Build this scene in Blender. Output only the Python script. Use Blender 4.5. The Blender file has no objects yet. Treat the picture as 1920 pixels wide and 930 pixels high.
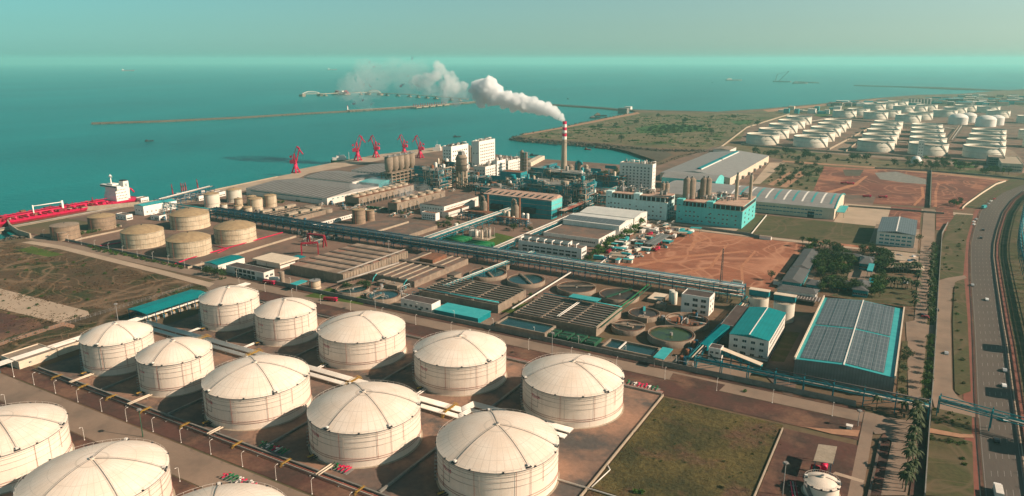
import bpy, math, random
from mathutils import Vector, Matrix
R_ = math.radians
rnd = random.Random(7)
sc = bpy.context.scene
# ---------------------------------------------------------------- camera
FPX = 1350.0; CX = 960.0; CY = 465.0; CAMZ = 150.0
PITCH = math.atan(353 / 1350); HEAD = R_(29.7)
cam_d = bpy.data.cameras.new('camera'); cam = bpy.data.objects.new('camera', cam_d)
sc.collection.objects.link(cam); sc.camera = cam
cam_d.sensor_width = 36; cam_d.lens = 36 * FPX / 1920; cam_d.clip_start = 1; cam_d.clip_end = 90000
cam.location = (0, 0, CAMZ); cam.rotation_euler = (R_(90) - PITCH, 0, HEAD)
# ---------------------------------------------------------------- light
SUN_EL = R_(31); SUN_AZ = R_(74)      # azimuth clockwise from +Y
world = bpy.data.worlds.new('World'); sc.world = world; world.use_nodes = True
wn = world.node_tree.nodes; wl = world.node_tree.links; wn.clear()
sky = wn.new('ShaderNodeTexSky'); sky.sky_type = 'NISHITA'; sky.sun_disc = False
sky.sun_elevation = SUN_EL; sky.sun_rotation = SUN_AZ; sky.air_density = 1.2; sky.dust_density = 0.6; sky.ozone_density = 1.0
tint = wn.new('ShaderNodeMix'); tint.data_type = 'RGBA'; tint.blend_type = 'MULTIPLY'; tint.inputs[0].default_value = 1
tc = wn.new('ShaderNodeTexCoord'); dp = wn.new('ShaderNodeVectorMath'); dp.operation = 'DOT_PRODUCT'
dp.inputs[1].default_value = (math.sin(SUN_AZ), math.cos(SUN_AZ), 0); wl.new(tc.outputs['Generated'], dp.inputs[0])
mr = wn.new('ShaderNodeMapRange'); mr.inputs['From Min'].default_value = -.78; mr.inputs['From Max'].default_value = .38; wl.new(dp.outputs['Value'], mr.inputs['Value'])
tm = wn.new('ShaderNodeMix'); tm.data_type = 'RGBA'; tm.inputs[6].default_value = (.31, .76, .82, 1); tm.inputs[7].default_value = (.76, 1.0, 1.0, 1); wl.new(mr.outputs[0], tm.inputs[0]); wl.new(tm.outputs[2], tint.inputs[7])
hsv = wn.new('ShaderNodeHueSaturation'); hsv.inputs['Saturation'].default_value = 0.5
sep = wn.new('ShaderNodeSeparateXYZ'); wl.new(tc.outputs['Generated'], sep.inputs[0])
el = wn.new('ShaderNodeMapRange'); el.inputs['From Min'].default_value = .10; el.inputs['From Max'].default_value = .45; el.inputs['To Min'].default_value = 1.0; el.inputs['To Max'].default_value = .62; wl.new(sep.outputs[2], el.inputs['Value'])
zen = wn.new('ShaderNodeVectorMath'); zen.operation = 'SCALE'; wl.new(el.outputs[0], zen.inputs['Scale'])
bg = wn.new('ShaderNodeBackground'); bg.inputs[1].default_value = 0.068
wo = wn.new('ShaderNodeOutputWorld')
wl.new(sky.outputs[0], hsv.inputs['Color']); wl.new(hsv.outputs[0], tint.inputs[6]); wl.new(tint.outputs[2], zen.inputs[0]); wl.new(zen.outputs[0], bg.inputs[0]); wl.new(bg.outputs[0], wo.inputs[0])
sl = bpy.data.lights.new('sun', 'SUN'); sl.energy = 5.0; sl.angle = R_(0.6); sl.color = (1.0, 0.77, 0.58)
so = bpy.data.objects.new('sun', sl); sc.collection.objects.link(so)
sd = Vector((math.sin(SUN_AZ) * math.cos(SUN_EL), math.cos(SUN_AZ) * math.cos(SUN_EL), math.sin(SUN_EL)))
so.rotation_euler = (-sd).to_track_quat('-Z', 'Y').to_euler(); so.location = (0, 0, 400)
sc.view_settings.view_transform = 'Standard'; sc.view_settings.look = 'None'
sc.view_settings.exposure = 0.58; sc.view_settings.gamma = 1.0; sc.view_settings.use_curve_mapping = False
sc.cycles.max_bounces = 12; sc.cycles.diffuse_bounces = 2; sc.cycles.glossy_bounces = 2
sc.cycles.transmission_bounces = 3; sc.cycles.volume_bounces = 8; sc.cycles.transparent_max_bounces = 6
sc.cycles.use_denoising = True; sc.cycles.use_adaptive_sampling = True; sc.cycles.adaptive_threshold = 0.02
# ---------------------------------------------------------------- surveying: a photo point to a point on the ground (or at height z)
def G(px, py, z=0.0):
    u = (px - CX) / FPX; v = (py - CY) / FPX
    f = math.cos(PITCH) - v * math.sin(PITCH); d = math.sin(PITCH) + v * math.cos(PITCH)
    t = (CAMZ - z) / d; r = u * t; f *= t
    return (r * math.cos(HEAD) - f * math.sin(HEAD), r * math.sin(HEAD) + f * math.cos(HEAD))
def PR(X, Y, Z):
    r = X * math.cos(HEAD) + Y * math.sin(HEAD); f = -X * math.sin(HEAD) + Y * math.cos(HEAD); h = Z - CAMZ
    zc = f * math.cos(PITCH) - h * math.sin(PITCH); yc = -(f * math.sin(PITCH) + h * math.cos(PITCH))
    return (CX + FPX * r / zc, CY + FPX * yc / zc)
def gx(px, py, z=0): return G(px, py, z)[0]
def gy(px, py, z=0): return G(px, py, z)[1]
def hgt(x, yb, yt):
    X, Y = G(x, yb); lo, hi = 0, 149
    for _ in range(40):
        m = (lo + hi) / 2
        if PR(X, Y, m)[1] > yt: lo = m
        else: hi = m
    return lo
def RB(L, N, R, yb=None, h=None):
    """footprint of a grid-aligned building from three roof corners and the height of the near corner"""
    if h is None:
        lo, hi = 0.2, 120
        for _ in range(40):
            m = (lo + hi) / 2; X, Y = G(N[0], N[1], m)
            if PR(X, Y, 0)[1] < yb: lo = m
            else: hi = m
        h = lo
    l = G(L[0], L[1], h); n = G(N[0], N[1], h); r = G(R[0], R[1], h)
    return (l[0], (n[0] + r[0]) / 2, (n[1] + l[1]) / 2, r[1]), h
def tank_at(l, r, b):
    X, Y = G((l + r) / 2, b); Rr = 10.0
    for _ in range(30):
        d = math.hypot(X, Y); cx, cy = X + X / d * Rr, Y + Y / d * Rr; q = math.hypot(cx, cy)
        dx, dy = -cy / q, cx / q
        Rr *= (r - l) / abs(PR(cx + dx * Rr, cy + dy * Rr, 0)[0] - PR(cx - dx * Rr, cy - dy * Rr, 0)[0])
    return cx, cy, Rr
def hat(cx, cy, top):
    lo, hi = 0, 148
    for _ in range(40):
        m = (lo + hi) / 2
        if PR(cx, cy, m)[1] > top: lo = m
        else: hi = m
    return lo
# ---------------------------------------------------------------- materials
MATS = {}
def _mixc(nt, fac, a, b, mode='MIX'):
    m = nt.nodes.new('ShaderNodeMix'); m.data_type = 'RGBA'; m.blend_type = mode
    for i, v in ((0, fac), (6, a), (7, b)):
        if isinstance(v, (int, float)): m.inputs[i].default_value = v
        elif isinstance(v, tuple): m.inputs[i].default_value = v + (1,) if len(v) == 3 else v
        else: nt.links.new(v, m.inputs[i])
    return m.outputs[2]
def _noise(nt, vec, scale, detail=4, rough=.6):
    n = nt.nodes.new('ShaderNodeTexNoise'); n.inputs['Scale'].default_value = scale; n.inputs['Detail'].default_value = detail
    n.inputs['Roughness'].default_value = rough; nt.links.new(vec, n.inputs['Vector']); return n.outputs['Fac']
def _ramp(nt, fac, lo, hi):
    n = nt.nodes.new('ShaderNodeMapRange'); n.inputs['From Min'].default_value = lo; n.inputs['From Max'].default_value = hi
    nt.links.new(fac, n.inputs['Value']); return n.outputs[0]
def _scaled(nt, vec, s):
    n = nt.nodes.new('ShaderNodeVectorMath'); n.operation = 'MULTIPLY'; n.inputs[1].default_value = s; nt.links.new(vec, n.inputs[0]); return n.outputs[0]
def mat(name, c, c2=None, s=.15, rough=.8, metal=0, fine=1.2, amt=.22, c3=None, s3=.03, t3=(.5, .62), stretch=None, streak=0, spec=.3, bump=0):
    m = bpy.data.materials.new(name); m.use_nodes = True; nt = m.node_tree; b = nt.nodes['Principled BSDF']
    geo = nt.nodes.new('ShaderNodeNewGeometry'); pos = geo.outputs['Position']
    p = _scaled(nt, pos, stretch) if stretch else pos
    col = _mixc(nt, _ramp(nt, _noise(nt, p, s), .38, .62), tuple(c), tuple(c2 or [x * .8 for x in c]))
    if c3: col = _mixc(nt, _ramp(nt, _noise(nt, p, s3, 6, .65), *t3), col, tuple(c3))
    if streak:
        st = _noise(nt, _scaled(nt, pos, (1.0, 1.0, .06)), .9, 3)
        col = _mixc(nt, _ramp(nt, st, .45, .75), col, tuple(x * (1 - streak) for x in c))
    f = _ramp(nt, _noise(nt, p, fine, 5, .7), .25, .75)
    k = nt.nodes.new('ShaderNodeMapRange'); k.inputs['To Min'].default_value = 1 - amt; k.inputs['To Max'].default_value = 1 + amt * .6; nt.links.new(f, k.inputs['Value'])
    cc = nt.nodes.new('ShaderNodeCombineColor')
    for i in range(3): nt.links.new(k.outputs[0], cc.inputs[i])
    col = _mixc(nt, 1.0, col, cc.outputs[0], 'MULTIPLY')
    nt.links.new(col, b.inputs['Base Color'])
    b.inputs['Roughness'].default_value = rough; b.inputs['Metallic'].default_value = metal; b.inputs['Specular IOR Level'].default_value = spec
    if bump:
        bp = nt.nodes.new('ShaderNodeBump'); bp.inputs['Strength'].default_value = 1; bp.inputs['Distance'].default_value = bump
        nt.links.new(f, bp.inputs['Height']); nt.links.new(bp.outputs[0], b.inputs['Normal'])
    MATS[name] = m; return m
def stripes(name, base, line, axis, period, width, rough=.6, c2=None, bump=0, space='Position'):
    """lines at a fixed spacing along an axis, in world space (roof seams, panels)"""
    m = mat(name, base, c2, rough=rough, amt=.12); nt = m.node_tree; b = nt.nodes['Principled BSDF']
    src = b.inputs['Base Color'].links[0].from_socket
    geo = nt.nodes.new('ShaderNodeNewGeometry'); sep = nt.nodes.new('ShaderNodeSeparateXYZ'); nt.links.new(geo.outputs['Position'], sep.inputs[0])
    col = src
    for ax, pe, wd in zip(axis, period, width):
        mo = nt.nodes.new('ShaderNodeMath'); mo.operation = 'PINGPONG'; mo.inputs[1].default_value = pe / 2
        nt.links.new(sep.outputs['XYZ'.index(ax)], mo.inputs[0])
        lt = nt.nodes.new('ShaderNodeMath'); lt.operation = 'LESS_THAN'; lt.inputs[1].default_value = wd / 2; nt.links.new(mo.outputs[0], lt.inputs[0])
        col = _mixc(nt, lt.outputs[0], col, tuple(line))
    nt.links.new(col, b.inputs['Base Color']); return m
mat('tank_white', (.80, .70, .60), (.76, .655, .55), s=.12, rough=.55, amt=.06, streak=.10)
mat('tank_old', (.62, .52, .38), (.50, .40, .28), s=.2, rough=.7, amt=.15, streak=.35)
mat('tank_brown', (.33, .24, .17), (.24, .17, .12), s=.2, rough=.8, amt=.2, streak=.3)
mat('roof_tan', (.36, .26, .15), (.28, .20, .12), s=.3, rough=.8, amt=.2)
mat('far_tank', (.72, .68, .58), (.62, .57, .47), s=.1, rough=.6, amt=.08, streak=.15)
mat('white', (.76, .72, .66), (.66, .62, .56), s=.2, rough=.7, amt=.1, streak=.15)
mat('white_clean', (.8, .77, .72), (.76, .72, .66), s=.2, rough=.6, amt=.05)
mat('cream', (.66, .56, .44), (.58, .48, .37), s=.2, rough=.8, amt=.12, streak=.1)
mat('grey_metal', (.26, .25, .24), (.2, .19, .18), rough=.5, amt=.15)
mat('pipe_grey', (.38, .34, .30), (.28, .25, .22), rough=.5, amt=.15)
mat('pipe_white', (.74, .70, .64), (.66, .62, .56), rough=.45, amt=.08)
mat('dark', (.03, .035, .04), rough=.6)
mat('dark_pipe', (.07, .06, .06), rough=.6)
mat('glass', (.02, .04, .05), rough=.15, spec=.6)
mat('teal', (.0, .21, .24), (.0, .17, .20), s=.3, rough=.5, amt=.12)
mat('teal_light', (.05, .37, .38), (.03, .31, .33), s=.3, rough=.5, amt=.1)
mat('teal_steel', (.012, .20, .25), (.01, .13, .17), s=.5, rough=.5, amt=.2)
mat('teal_wall', (.015, .25, .28), (.01, .19, .23), s=.2, rough=.55, amt=.15, streak=.3)
mat('teal_pale', (.13, .56, .55), (.11, .48, .48), s=.2, rough=.6, amt=.1, streak=.25)
mat('blue_steel', (.012, .12, .20), (.01, .075, .13), s=.5, rough=.5, amt=.2)
mat('red_paint', (.62, .008, .085), (.52, .006, .06), s=.3, rough=.45, amt=.12)
mat('red_dark', (.30, .01, .035), (.2, .01, .02), s=.3, rough=.5, amt=.2)
mat('rust', (.24, .10, .055), (.15, .07, .045), s=.3, rough=.9, amt=.3)
mat('pipe_red', (.33, .10, .07), rough=.6)
mat('green_paint', (.01, .16, .05), (.01, .11, .04), rough=.5, amt=.2)
mat('green_dark', (.02, .09, .05), rough=.6)
mat('yellow', (.5, .30, .05), (.35, .2, .04), rough=.6)
mat('concrete', (.30, .235, .18), (.22, .17, .13), s=.2, rough=.9, amt=.2, c3=(.13, .10, .085), s3=.08, t3=(.55, .7), streak=.3)
mat('concrete_pale', (.42, .34, .26), (.33, .27, .2), s=.2, rough=.9, amt=.15, streak=.25)
mat('concrete_grey', (.24, .23, .21), (.17, .165, .15), s=.2, rough=.9, amt=.2, streak=.3)
mat('basin_top', (.33, .24, .18), (.20, .145, .11), s=.12, rough=.95, amt=.25, c3=(.30, .15, .11), s3=.06, t3=(.55, .66), stretch=(1, .25, 1))
mat('basin_cover', (.15, .115, .095), (.09, .07, .06), s=.15, rough=.95, amt=.2)
mat('roof_brown', (.15, .115, .095), (.11, .08, .07), s=.15, rough=.9, amt=.15, c3=(.2, .12, .09), s3=.08)
mat('roof_dark', (.085, .06, .055), (.06, .045, .042), s=.2, rough=.9, amt=.15)
mat('roof_rusty', (.50, .34, .26), (.40, .27, .21), s=.2, rough=.8, amt=.15, c3=(.28, .06, .045), s3=.045, t3=(.55, .62))
mat('water_basin', (.015, .055, .06), (.01, .04, .045), rough=.15, spec=.5, amt=.1)
mat('water_green', (.03, .06, .02), (.05, .08, .02), rough=.25, spec=.5, c3=(.02, .035, .03), s3=.15)
mat('sludge', (.06, .05, .045), (.04, .035, .03), rough=.4, amt=.25, s=.4)
# ground
mat('mat_land', (.16, .095, .06), (.12, .08, .05), s=.02, rough=1, fine=.4, amt=.25, c3=(.10, .085, .045), s3=.012, t3=(.48, .6))
mat('mat_yard', (.20, .125, .095), (.14, .088, .068), s=.03, rough=.95, fine=.5, amt=.2, c3=(.11, .085, .07), s3=.03, t3=(.5, .64))
mat('mat_padc', (.30, .175, .12), (.12, .09, .078), s=.035, rough=.95, fine=.5, amt=.25, c3=(.09, .08, .075), s3=.03, t3=(.5, .6))
mat('mat_road', (.25, .18, .135), (.20, .145, .11), s=.05, rough=.95, fine=.8, amt=.12, c3=(.16, .12, .095), s3=.05, t3=(.55, .7))
mat('mat_pale', (.42, .32, .24), (.35, .27, .2), s=.05, rough=.95, fine=.8, amt=.12)
mat('mat_asphalt', (.10, .082, .07), (.08, .067, .06), s=.03, rough=.9, fine=1.5, amt=.15, stretch=(1, .12, 1))
mat('mat_soil', (.095, .042, .034), (.06, .036, .03), s=.06, rough=1, fine=.6, amt=.3, c3=(.17, .09, .06), s3=.04, t3=(.5, .65))
mat('mat_red', (.30, .11, .06), (.22, .078, .045), s=.02, rough=1, fine=.25, amt=.22, c3=(.36, .155, .09), s3=.018, t3=(.5, .62))
mat('mat_red_dark', (.17, .055, .04), (.12, .045, .035), s=.02, rough=1, fine=.3, amt=.3, c3=(.30, .12, .075), s3=.012, t3=(.53, .62))
mat('mat_sand', (.38, .21, .13), (.3, .16, .1), s=.05, rough=1, fine=.5, amt=.25)
mat('mat_field', (.11, .065, .036), (.07, .046, .026), s=.02, rough=1, fine=.35, amt=.45, c3=(.038, .042, .014), s3=.035, t3=(.5, .6), bump=.5)
mat('mat_scrub', (.135, .105, .055), (.10, .085, .04), s=.012, rough=1, fine=.12, amt=.45, c3=(.05, .07, .022), s3=.012, t3=(.52, .62))
mat('mat_meadow', (.11, .085, .028), (.048, .046, .017), s=.05, rough=1, fine=.45, amt=.55, c3=(.12, .065, .04), s3=.035, t3=(.52, .66), bump=.5)
mat('mat_lawn', (.07, .11, .012), (.05, .08, .012), s=.06, rough=1, fine=.8, amt=.25)
mat('mat_verge', (.062, .066, .024), (.085, .068, .032), s=.05, rough=1, fine=.6, amt=.4, c3=(.035, .05, .015), s3=.05, t3=(.55, .66))
mat('mat_walk', (.22, .08, .058), (.18, .068, .05), s=.1, rough=.95, fine=1, amt=.15)
mat('mat_mud', (.07, .055, .04), (.10, .08, .055), s=.02, rough=.8, fine=.2, amt=.4)
mat('mat_rock', (.17, .14, .11), (.08, .07, .055), s=.5, rough=1, fine=.35, amt=.6, bump=1.2)
mat('mat_green_scrub', (.035, .09, .018), (.05, .10, .02), s=.05, rough=1, fine=.2, amt=.5)
mat('paint', (.26, .24, .22), rough=.8)
mat('bark', (.12, .09, .06), rough=.95)
mat('leaf_a', (.032, .070, .014), (.055, .10, .018), s=.5, rough=.8, amt=.3)
mat('leaf_b', (.035, .095, .012), (.06, .13, .02), s=.5, rough=.8, amt=.3)
mat('leaf_dark', (.022, .050, .015), (.035, .066, .018), s=.5, rough=.8, amt=.3)
mat('leaf_palm', (.045, .065, .018), (.030, .045, .014), s=.5, rough=.7, amt=.3)
for nm, c in (('car_white', (.78, .77, .74)), ('car_dark', (.02, .022, .028)), ('car_blue', (.03, .12, .22)), ('car_silver', (.35, .36, .37)), ('car_red', (.4, .02, .03))):
    mat(nm, c, c, rough=.3, spec=.6, amt=.03)
mat('rubber', (.02, .02, .02), rough=.9)
stripes('roof_ribbed', (.235, .22, .21), (.14, .13, .125), 'Y', (11.0,), (1.4,), c2=(.2, .185, .175))
stripes('roof_dock', (.125, .115, .11), (.36, .34, .32), 'X', (6.8,), (1.3,), c2=(.15, .14, .135))
stripes('roof_seam', (.27, .265, .26), (.215, .21, .205), 'Y', (9.0,), (.8,), c2=(.235, .23, .225))
stripes('roof_white_seam', (.60, .60, .56), (.45, .46, .44), 'X', (2.2,), (.3,), c2=(.52, .53, .5))
stripes('solar', (.088, .115, .13), (.20, .225, .235), 'XY', (1.7, 5.2), (.2, .3), rough=.45, c2=(.07, .095, .108))
stripes('tile_grey', (.115, .115, .115), (.07, .07, .07), 'X', (1.0,), (.22,), c2=(.09, .09, .09))
stripes('wall_ribbed', (.20, .205, .20), (.13, .135, .13), 'X', (1.3,), (.25,), c2=(.15, .155, .15))
stripes('teal_roof', (.0, .21, .225), (.0, .15, .165), 'XY', (2.0, 400), (.25, .01), c2=(.0, .18, .195))
stripes('boards', (.16, .17, .165), (.26, .26, .25), 'X', (5.0,), (.6,))
# sea
def sea_mat():
    m = bpy.data.materials.new('mat_sea'); m.use_nodes = True; nt = m.node_tree; b = nt.nodes['Principled BSDF']
    geo = nt.nodes.new('ShaderNodeNewGeometry'); pos = geo.outputs['Position']
    n1 = _noise(nt, _scaled(nt, pos, (1, .35, 1)), .0022, 5, .6)
    col = _mixc(nt, _ramp(nt, n1, .35, .68), (.0, .10, .108), (.0, .21, .21))
    n2 = _noise(nt, _scaled(nt, pos, (1, .5, 1)), .03, 4, .6)
    col = _mixc(nt, _ramp(nt, n2, .4, .7), col, (.0, .16, .165))
    nt.links.new(col, b.inputs['Base Color']); b.inputs['Roughness'].default_value = .28; b.inputs['Specular IOR Level'].default_value = .05; b.inputs['Specular Tint'].default_value = (.05, 1, 1, 1)
    w = _noise(nt, pos, .12, 6, .65); bp = nt.nodes.new('ShaderNodeBump'); bp.inputs['Strength'].default_value = .7; bp.inputs['Distance'].default_value = 2.2
    nt.links.new(w, bp.inputs['Height']); nt.links.new(bp.outputs[0], b.inputs['Normal']); MATS['mat_sea'] = m
sea_mat()
# ---------------------------------------------------------------- mesh builder
class M:
    def __init__(s, mname='white'): s.v = []; s.f = []; s.mi = []; s.mats = []; s.cur = mname; s.smooth = []; s.sm = False
    def m(s, n): s.cur = n; return s
    def _f(s, idx):
        if s.cur not in s.mats: s.mats.append(s.cur)
        s.f.append(idx); s.mi.append(s.mats.index(s.cur)); s.smooth.append(s.sm)
    def face(s, pts):
        n = len(s.v); s.v += [tuple(p) for p in pts]; s._f(list(range(n, n + len(pts))))
        return s
    def box(s, x0, x1, y0, y1, z0, z1, rot=0, bottom=False):
        if rot:
            cx, cy = (x0 + x1) / 2, (y0 + y1) / 2; c, q = math.cos(rot), math.sin(rot)
            P = [(cx + (x - cx) * c - (y - cy) * q, cy + (x - cx) * q + (y - cy) * c) for x, y in ((x0, y0), (x1, y0), (x1, y1), (x0, y1))]
        else: P = [(x0, y0), (x1, y0), (x1, y1), (x0, y1)]
        return s.prism(P, z0, z1, bottom)
    def prism(s, P, z0, z1, bottom=False, cap=True):
        a = sum(P[i][0] * P[(i + 1) % len(P)][1] - P[(i + 1) % len(P)][0] * P[i][1] for i in range(len(P)))
        if a < 0: P = P[::-1]
        n = len(s.v); k = len(P)
        s.v += [(x, y, z0) for x, y in P] + [(x, y, z1) for x, y in P]
        for i in range(k): s._f([n + i, n + (i + 1) % k, n + k + (i + 1) % k, n + k + i])
        if cap: s._f([n + k + i for i in range(k)])
        if bottom: s._f([n + i for i in range(k - 1, -1, -1)])
        return s
    def cyl(s, cx, cy, z0, z1, r0, r1=None, n=16, cap=True):
        r1 = r0 if r1 is None else r1; b = len(s.v)
        for r, z in ((r0, z0), (r1, z1)):
            s.v += [(cx + r * math.cos(2 * math.pi * i / n), cy + r * math.sin(2 * math.pi * i / n), z) for i in range(n)]
        o = s.sm; s.sm = True
        for i in range(n): s._f([b + i, b + (i + 1) % n, b + n + (i + 1) % n, b + n + i])
        s.sm = o
        if cap: s._f([b + n + i for i in range(n)])
        return s
    def lathe(s, cx, cy, prof, n=32):
        b = len(s.v); k = len(prof); o = s.sm; s.sm = True
        for r, z in prof: s.v += [(cx + r * math.cos(2 * math.pi * i / n), cy + r * math.sin(2 * math.pi * i / n), z) for i in range(n)]
        for j in range(k - 1):
            for i in range(n): s._f([b + j * n + i, b + j * n + (i + 1) % n, b + (j + 1) * n + (i + 1) % n, b + (j + 1) * n + i])
        s.sm = o; return s
    def tube(s, p, q, r, n=6, r2=None):
        p = Vector(p); q = Vector(q); d = q - p
        if d.length < 1e-6: return s
        d.normalize(); u = d.cross(Vector((0, 0, 1)))
        if u.length < 1e-3: u = Vector((1, 0, 0))
        u.normalize(); w = d.cross(u); b = len(s.v); r2 = r if r2 is None else r2
        for c, rr in ((p, r), (q, r2)):
            s.v += [tuple(c + (u * math.cos(2 * math.pi * (i + .5) / n) + w * math.sin(2 * math.pi * (i + .5) / n)) * rr) for i in range(n)]
        o = s.sm; s.sm = n > 4
        for i in range(n): s._f([b + i, b + n + i, b + n + (i + 1) % n, b + (i + 1) % n])
        s.sm = o
        s._f([b + i for i in range(n)]); s._f([b + n + i for i in range(n - 1, -1, -1)])
        return s
    def path(s, pts, r, n=6):
        for a, c in zip(pts[:-1], pts[1:]): s.tube(a, c, r, n)
        return s
    def bar(s, p, q, w): return s.tube(p, q, w * .7071, 4)
    def gable(s, x0, x1, y0, y1, z, rise, axis='x', over=.4, ridge=.5, hip=0):
        x0 -= over; x1 += over; y0 -= over; y1 += over
        if axis == 'x':
            ym = y0 + (y1 - y0) * ridge; a, b = (x0 + hip, ym, z + rise), (x1 - hip, ym, z + rise)
            s.face([(x0, y0, z), (x1, y0, z), b, a]); s.face([(x1, y1, z), (x0, y1, z), a, b])
            s.face([(x0, y1, z), (x0, y0, z), a]); s.face([(x1, y0, z), (x1, y1, z), b])
        else:
            xm = x0 + (x1 - x0) * ridge; a, b = (xm, y0 + hip, z + rise), (xm, y1 - hip, z + rise)
            s.face([(x0, y1, z), (x0, y0, z), a, b]); s.face([(x1, y0, z), (x1, y1, z), b, a])
            s.face([(x0, y0, z), (x1, y0, z), a]); s.face([(x1, y1, z), (x0, y1, z), b])
        return s
    def obj(s, name, parent=None, loc=None):
        me = bpy.data.meshes.new(name)
        ox, oy, oz = loc if loc else (parent.location if parent else (0, 0, 0))
        me.from_pydata([(x - ox, y - oy, z - oz) for x, y, z in s.v] if (ox or oy or oz) else s.v, [], s.f)
        for n in s.mats: me.materials.append(MATS[n])
        me.polygons.foreach_set('material_index', s.mi); me.polygons.foreach_set('use_smooth', s.smooth)
        me.update(); o = bpy.data.objects.new(name, me); sc.collection.objects.link(o)
        if parent is not None: o.parent = parent
        elif loc: o.location = loc
        return o
def link(name, me, parent=None, loc=(0, 0, 0), rz=0):
    o = bpy.data.objects.new(name, me); sc.collection.objects.link(o); o.location = loc; o.rotation_euler = (0, 0, rz)
    if parent is not None: o.parent = parent
    return o
def tag(o, label, cat, group=None):
    o['label'] = label; o['category'] = cat
    if group: o['group'] = group
    return o
def thing(name, label, cat, loc=(0, 0, 0), group=None):
    o = bpy.data.objects.new(name, None); sc.collection.objects.link(o); o.location = loc; o.empty_display_size = .1
    return tag(o, label, cat, group)
def struct(m, name, kind='structure', label=None):
    o = m.obj(name); o['kind'] = kind
    if label: o['label'] = label
    return o
KIDS = {}
def dup(root, loc, rz=0, label=None, scale=None):
    r = root.copy(); sc.collection.objects.link(r); r.location = loc; r.rotation_euler = (0, 0, rz)
    if scale: r.scale = (scale,) * 3
    if label: r['label'] = label
    if root.name not in KIDS: KIDS[root.name] = [(c, list(c.children)) for c in root.children]
    for ch, gs in KIDS[root.name]:
        c = ch.copy(); sc.collection.objects.link(c); c.parent = r
        for g in gs:
            d = g.copy(); sc.collection.objects.link(d); d.parent = c
    return r
ORD = ['first', 'second', 'third', 'fourth', 'fifth', 'sixth', 'seventh', 'eighth', 'ninth', 'tenth', 'eleventh', 'twelfth', 'thirteenth', 'fourteenth', 'fifteenth', 'sixteenth', 'seventeenth', 'eighteenth', 'nineteenth', 'twentieth']
def ordn(i):
    if i < 20: return ORD[i]
    return ('twenty ' if i < 29 else 'thirty ' if i < 39 else 'forty ') + ORD[(i - 19) % 10 - 1] if (i + 1) % 10 else {30: 'thirtieth', 40: 'fortieth', 50: 'fiftieth'}.get(i + 1, 'last')

mat('mat_track', (.42, .19, .105), (.36, .15, .08), s=.1, rough=1, fine=.7, amt=.3)
def dome_mat():
    m = mat('tank_dome', (.80, .70, .60), (.74, .62, .51), s=.12, rough=.55, amt=.07); nt = m.node_tree; b = nt.nodes['Principled BSDF']; src = b.inputs['Base Color'].links[0].from_socket
    tc = nt.nodes.new('ShaderNodeTexCoord'); sep = nt.nodes.new('ShaderNodeSeparateXYZ'); nt.links.new(tc.outputs['Object'], sep.inputs[0])
    at = nt.nodes.new('ShaderNodeMath'); at.operation = 'ARCTAN2'; nt.links.new(sep.outputs[1], at.inputs[0]); nt.links.new(sep.outputs[0], at.inputs[1])
    ln = nt.nodes.new('ShaderNodeVectorMath'); ln.operation = 'LENGTH'; nt.links.new(tc.outputs['Object'], ln.inputs[0]); col = src
    for sock, pe, wd in ((at.outputs[0], .1309, .012), (ln.outputs['Value'], 1.9, .07)):
        mo = nt.nodes.new('ShaderNodeMath'); mo.operation = 'PINGPONG'; mo.inputs[1].default_value = pe / 2; nt.links.new(sock, mo.inputs[0])
        lt = nt.nodes.new('ShaderNodeMath'); lt.operation = 'LESS_THAN'; lt.inputs[1].default_value = wd / 2; nt.links.new(mo.outputs[0], lt.inputs[0])
        col = _mixc(nt, lt.outputs[0], col, (.62, .53, .44))
    nt.links.new(col, b.inputs['Base Color'])
dome_mat()

mat('aqua_white', (.58, .78, .76), (.5, .7, .68), s=.2, rough=.7, amt=.1, streak=.2)

def tracks(name, c, scales=((.016, .010), (.03, .008), (.011, .012))):
    nt = MATS[name].node_tree; b = nt.nodes['Principled BSDF']; col = b.inputs['Base Color'].links[0].from_socket; geo = nt.nodes.new('ShaderNodeNewGeometry')
    for i, (sc_, w) in enumerate(scales):
        n = _noise(nt, _scaled(nt, geo.outputs['Position'], ((1, .6, 1), (.5, 1, 1), (1, 1, 1))[i]), sc_, 1.5, .4)
        for o in (.5, .56):
            d = nt.nodes.new('ShaderNodeMath'); d.operation = 'SUBTRACT'; d.inputs[1].default_value = o; nt.links.new(n, d.inputs[0])
            a = nt.nodes.new('ShaderNodeMath'); a.operation = 'ABSOLUTE'; nt.links.new(d.outputs[0], a.inputs[0])
            k = nt.nodes.new('ShaderNodeMapRange'); k.inputs['From Min'].default_value = 0; k.inputs['From Max'].default_value = w; k.inputs['To Min'].default_value = .75; k.inputs['To Max'].default_value = 0; nt.links.new(a.outputs[0], k.inputs['Value'])
            col = _mixc(nt, k.outputs[0], col, c)
    nt.links.new(col, b.inputs['Base Color'])
tracks('mat_red', (.42, .20, .12)); tracks('mat_red_dark', (.34, .15, .09)); tracks('mat_field', (.20, .13, .08)); tracks('mat_verge', (.12, .085, .05)); tracks('mat_scrub', (.2, .15, .09), ((.006, .008), (.01, .006), (.004, .006)))
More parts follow.
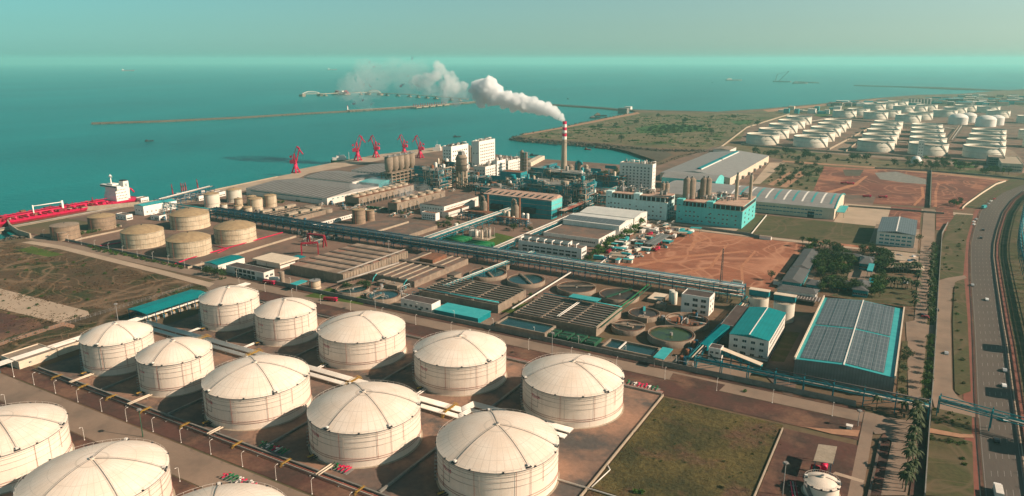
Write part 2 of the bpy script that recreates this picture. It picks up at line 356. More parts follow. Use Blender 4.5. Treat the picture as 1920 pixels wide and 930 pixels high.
def weather(name, dirt, amt=.55):
    nt = MATS[name].node_tree; b = nt.nodes['Principled BSDF']; col = b.inputs['Base Color'].links[0].from_socket; geo = nt.nodes.new('ShaderNodeNewGeometry')
    st = _ramp(nt, _noise(nt, _scaled(nt, geo.outputs['Position'], (1, 1, .05)), 1.1, 4, .7), .56, .74); sc_ = nt.nodes.new('ShaderNodeMath'); sc_.operation = 'MULTIPLY'; sc_.inputs[1].default_value = amt; nt.links.new(st, sc_.inputs[0])
    col = _mixc(nt, sc_.outputs[0], col, dirt); oi = nt.nodes.new('ShaderNodeObjectInfo'); k = nt.nodes.new('ShaderNodeMapRange'); k.inputs['To Min'].default_value = .90; k.inputs['To Max'].default_value = 1.04; nt.links.new(oi.outputs['Random'], k.inputs['Value'])
    cc = nt.nodes.new('ShaderNodeCombineColor')
    for i in range(3): nt.links.new(k.outputs[0], cc.inputs[i])
    nt.links.new(_mixc(nt, 1.0, col, cc.outputs[0], 'MULTIPLY'), b.inputs['Base Color'])
weather('tank_white', (.58, .42, .30)); weather('tank_dome', (.60, .50, .40), .3); weather('tank_old', (.30, .18, .10), .7); weather('far_tank', (.5, .4, .3), .5); weather('white', (.46, .38, .30), .5); weather('white_clean', (.56, .48, .40), .4); weather('teal_roof', (.02, .12, .12), .5); weather('teal_light', (.10, .30, .30), .4)
# ================================================================ TERRAIN
SEA = -4.0
a = M('mat_sea')
seg = 24
def ringpts(r): return [(r * math.cos(2 * math.pi * i / 48), r * math.sin(2 * math.pi * i / 48)) for i in range(48)]
sea = M('mat_sea'); sea.face([(x, y, SEA) for x, y in ringpts(30000)]); struct(sea, 'sea')
def W(pts, z=0): return [G(x, y, z) for x, y in pts]
coast = [(-700, -60), (-690, 200)] + W([(0, 470), (0, 452), (42, 447), (57, 441), (18, 424), (22, 416), (50, 407)]) + W([(120, 398), (250, 387), (330, 372), (420, 352), (545, 327), (562, 318), (640, 304), (700, 292), (745, 285), (836, 274), (848, 279)]) + \
    [(-560, 1000), (-520, 965), (-440, 955), (-380, 975), (-345, 990)] + W([(1180, 312), (1196, 305), (1236, 303), (1262, 290), (1232, 279), (1190, 276), (1130, 270), (1040, 263), (985, 261), (962, 257), (990, 250), (1060, 237), (1130, 222), (1196, 210), (1186, 207), (1160, 206.5), (1168, 205), (1230, 208), (1330, 210), (1430, 204), (1530, 195), (1640, 184), (1720, 178), (1800, 176), (1860, 171), (1925, 167)]) + \
    [(900, 7000), (2500, 7000), (4200, 6000), (4200, -60)]
land = M('mat_land'); land.prism(coast, SEA - 2, 0); struct(land, 'ground')
Zc = [0.02]
def lay(name, pts, m, dz=None, world_=False, label=None, kind='structure'):
    """a thin ground sheet over the land"""
    Zc[0] += .004
    z = Zc[0] if dz is None else dz
    P = pts if world_ else W(pts)
    a_ = sum(P[i][0] * P[(i + 1) % len(P)][1] - P[(i + 1) % len(P)][0] * P[i][1] for i in range(len(P)))
    k = M(m); k.face([(x, y, z) for x, y in (P if a_ > 0 else P[::-1])]); return struct(k, name, kind, label)
def layr(name, x0, x1, y0, y1, m, dz=None): return lay(name, [(x0, y0), (x1, y0), (x1, y1), (x0, y1)], m, dz, True)
# large districts
lay('mud_flat', [(1120, 270), (1236, 279), (1262, 290), (1236, 303), (1215, 296), (1180, 284)], 'mat_mud', .05)
struct(M('mat_mud').prism(W([(1108, 270), (1180, 277), (1236, 283), (1262, 292), (1236, 306), (1218, 303), (1222, 292), (1190, 291), (1170, 283)], SEA), SEA - 1, SEA + .25), 'mud_flat')
lay('scrubland', [(975, 257), (1060, 240), (1196, 213), (1420, 212), (1500, 205), (1480, 232), (1380, 262), (1330, 280), (1236, 277), (1100, 265)], 'mat_scrub')
lay('scrubland', [(1390, 212), (1560, 196), (1700, 184), (1920, 176), (1980, 200), (1980, 240), (1500, 240)], 'mat_scrub')
lay('scrubland', [(1340, 286), (1360, 270), (1400, 272), (1640, 298), (1830, 318), (1930, 332), (1930, 345), (1800, 330), (1440, 300), (1400, 292)], 'mat_scrub')
for i, P in enumerate([[(1190, 240), (1240, 233), (1290, 234), (1330, 240), (1300, 247), (1250, 250), (1200, 250)], [(1370, 228), (1400, 225), (1412, 229), (1385, 235)]]):
    lay('green_scrub', P, 'mat_green_scrub')
lay('beach', [(1430, 206), (1530, 197), (1640, 186), (1662, 183), (1640, 188), (1560, 197), (1440, 210)], 'mat_sand')
lay('service_road', [(1195, 210), (1200, 213), (1060, 240), (985, 253), (975, 252), (1060, 237)], 'mat_sand')
# far depot ground
lay('yard', [(1385, 270), (1400, 238), (1500, 214), (1620, 202), (1900, 196), (2000, 215), (2040, 330), (1860, 306), (1640, 292), (1480, 281)], 'mat_yard')
for P in ([(1556, 281), (1585, 284), (1638, 241), (1625, 239)], [(1880, 292), (1920, 303), (1900, 283), (1860, 273)], [(1500, 282), (1520, 285), (1700, 300), (1930, 326), (1930, 320), (1700, 294)]):
    lay('road', P, 'mat_road')
# red fields upper right
lay('red_field', [(1520, 368), (1545, 312), (1740, 322), (1742, 388), (1600, 380)], 'mat_red_dark')
lay('red_field', [(1746, 388), (1748, 322), (1880, 336), (1850, 350), (1812, 380), (1806, 395)], 'mat_red_dark')
lay('gravel_patch', [(1580, 318), (1620, 318), (1612, 330), (1585, 330)], 'mat_mud')
lay('gravel_patch', [(1640, 324), (1680, 322), (1736, 336), (1738, 346), (1690, 342), (1650, 336)], 'concrete_grey')
def ribbon(name, L, R, m, dz=None, kind='structure'):
    return lay(name, L + R[::-1], m, dz, kind=kind)
ribbon('dirt_track', [(1528, 366), (1575, 352), (1600, 345), (1622, 330)], [(1530, 370), (1578, 356), (1606, 348), (1628, 330)], 'mat_track')
ribbon('dirt_track', [(1712, 384), (1728, 368), (1726, 350)], [(1716, 386), (1734, 368), (1731, 350)], 'mat_track')
ribbon('dirt_track', [(1752, 388), (1752, 360), (1758, 342), (1775, 340)], [(1757, 388), (1757, 362), (1762, 346), (1776, 343)], 'mat_red')
ribbon('dirt_track', [(1440, 299), (1640, 313), (1800, 327), (1925, 341)], [(1440, 301.5), (1640, 316), (1800, 331), (1925, 345)], 'mat_sand')
ribbon('road', [(1590, 383), (1700, 390), (1830, 402)], [(1590, 386), (1700, 394), (1826, 407)], 'mat_pale')
# construction plot with bushes
lay('scrubland', [(1420, 338), (1470, 306), (1545, 312), (1520, 368), (1440, 346)], 'mat_scrub')
lay('dirt_track', [(1440, 346), (1480, 322), (1486, 323), (1450, 348)], 'mat_sand')
lay('dirt_track', [(1462, 350), (1500, 321), (1512, 324), (1475, 352)], 'mat_sand')
# yard round the big warehouses
lay('yard', [(1160, 330), (1236, 310), (1340, 275), (1470, 300), (1400, 345), (1430, 350), (1590, 383), (1640, 388), (1610, 415), (1400, 440), (1100, 400)], 'mat_yard')
lay('yard', [(1410, 345), (1443, 305), (1472, 305), (1425, 345)], 'mat_pale')
# main plant yard
layr('yard', gx(60, 455) + 20, -192, 334, 1000, 'mat_yard')
lay('yard', [(250, 387), (420, 352), (545, 327), (562, 318), (700, 292), (836, 275), (848, 281), (780, 330), (520, 420), (300, 440), (100, 405)], 'mat_yard')
ribbon('quay', [(250, 386), (420, 351), (545, 326), (562, 317), (700, 291), (836, 273.5)], [(262, 398), (440, 362), (560, 334), (580, 325), (716, 300), (845, 280)], 'mat_pale')
layr('yard', -192, -40, 620, 900, 'mat_yard')
# near tank farm
layr('tank_yard', -372, -91, 172, 298, 'mat_padc')
layr('soil_strip', -392, -15, 161, 172, 'mat_soil')
layr('soil_strip', -392, 30, 132, 144, 'mat_soil')
layr('tank_yard', -330, 30, 60, 132, 'mat_padc')
layr('soil_strip', -372, -8, 299, 316, 'mat_soil')
layr('road', -430, -8, 144.5, 160, 'mat_road')
layr('road', -690, 6, 316.5, 327, 'mat_road')
layr('road', -420, -405, 160, 316.5, 'mat_road')
layr('verge', -690, -8, 327.4, 330.4, 'mat_soil')
# wastewater area and office strip
layr('yard', -395, -60, 332, 345, 'mat_road')
lay('lawn', [(936, 585), (1012, 560), (1030, 566), (985, 590)], 'mat_lawn')
lay('lawn', [(1085, 655), (1118, 630), (1135, 635), (1105, 660)], 'mat_lawn')
lay('lawn', [(570, 556), (618, 540), (690, 560), (680, 572), (640, 566)], 'mat_lawn')
lay('soil_strip', [(1262, 700), (1360, 722), (1345, 736), (1255, 712)], 'mat_soil')
# left field
lay('field', [(0, 452), (60, 456), (385, 537), (392, 546), (250, 590), (110, 640), (0, 668), (-60, 690), (-60, 452)], 'mat_field')
lay('dirt_track', [(-5, 540), (165, 584), (168, 592), (110, 606), (-5, 578)], 'mat_pale')
lay('dirt_track', [(-5, 586), (70, 600), (80, 612), (-5, 640)], 'mat_soil')
ribbon('dirt_track', [(-10, 646), (120, 604), (140, 610)], [(-10, 652), (118, 612), (140, 616)], 'mat_sand')
lay('lawn', [(32, 470), (60, 462), (120, 478), (90, 482)], 'mat_lawn')
ribbon('road', [(60, 452), (120, 462), (300, 506), (402, 532)], [(40, 455), (110, 467), (290, 512), (392, 539)], 'mat_pale')
# green lawn of the substation
lay('lawn', [(905, 455), (930, 437), (968, 446), (935, 462)], 'mat_lawn')
lay('lawn', [(800, 456), (850, 440), (880, 446), (850, 466)], 'mat_verge')
# red field and streets round it
layr('red_field', -196, -76, 486, 632, 'mat_red')
for pts in ([(1150, 505), (1270, 480), (1400, 470), (1402, 473), (1272, 484), (1152, 509)], [(1390, 545), (1388, 500), (1415, 470), (1418, 472), (1393, 502), (1396, 545)], [(1240, 520), (1330, 500), (1360, 460), (1364, 461), (1336, 502), (1242, 524)], [(1290, 470), (1300, 452), (1340, 442), (1341, 445), (1306, 455), (1296, 471)]):
    lay('dirt_track', pts, 'mat_track')
layr('road', -215, -198, 468, 700, 'mat_road')
layr('road', -215, 14, 634, 642, 'mat_pale')
layr('field', -138, -28, 644, 735, 'mat_verge')
layr('yard', -175, -138, 642, 745, 'mat_pale')
layr('red_field', -72, -28, 640, 648, 'mat_red')
layr('yard', -66, -22, 735, 840, 'mat_pale')
layr('yard', -30, 6, 645, 745, 'mat_road')
layr('red_field', -22, 6, 740, 850, 'mat_red_dark')
layr('road', 8, 18, 420, 850, 'mat_road')
layr('red_field', 19, 34, 745, 860, 'mat_red_dark')
lay('parking', [(1634, 468), (1700, 478), (1722, 482), (1722, 500), (1700, 505), (1640, 495)], 'mat_pale')
lay('courtyard', [(1586, 530), (1596, 498), (1640, 503), (1640, 530), (1600, 535)], 'mat_road')
lay('courtyard', [(1530, 482), (1545, 486), (1524, 525), (1505, 522)], 'mat_road')
lay('lawn', [(1650, 572), (1660, 537), (1712, 542), (1712, 575)], 'mat_verge')
lay('field', [(1540, 560), (1600, 540), (1660, 540), (1655, 575), (1548, 562)], 'mat_verge')
# street between the solar warehouse and the palms
lay('road', [(1698, 605), (1722, 600), (1735, 470), (1748, 470), (1742, 640), (1740, 770), (1704, 770), (1700, 640)], 'mat_road')
lay('verge', [(1680, 750), (1692, 640), (1702, 640), (1700, 750)], 'mat_verge')
lay('verge', [(1750, 460), (1764, 460), (1752, 610), (1738, 610)], 'mat_verge')
lay('verge', [(1738, 630), (1752, 630), (1742, 770), (1724, 770)], 'mat_verge')
lay('yard', [(1480, 600), (1530, 585), (1548, 560), (1485, 745), (1470, 740), (1430, 700)], 'mat_yard')
lay('lawn', [(1444, 678), (1470, 620), (1500, 625), (1470, 680)], 'mat_verge')
# lower right
layr('meadow', -89, -37, 214, 297, 'mat_meadow')
layr('meadow', -89, -37, 120, 213, 'mat_meadow')
layr('tank_yard', -36, -8, 180, 294, 'mat_soil')
layr('tank_yard', -36, -8, 60, 180, 'mat_soil')
layr('road', -8, -3.5, 100, 327, 'mat_road')
lay('road', [(1640, 785), (1730, 790), (1700, 930), (1650, 930), (1672, 830), (1655, 815), (1640, 815), (1632, 800)], 'mat_road')
lay('soil_strip', [(1652, 930), (1668, 830), (1658, 812), (1651, 822), (1624, 930)], 'mat_soil')
lay('soil_strip', [(1705, 930), (1722, 810), (1733, 800), (1732, 930)], 'mat_soil')
lay('path', [(1560, 890), (1566, 886), (1620, 902), (1618, 907)], 'mat_pale')
lay('sand_patch', [(1510, 802), (1560, 806), (1612, 808), (1608, 820), (1560, 815), (1500, 800)], 'mat_sand')
# verge, ramp and highway
lay('verge', [(1792, 402), (1825, 404), (1812, 450), (1806, 516), (1800, 521), (1760, 524), (1764, 460), (1777, 423)], 'mat_verge')
lay('verge', [(1803, 388), (1812, 386), (1860, 352), (1920, 325), (1960, 318), (1960, 330), (1880, 362), (1840, 392)], 'mat_verge')
lay('road', [(1760, 527), (1775, 522), (1808, 517), (1813, 522), (1794, 528), (1785, 545), (1782, 600), (1785, 730), (1795, 745), (1832, 768), (1836, 785), (1800, 780), (1752, 765), (1746, 740), (1752, 600), (1755, 545)], 'mat_road')
lay('verge', [(1786, 600), (1790, 530), (1808, 524), (1814, 600), (1820, 735), (1800, 742), (1790, 735)], 'mat_verge')
lay('verge', [(1745, 800), (1748, 765), (1822, 782), (1822, 816), (1800, 815), (1740, 803)], 'mat_verge')
lay('path', [(1738, 803), (1800, 815), (1824, 816), (1826, 822), (1800, 822), (1738, 812)], 'mat_sand')
lay('verge', [(1732, 930), (1738, 814), (1800, 824), (1823, 830), (1826, 935)], 'mat_verge')
hwL = [(1853, 965), (1847, 930), (1838, 830), (1832, 742), (1828, 640), (1826, 600), (1821, 526), (1820, 480), (1821, 455), (1827, 429), (1839, 397), (1855, 374), (1875, 356), (1893, 347), (1925, 334)]
hwR = [(1935, 965), (1926, 930), (1912, 830), (1899, 742), (1886, 640), (1879, 600), (1868, 526), (1862, 480), (1863, 455), (1869, 429), (1880, 397), (1897, 374), (1918, 358), (1938, 350), (1965, 340)]
wl_ = W(hwL); wr_ = W(hwR)
def off(pts, d):
    out = []
    for i, p in enumerate(pts):
        a_, b_ = pts[max(0, i - 1)], pts[min(len(pts) - 1, i + 1)]; t = Vector((b_[0] - a_[0], b_[1] - a_[1])).normalized()
        out.append((p[0] - t.y * d, p[1] + t.x * d))
    return out
def wrib(name, A, B, m, dz=None): return lay(name, A + B[::-1], m, dz, True)
wrib('pavement', off(wl_, 5.5), off(wl_, 1.6), 'mat_walk', .14)
wrib('kerb', off(wl_, 1.6), off(wl_, 1.2), 'mat_pale', .16)
wrib('verge', off(wl_, 1.2), off(wl_, .3), 'mat_soil')
wrib('highway', wl_, wr_, 'mat_asphalt', .05)
wrib('pavement', off(wr_, -1.0), off(wr_, -4), 'mat_walk', .12)
wrib('kerb', off(wr_, -.2), off(wr_, -.7), 'mat_pale', .16)
wrib('verge', off(wr_, -4), off(wr_, -20), 'mat_verge', .08)
wrib('verge', off(wr_, -20), off(wr_, -60), 'mat_field', .06)
# painted lane lines
def lerp(a_, b_, t): return (a_[0] + (b_[0] - a_[0]) * t, a_[1] + (b_[1] - a_[1]) * t)
ln = M('paint')
for t in (.035, .965):
    P = [lerp(a_, b_, t) for a_, b_ in zip(wl_, wr_)]; Q = off(P, .16)
    for i in range(len(P) - 1): ln.face([(*P[i], .06), (*P[i + 1], .06), (*Q[i + 1], .06), (*Q[i], .06)])
for t in (.2, .36, .52, .68, .84):
    P = [lerp(a_, b_, t) for a_, b_ in zip(wl_, wr_)]
    for i in range(len(P) - 1):
        a_, b_ = Vector(P[i]), Vector(P[i + 1]); L_ = (b_ - a_).length; n = max(1, int(L_ / 12)); d = (b_ - a_).normalized(); o_ = Vector((-d.y, d.x)) * .08
        for k in range(n):
            p = a_ + d * (k * L_ / n); q = p + d * 4.5
            ln.face([(*(p - o_), .06), (*(q - o_), .06), (*(q + o_), .06), (*(p + o_), .06)])
struct(ln, 'road_marking')
# rock slopes along the shore
def rocks(name, pts, w, n, z0=SEA - .5, z1=.4, size=2.2, label=None, m='mat_rock'):
    k = M(m)
    P = [Vector(p) for p in pts]; seglen = [(b_ - a_).length for a_, b_ in zip(P[:-1], P[1:])]; T = sum(seglen)
    for _ in range(n):
        t = rnd.random() * T; i = 0
        while i < len(seglen) - 1 and t > seglen[i]: t -= seglen[i]; i += 1
        d = (P[i + 1] - P[i]).normalized(); p = P[i] + d * t + Vector((-d.y, d.x)) * rnd.uniform(-w, w)
        s_ = size * rnd.uniform(.5, 1.2); f = 1 - abs((p - (P[i] + d * t)).length) / w; z = z0 + (z1 - z0) * max(0, f)
        vs = [(p.x + rnd.uniform(-s_, s_), p.y + rnd.uniform(-s_, s_), z + rnd.uniform(0, s_)) for _ in range(3)] + [(p.x + rnd.uniform(-s_, s_) * .5, p.y + rnd.uniform(-s_, s_) * .5, z + s_ * 1.1)]
        b0 = len(k.v); k.v += vs
        for f3 in ((0, 1, 3), (1, 2, 3), (2, 0, 3), (0, 2, 1)): k._f([b0 + q for q in f3])
    o = k.obj(name); o['kind'] = 'stuff'
    if label: o['label'] = label
    return o
rocks('rock_slope', W([(-10, 455), (20, 447), (52, 446)]), 9, 500, size=1.6, label='grey rubble slope at the left end of the sea wall')
rocks('rock_slope', W([(962, 258), (1000, 263), (1060, 267), (1130, 273), (1190, 279), (1236, 283), (1270, 283), (1320, 284)]), 14, 2600, size=3.2, label='dark rock armour along the near side of the headland')
rocks('rock_slope', W([(962, 257), (990, 250), (1060, 237), (1130, 222), (1196, 210)]), 7, 500, size=2.6, label='rocks along the far side of the headland')
rocks('rock_slope', W([(1160, 325), (1185, 318), (1236, 308), (1280, 292), (1335, 282)]), 10, 700, size=2.2, label='rocky bank behind the big grey warehouse')
# ================================================================ BUILDERS
def torus(m, r, z, t=.12, n=48, a0=0, a1=2 * math.pi, cx=0, cy=0):
    k = max(3, int(n * (a1 - a0) / (2 * math.pi)))
    P = [(cx + r * math.cos(a0 + (a1 - a0) * i / k), cy + r * math.sin(a0 + (a1 - a0) * i / k), z) for i in range(k + 1)]
    return m.path(P, t, 4)
def text_mesh(body, size):
    cu = bpy.data.curves.new('lettering', 'FONT'); cu.body = body; cu.size = size; cu.offset = .03; cu.align_x = 'CENTER'; cu.resolution_u = 2
    to = bpy.data.objects.new('lettering', cu); sc.collection.objects.link(to)
    bpy.context.view_layer.update()
    me = bpy.data.meshes.new_from_object(to.evaluated_get(bpy.context.evaluated_depsgraph_get()))
    bpy.data.objects.remove(to); return me
DOME_SHEET = {}
DOMES = [0]
def dome_tank(cx, cy, r, hw, ht, label, code=None, wallm='tank_white', roofm='tank_dome', rings=(.22, .28, .60, .76, .88, .94), ringm='pipe_red', group='white domed storage tanks', name='storage_tank', ribs=4, rib0=.35, face=-2.0, stairs=True, nseg=64, kind='storage tank', pipes=True):
    """vertical steel tank: wall, domed roof with radial walkways, ring pipes, stair, code lettering"""
    t = thing(name, label, kind, (cx, cy, 0), group)
    w = M('concrete_pale'); w.cyl(0, 0, 0, .35, r + .7, n=nseg); w.m(wallm)
    w.lathe(0, 0, [(r, .35), (r, hw)], nseg); w.m('grey_metal'); torus(w, r + .12, hw - .25, .18, nseg)
    w.obj('wall', None).parent = t
    K = (ht - hw); Rs = (r * r + K * K) / (2 * K); pr = []
    for i in range(11):
        q = r * (1 - i / 10) * 1.0; pr.append(((q + .25) if i == 0 else max(q, .01), hw - .0 + math.sqrt(Rs * Rs - q * q) - (Rs - K)))
    d = M(roofm); d.lathe(0, 0, pr, nseg); d.cyl(0, 0, ht - .1, ht + .5, .9, n=12); d.m('grey_metal').cyl(0, 0, ht + .5, ht + .9, .5, n=8)
    ro = d.obj('roof'); ro.parent = t
    z_at = lambda q: hw + math.sqrt(Rs * Rs - q * q) - (Rs - K)
    toward = math.atan2(-cy, -cx)
    for an in ([toward + q for q in ribs] if isinstance(ribs, tuple) else [rib0 + 2 * math.pi * i / ribs for i in range(ribs)]):
        c, s_ = math.cos(an), math.sin(an); m = M('grey_metal')
        for side in (-.35, .35):
            m.path([(c * q - s_ * side, s_ * q + c * side, z_at(min(q, r)) + .38) for q in [r * j / 10 for j in range(11)]], .035, 4)
        m.path([(c * q, s_ * q, z_at(min(q, r)) + .12) for q in [r * j / 10 for j in range(11)]], .09, 4)
        m.m('dark').box(c * (r - .6) - 1, c * (r - .6) + 1, s_ * (r - .6) - .9, s_ * (r - .6) + .9, hw + .3, hw + .65, rot=an)
        m.m('white').box(c * (r - .6) - .5, c * (r - .6) + .5, s_ * (r - .6) - .45, s_ * (r - .6) + .45, hw + .65, hw + 1.3, rot=an)
        m.obj('walkway').parent = t
    # railing round the rim
    m = M('pipe_white'); torus(m, r + .05, hw + .95, .035, nseg)
    for i in range(48):
        an = 2 * math.pi * i / 48; m.bar(((r + .05) * math.cos(an), (r + .05) * math.sin(an), hw), ((r + .05) * math.cos(an), (r + .05) * math.sin(an), hw + .95), .05)
    m.obj('railing').parent = t
    # vents under the rim
    for i in range(12):
        m = M('dark'); an = 2 * math.pi * i / 12 + .1; m.box((r + .2) * math.cos(an) - .35, (r + .2) * math.cos(an) + .35, (r + .2) * math.sin(an) - .3, (r + .2) * math.sin(an) + .3, hw - .15, hw + .25, rot=an)
        m.obj('vent').parent = t
    if pipes:
        for i, f in enumerate(rings):
            m = M(ringm if i < 2 else 'pipe_grey'); torus(m, r + .22, hw * f, .075 if i < 2 else .055, nseg); m.obj('ring_pipe').parent = t
        for i, (da, z0, z1) in enumerate(((-.55, .22, 1), (-.38, .45, 1), (.1, .25, 1), (.18, .28, .9), (.75, .22, 1), (1.0, .22, .97), (1.25, .5, .97), (-1.2, .22, 1))):
            an = face + da; c, s_ = math.cos(an) * (r + .3), math.sin(an) * (r + .3)
            m = M(ringm if i % 2 == 0 else 'pipe_grey'); m.tube((c, s_, hw * z0), (c, s_, hw * z1), .07, 4)
            if z0 == .45:
                torus(m, r + .3, hw * .45, .09, nseg, an - .25, an)
            m.obj('riser_pipe').parent = t
    if stairs:
        m = M('grey_metal'); a0 = face - .95; n = 14
        for i in range(n):
            an = a0 - .55 * i / n; z = .5 + (hw - .5) * i / n
            c, s_ = math.cos(an), math.sin(an)
            m.box(c * (r + .6) - .6, c * (r + .6) + .6, s_ * (r + .6) - .55, s_ * (r + .6) + .55, z, z + .18, rot=an)
        P = [((r + 1.15) * math.cos(a0 - .55 * i / n), (r + 1.15) * math.sin(a0 - .55 * i / n), 1.5 + (hw - .5) * i / n) for i in range(n + 1)]
        m.path(P, .06, 4); m.obj('stair').parent = t
    # inlet pipes and valves at the foot
    m = M('dark_pipe'); an = face - .5; c, s_ = math.cos(an), math.sin(an)
    for k in range(3):
        aa = an + (k - 1) * .06; m.tube((math.cos(aa) * (r - .2), math.sin(aa) * (r - .2), 1.0), (math.cos(aa) * (r + 3), math.sin(aa) * (r + 3), 1.0), .3, 6)
        m.tube((math.cos(aa) * (r + 2), math.sin(aa) * (r + 2), 1.0), (math.cos(aa) * (r + 2), math.sin(aa) * (r + 2), 2.3), .12, 4)
    m.m('yellow').box(c * (r + 2.2) - 1.2, c * (r + 2.2) + 1.2, s_ * (r + 2.2) - .5, s_ * (r + 2.2) + .5, 1.6, 1.8, rot=an)
    m.obj('inlet_pipe').parent = t
    if code:
        me = text_mesh(code, 1.9 if r > 20 else 1.5)
        aw = face - .45
        for v in me.vertices:
            th = aw + v.co.x / r; z = v.co.y + hw * .70; v.co = ((r + .09) * math.cos(th), (r + .09) * math.sin(th), z)
        me.materials.clear(); me.materials.append(MATS['red_paint'])
        link('lettering', me, t)
    return t
def simple_tank(cx, cy, r, h, label, wallm, roofm='roof_tan', rise=.12, group=None, nseg=32, name='storage_tank', bands=3, stair=True):
    t = thing(name, label, 'storage tank', (cx, cy, 0), group)
    w = M(wallm); w.cyl(0, 0, 0, .3, r + .4, n=nseg); w.lathe(0, 0, [(r, .3), (r, h)], nseg); w.obj('wall').parent = t
    d = M(roofm); K = max(.3, r * rise * 2); d.lathe(0, 0, [(r + .15, h)] + [(r * (1 - j / 6) + .01, h + K * (1 - (1 - j / 6) ** 2)) for j in range(1, 7)], nseg)
    d.m('dark').cyl(0, 0, h + K, h + K + .5, .5, n=8); d.obj('roof').parent = t
    m = M('dark_pipe')
    for i in range(bands): torus(m, r + .1, h * (.3 + .65 * i / max(1, bands - 1)), .1, nseg)
    m.obj('ring_pipe').parent = t
    for da in (-.5, .45, .7):
        m = M('dark_pipe' if da < .6 else 'pipe_red'); an = -2.1 + da; c, s_ = math.cos(an) * (r + .2), math.sin(an) * (r + .2); m.tube((c, s_, .3), (c, s_, h), .13, 4); m.obj('riser_pipe').parent = t
    if stair:
        m = M('dark_pipe'); n = 12
        for i in range(n):
            a_, b_ = -3.3 + 1.0 * i / n, -3.3 + 1.0 * (i + 1) / n
            m.bar(((r + .5) * math.cos(a_), (r + .5) * math.sin(a_), h * (1 - i / n)), ((r + .5) * math.cos(b_), (r + .5) * math.sin(b_), h * (1 - (i + 1) / n)), .45)
        m.obj('stair').parent = t
    return t
WIN = {}
def window_mesh(w, h, axis, out, m='glass', fr='white_clean'):
    key = (round(w, 2), round(h, 2), axis, out, m)
    if key not in WIN:
        k = M(m); d = .14
        if axis == 'y': # wall faces -Y or +Y
            k.box(-w / 2, w / 2, -.05 if out < 0 else -.05, .05, -h / 2, h / 2); k.v = [(x, y + out * .02, z) for x, y, z in k.v]
            k.m(fr); k.box(-.05, .05, -.08, .08, -h / 2, h / 2)
            k.box(-w / 2 - .1, w / 2 + .1, -.1, .1, -h / 2 - .12, -h / 2 - .01)
        else:
            k.box(-.05, .05, -w / 2, w / 2, -h / 2, h / 2); k.m(fr); k.box(-.08, .08, -.05, .05, -h / 2, h / 2)
            k.box(-.1, .1, -w / 2 - .1, w / 2 + .1, -h / 2 - .12, -h / 2 - .01)
        o = k.obj('window'); WIN[key] = o.data; bpy.data.objects.remove(o)
    return WIN[key]
def windows(t, rect, face, cols, rows, z0, dz, w, h, m0=.06, m1=None, skip=0, m='glass', name='window'):
    """rows x cols windows on one wall; each a part of its own. margins are shares of the wall length"""
    x0, x1, y0, y1 = rect; ox, oy, oz = t.location; m1 = m0 if m1 is None else m1
    a_, b_ = (x0, x1) if face in 'SN' else (y0, y1); L_ = b_ - a_; a_ += L_ * m0; b_ -= L_ * m1
    for rr in range(rows):
        for cc in range(cols):
            if skip and rnd.random() < skip: continue
            q = a_ + (b_ - a_) * (cc + .5) / cols; z = z0 + rr * dz
            if face in 'SN': me = window_mesh(w, h, 'y', -1, m); loc = (q - ox, (y0 - .04 if face == 'S' else y1 + .04) - oy, z - oz)
            else: me = window_mesh(w, h, 'x', 1, m); loc = ((x1 + .04 if face == 'E' else x0 - .04) - ox, q - oy, z - oz)
            link(name, me, t, loc)
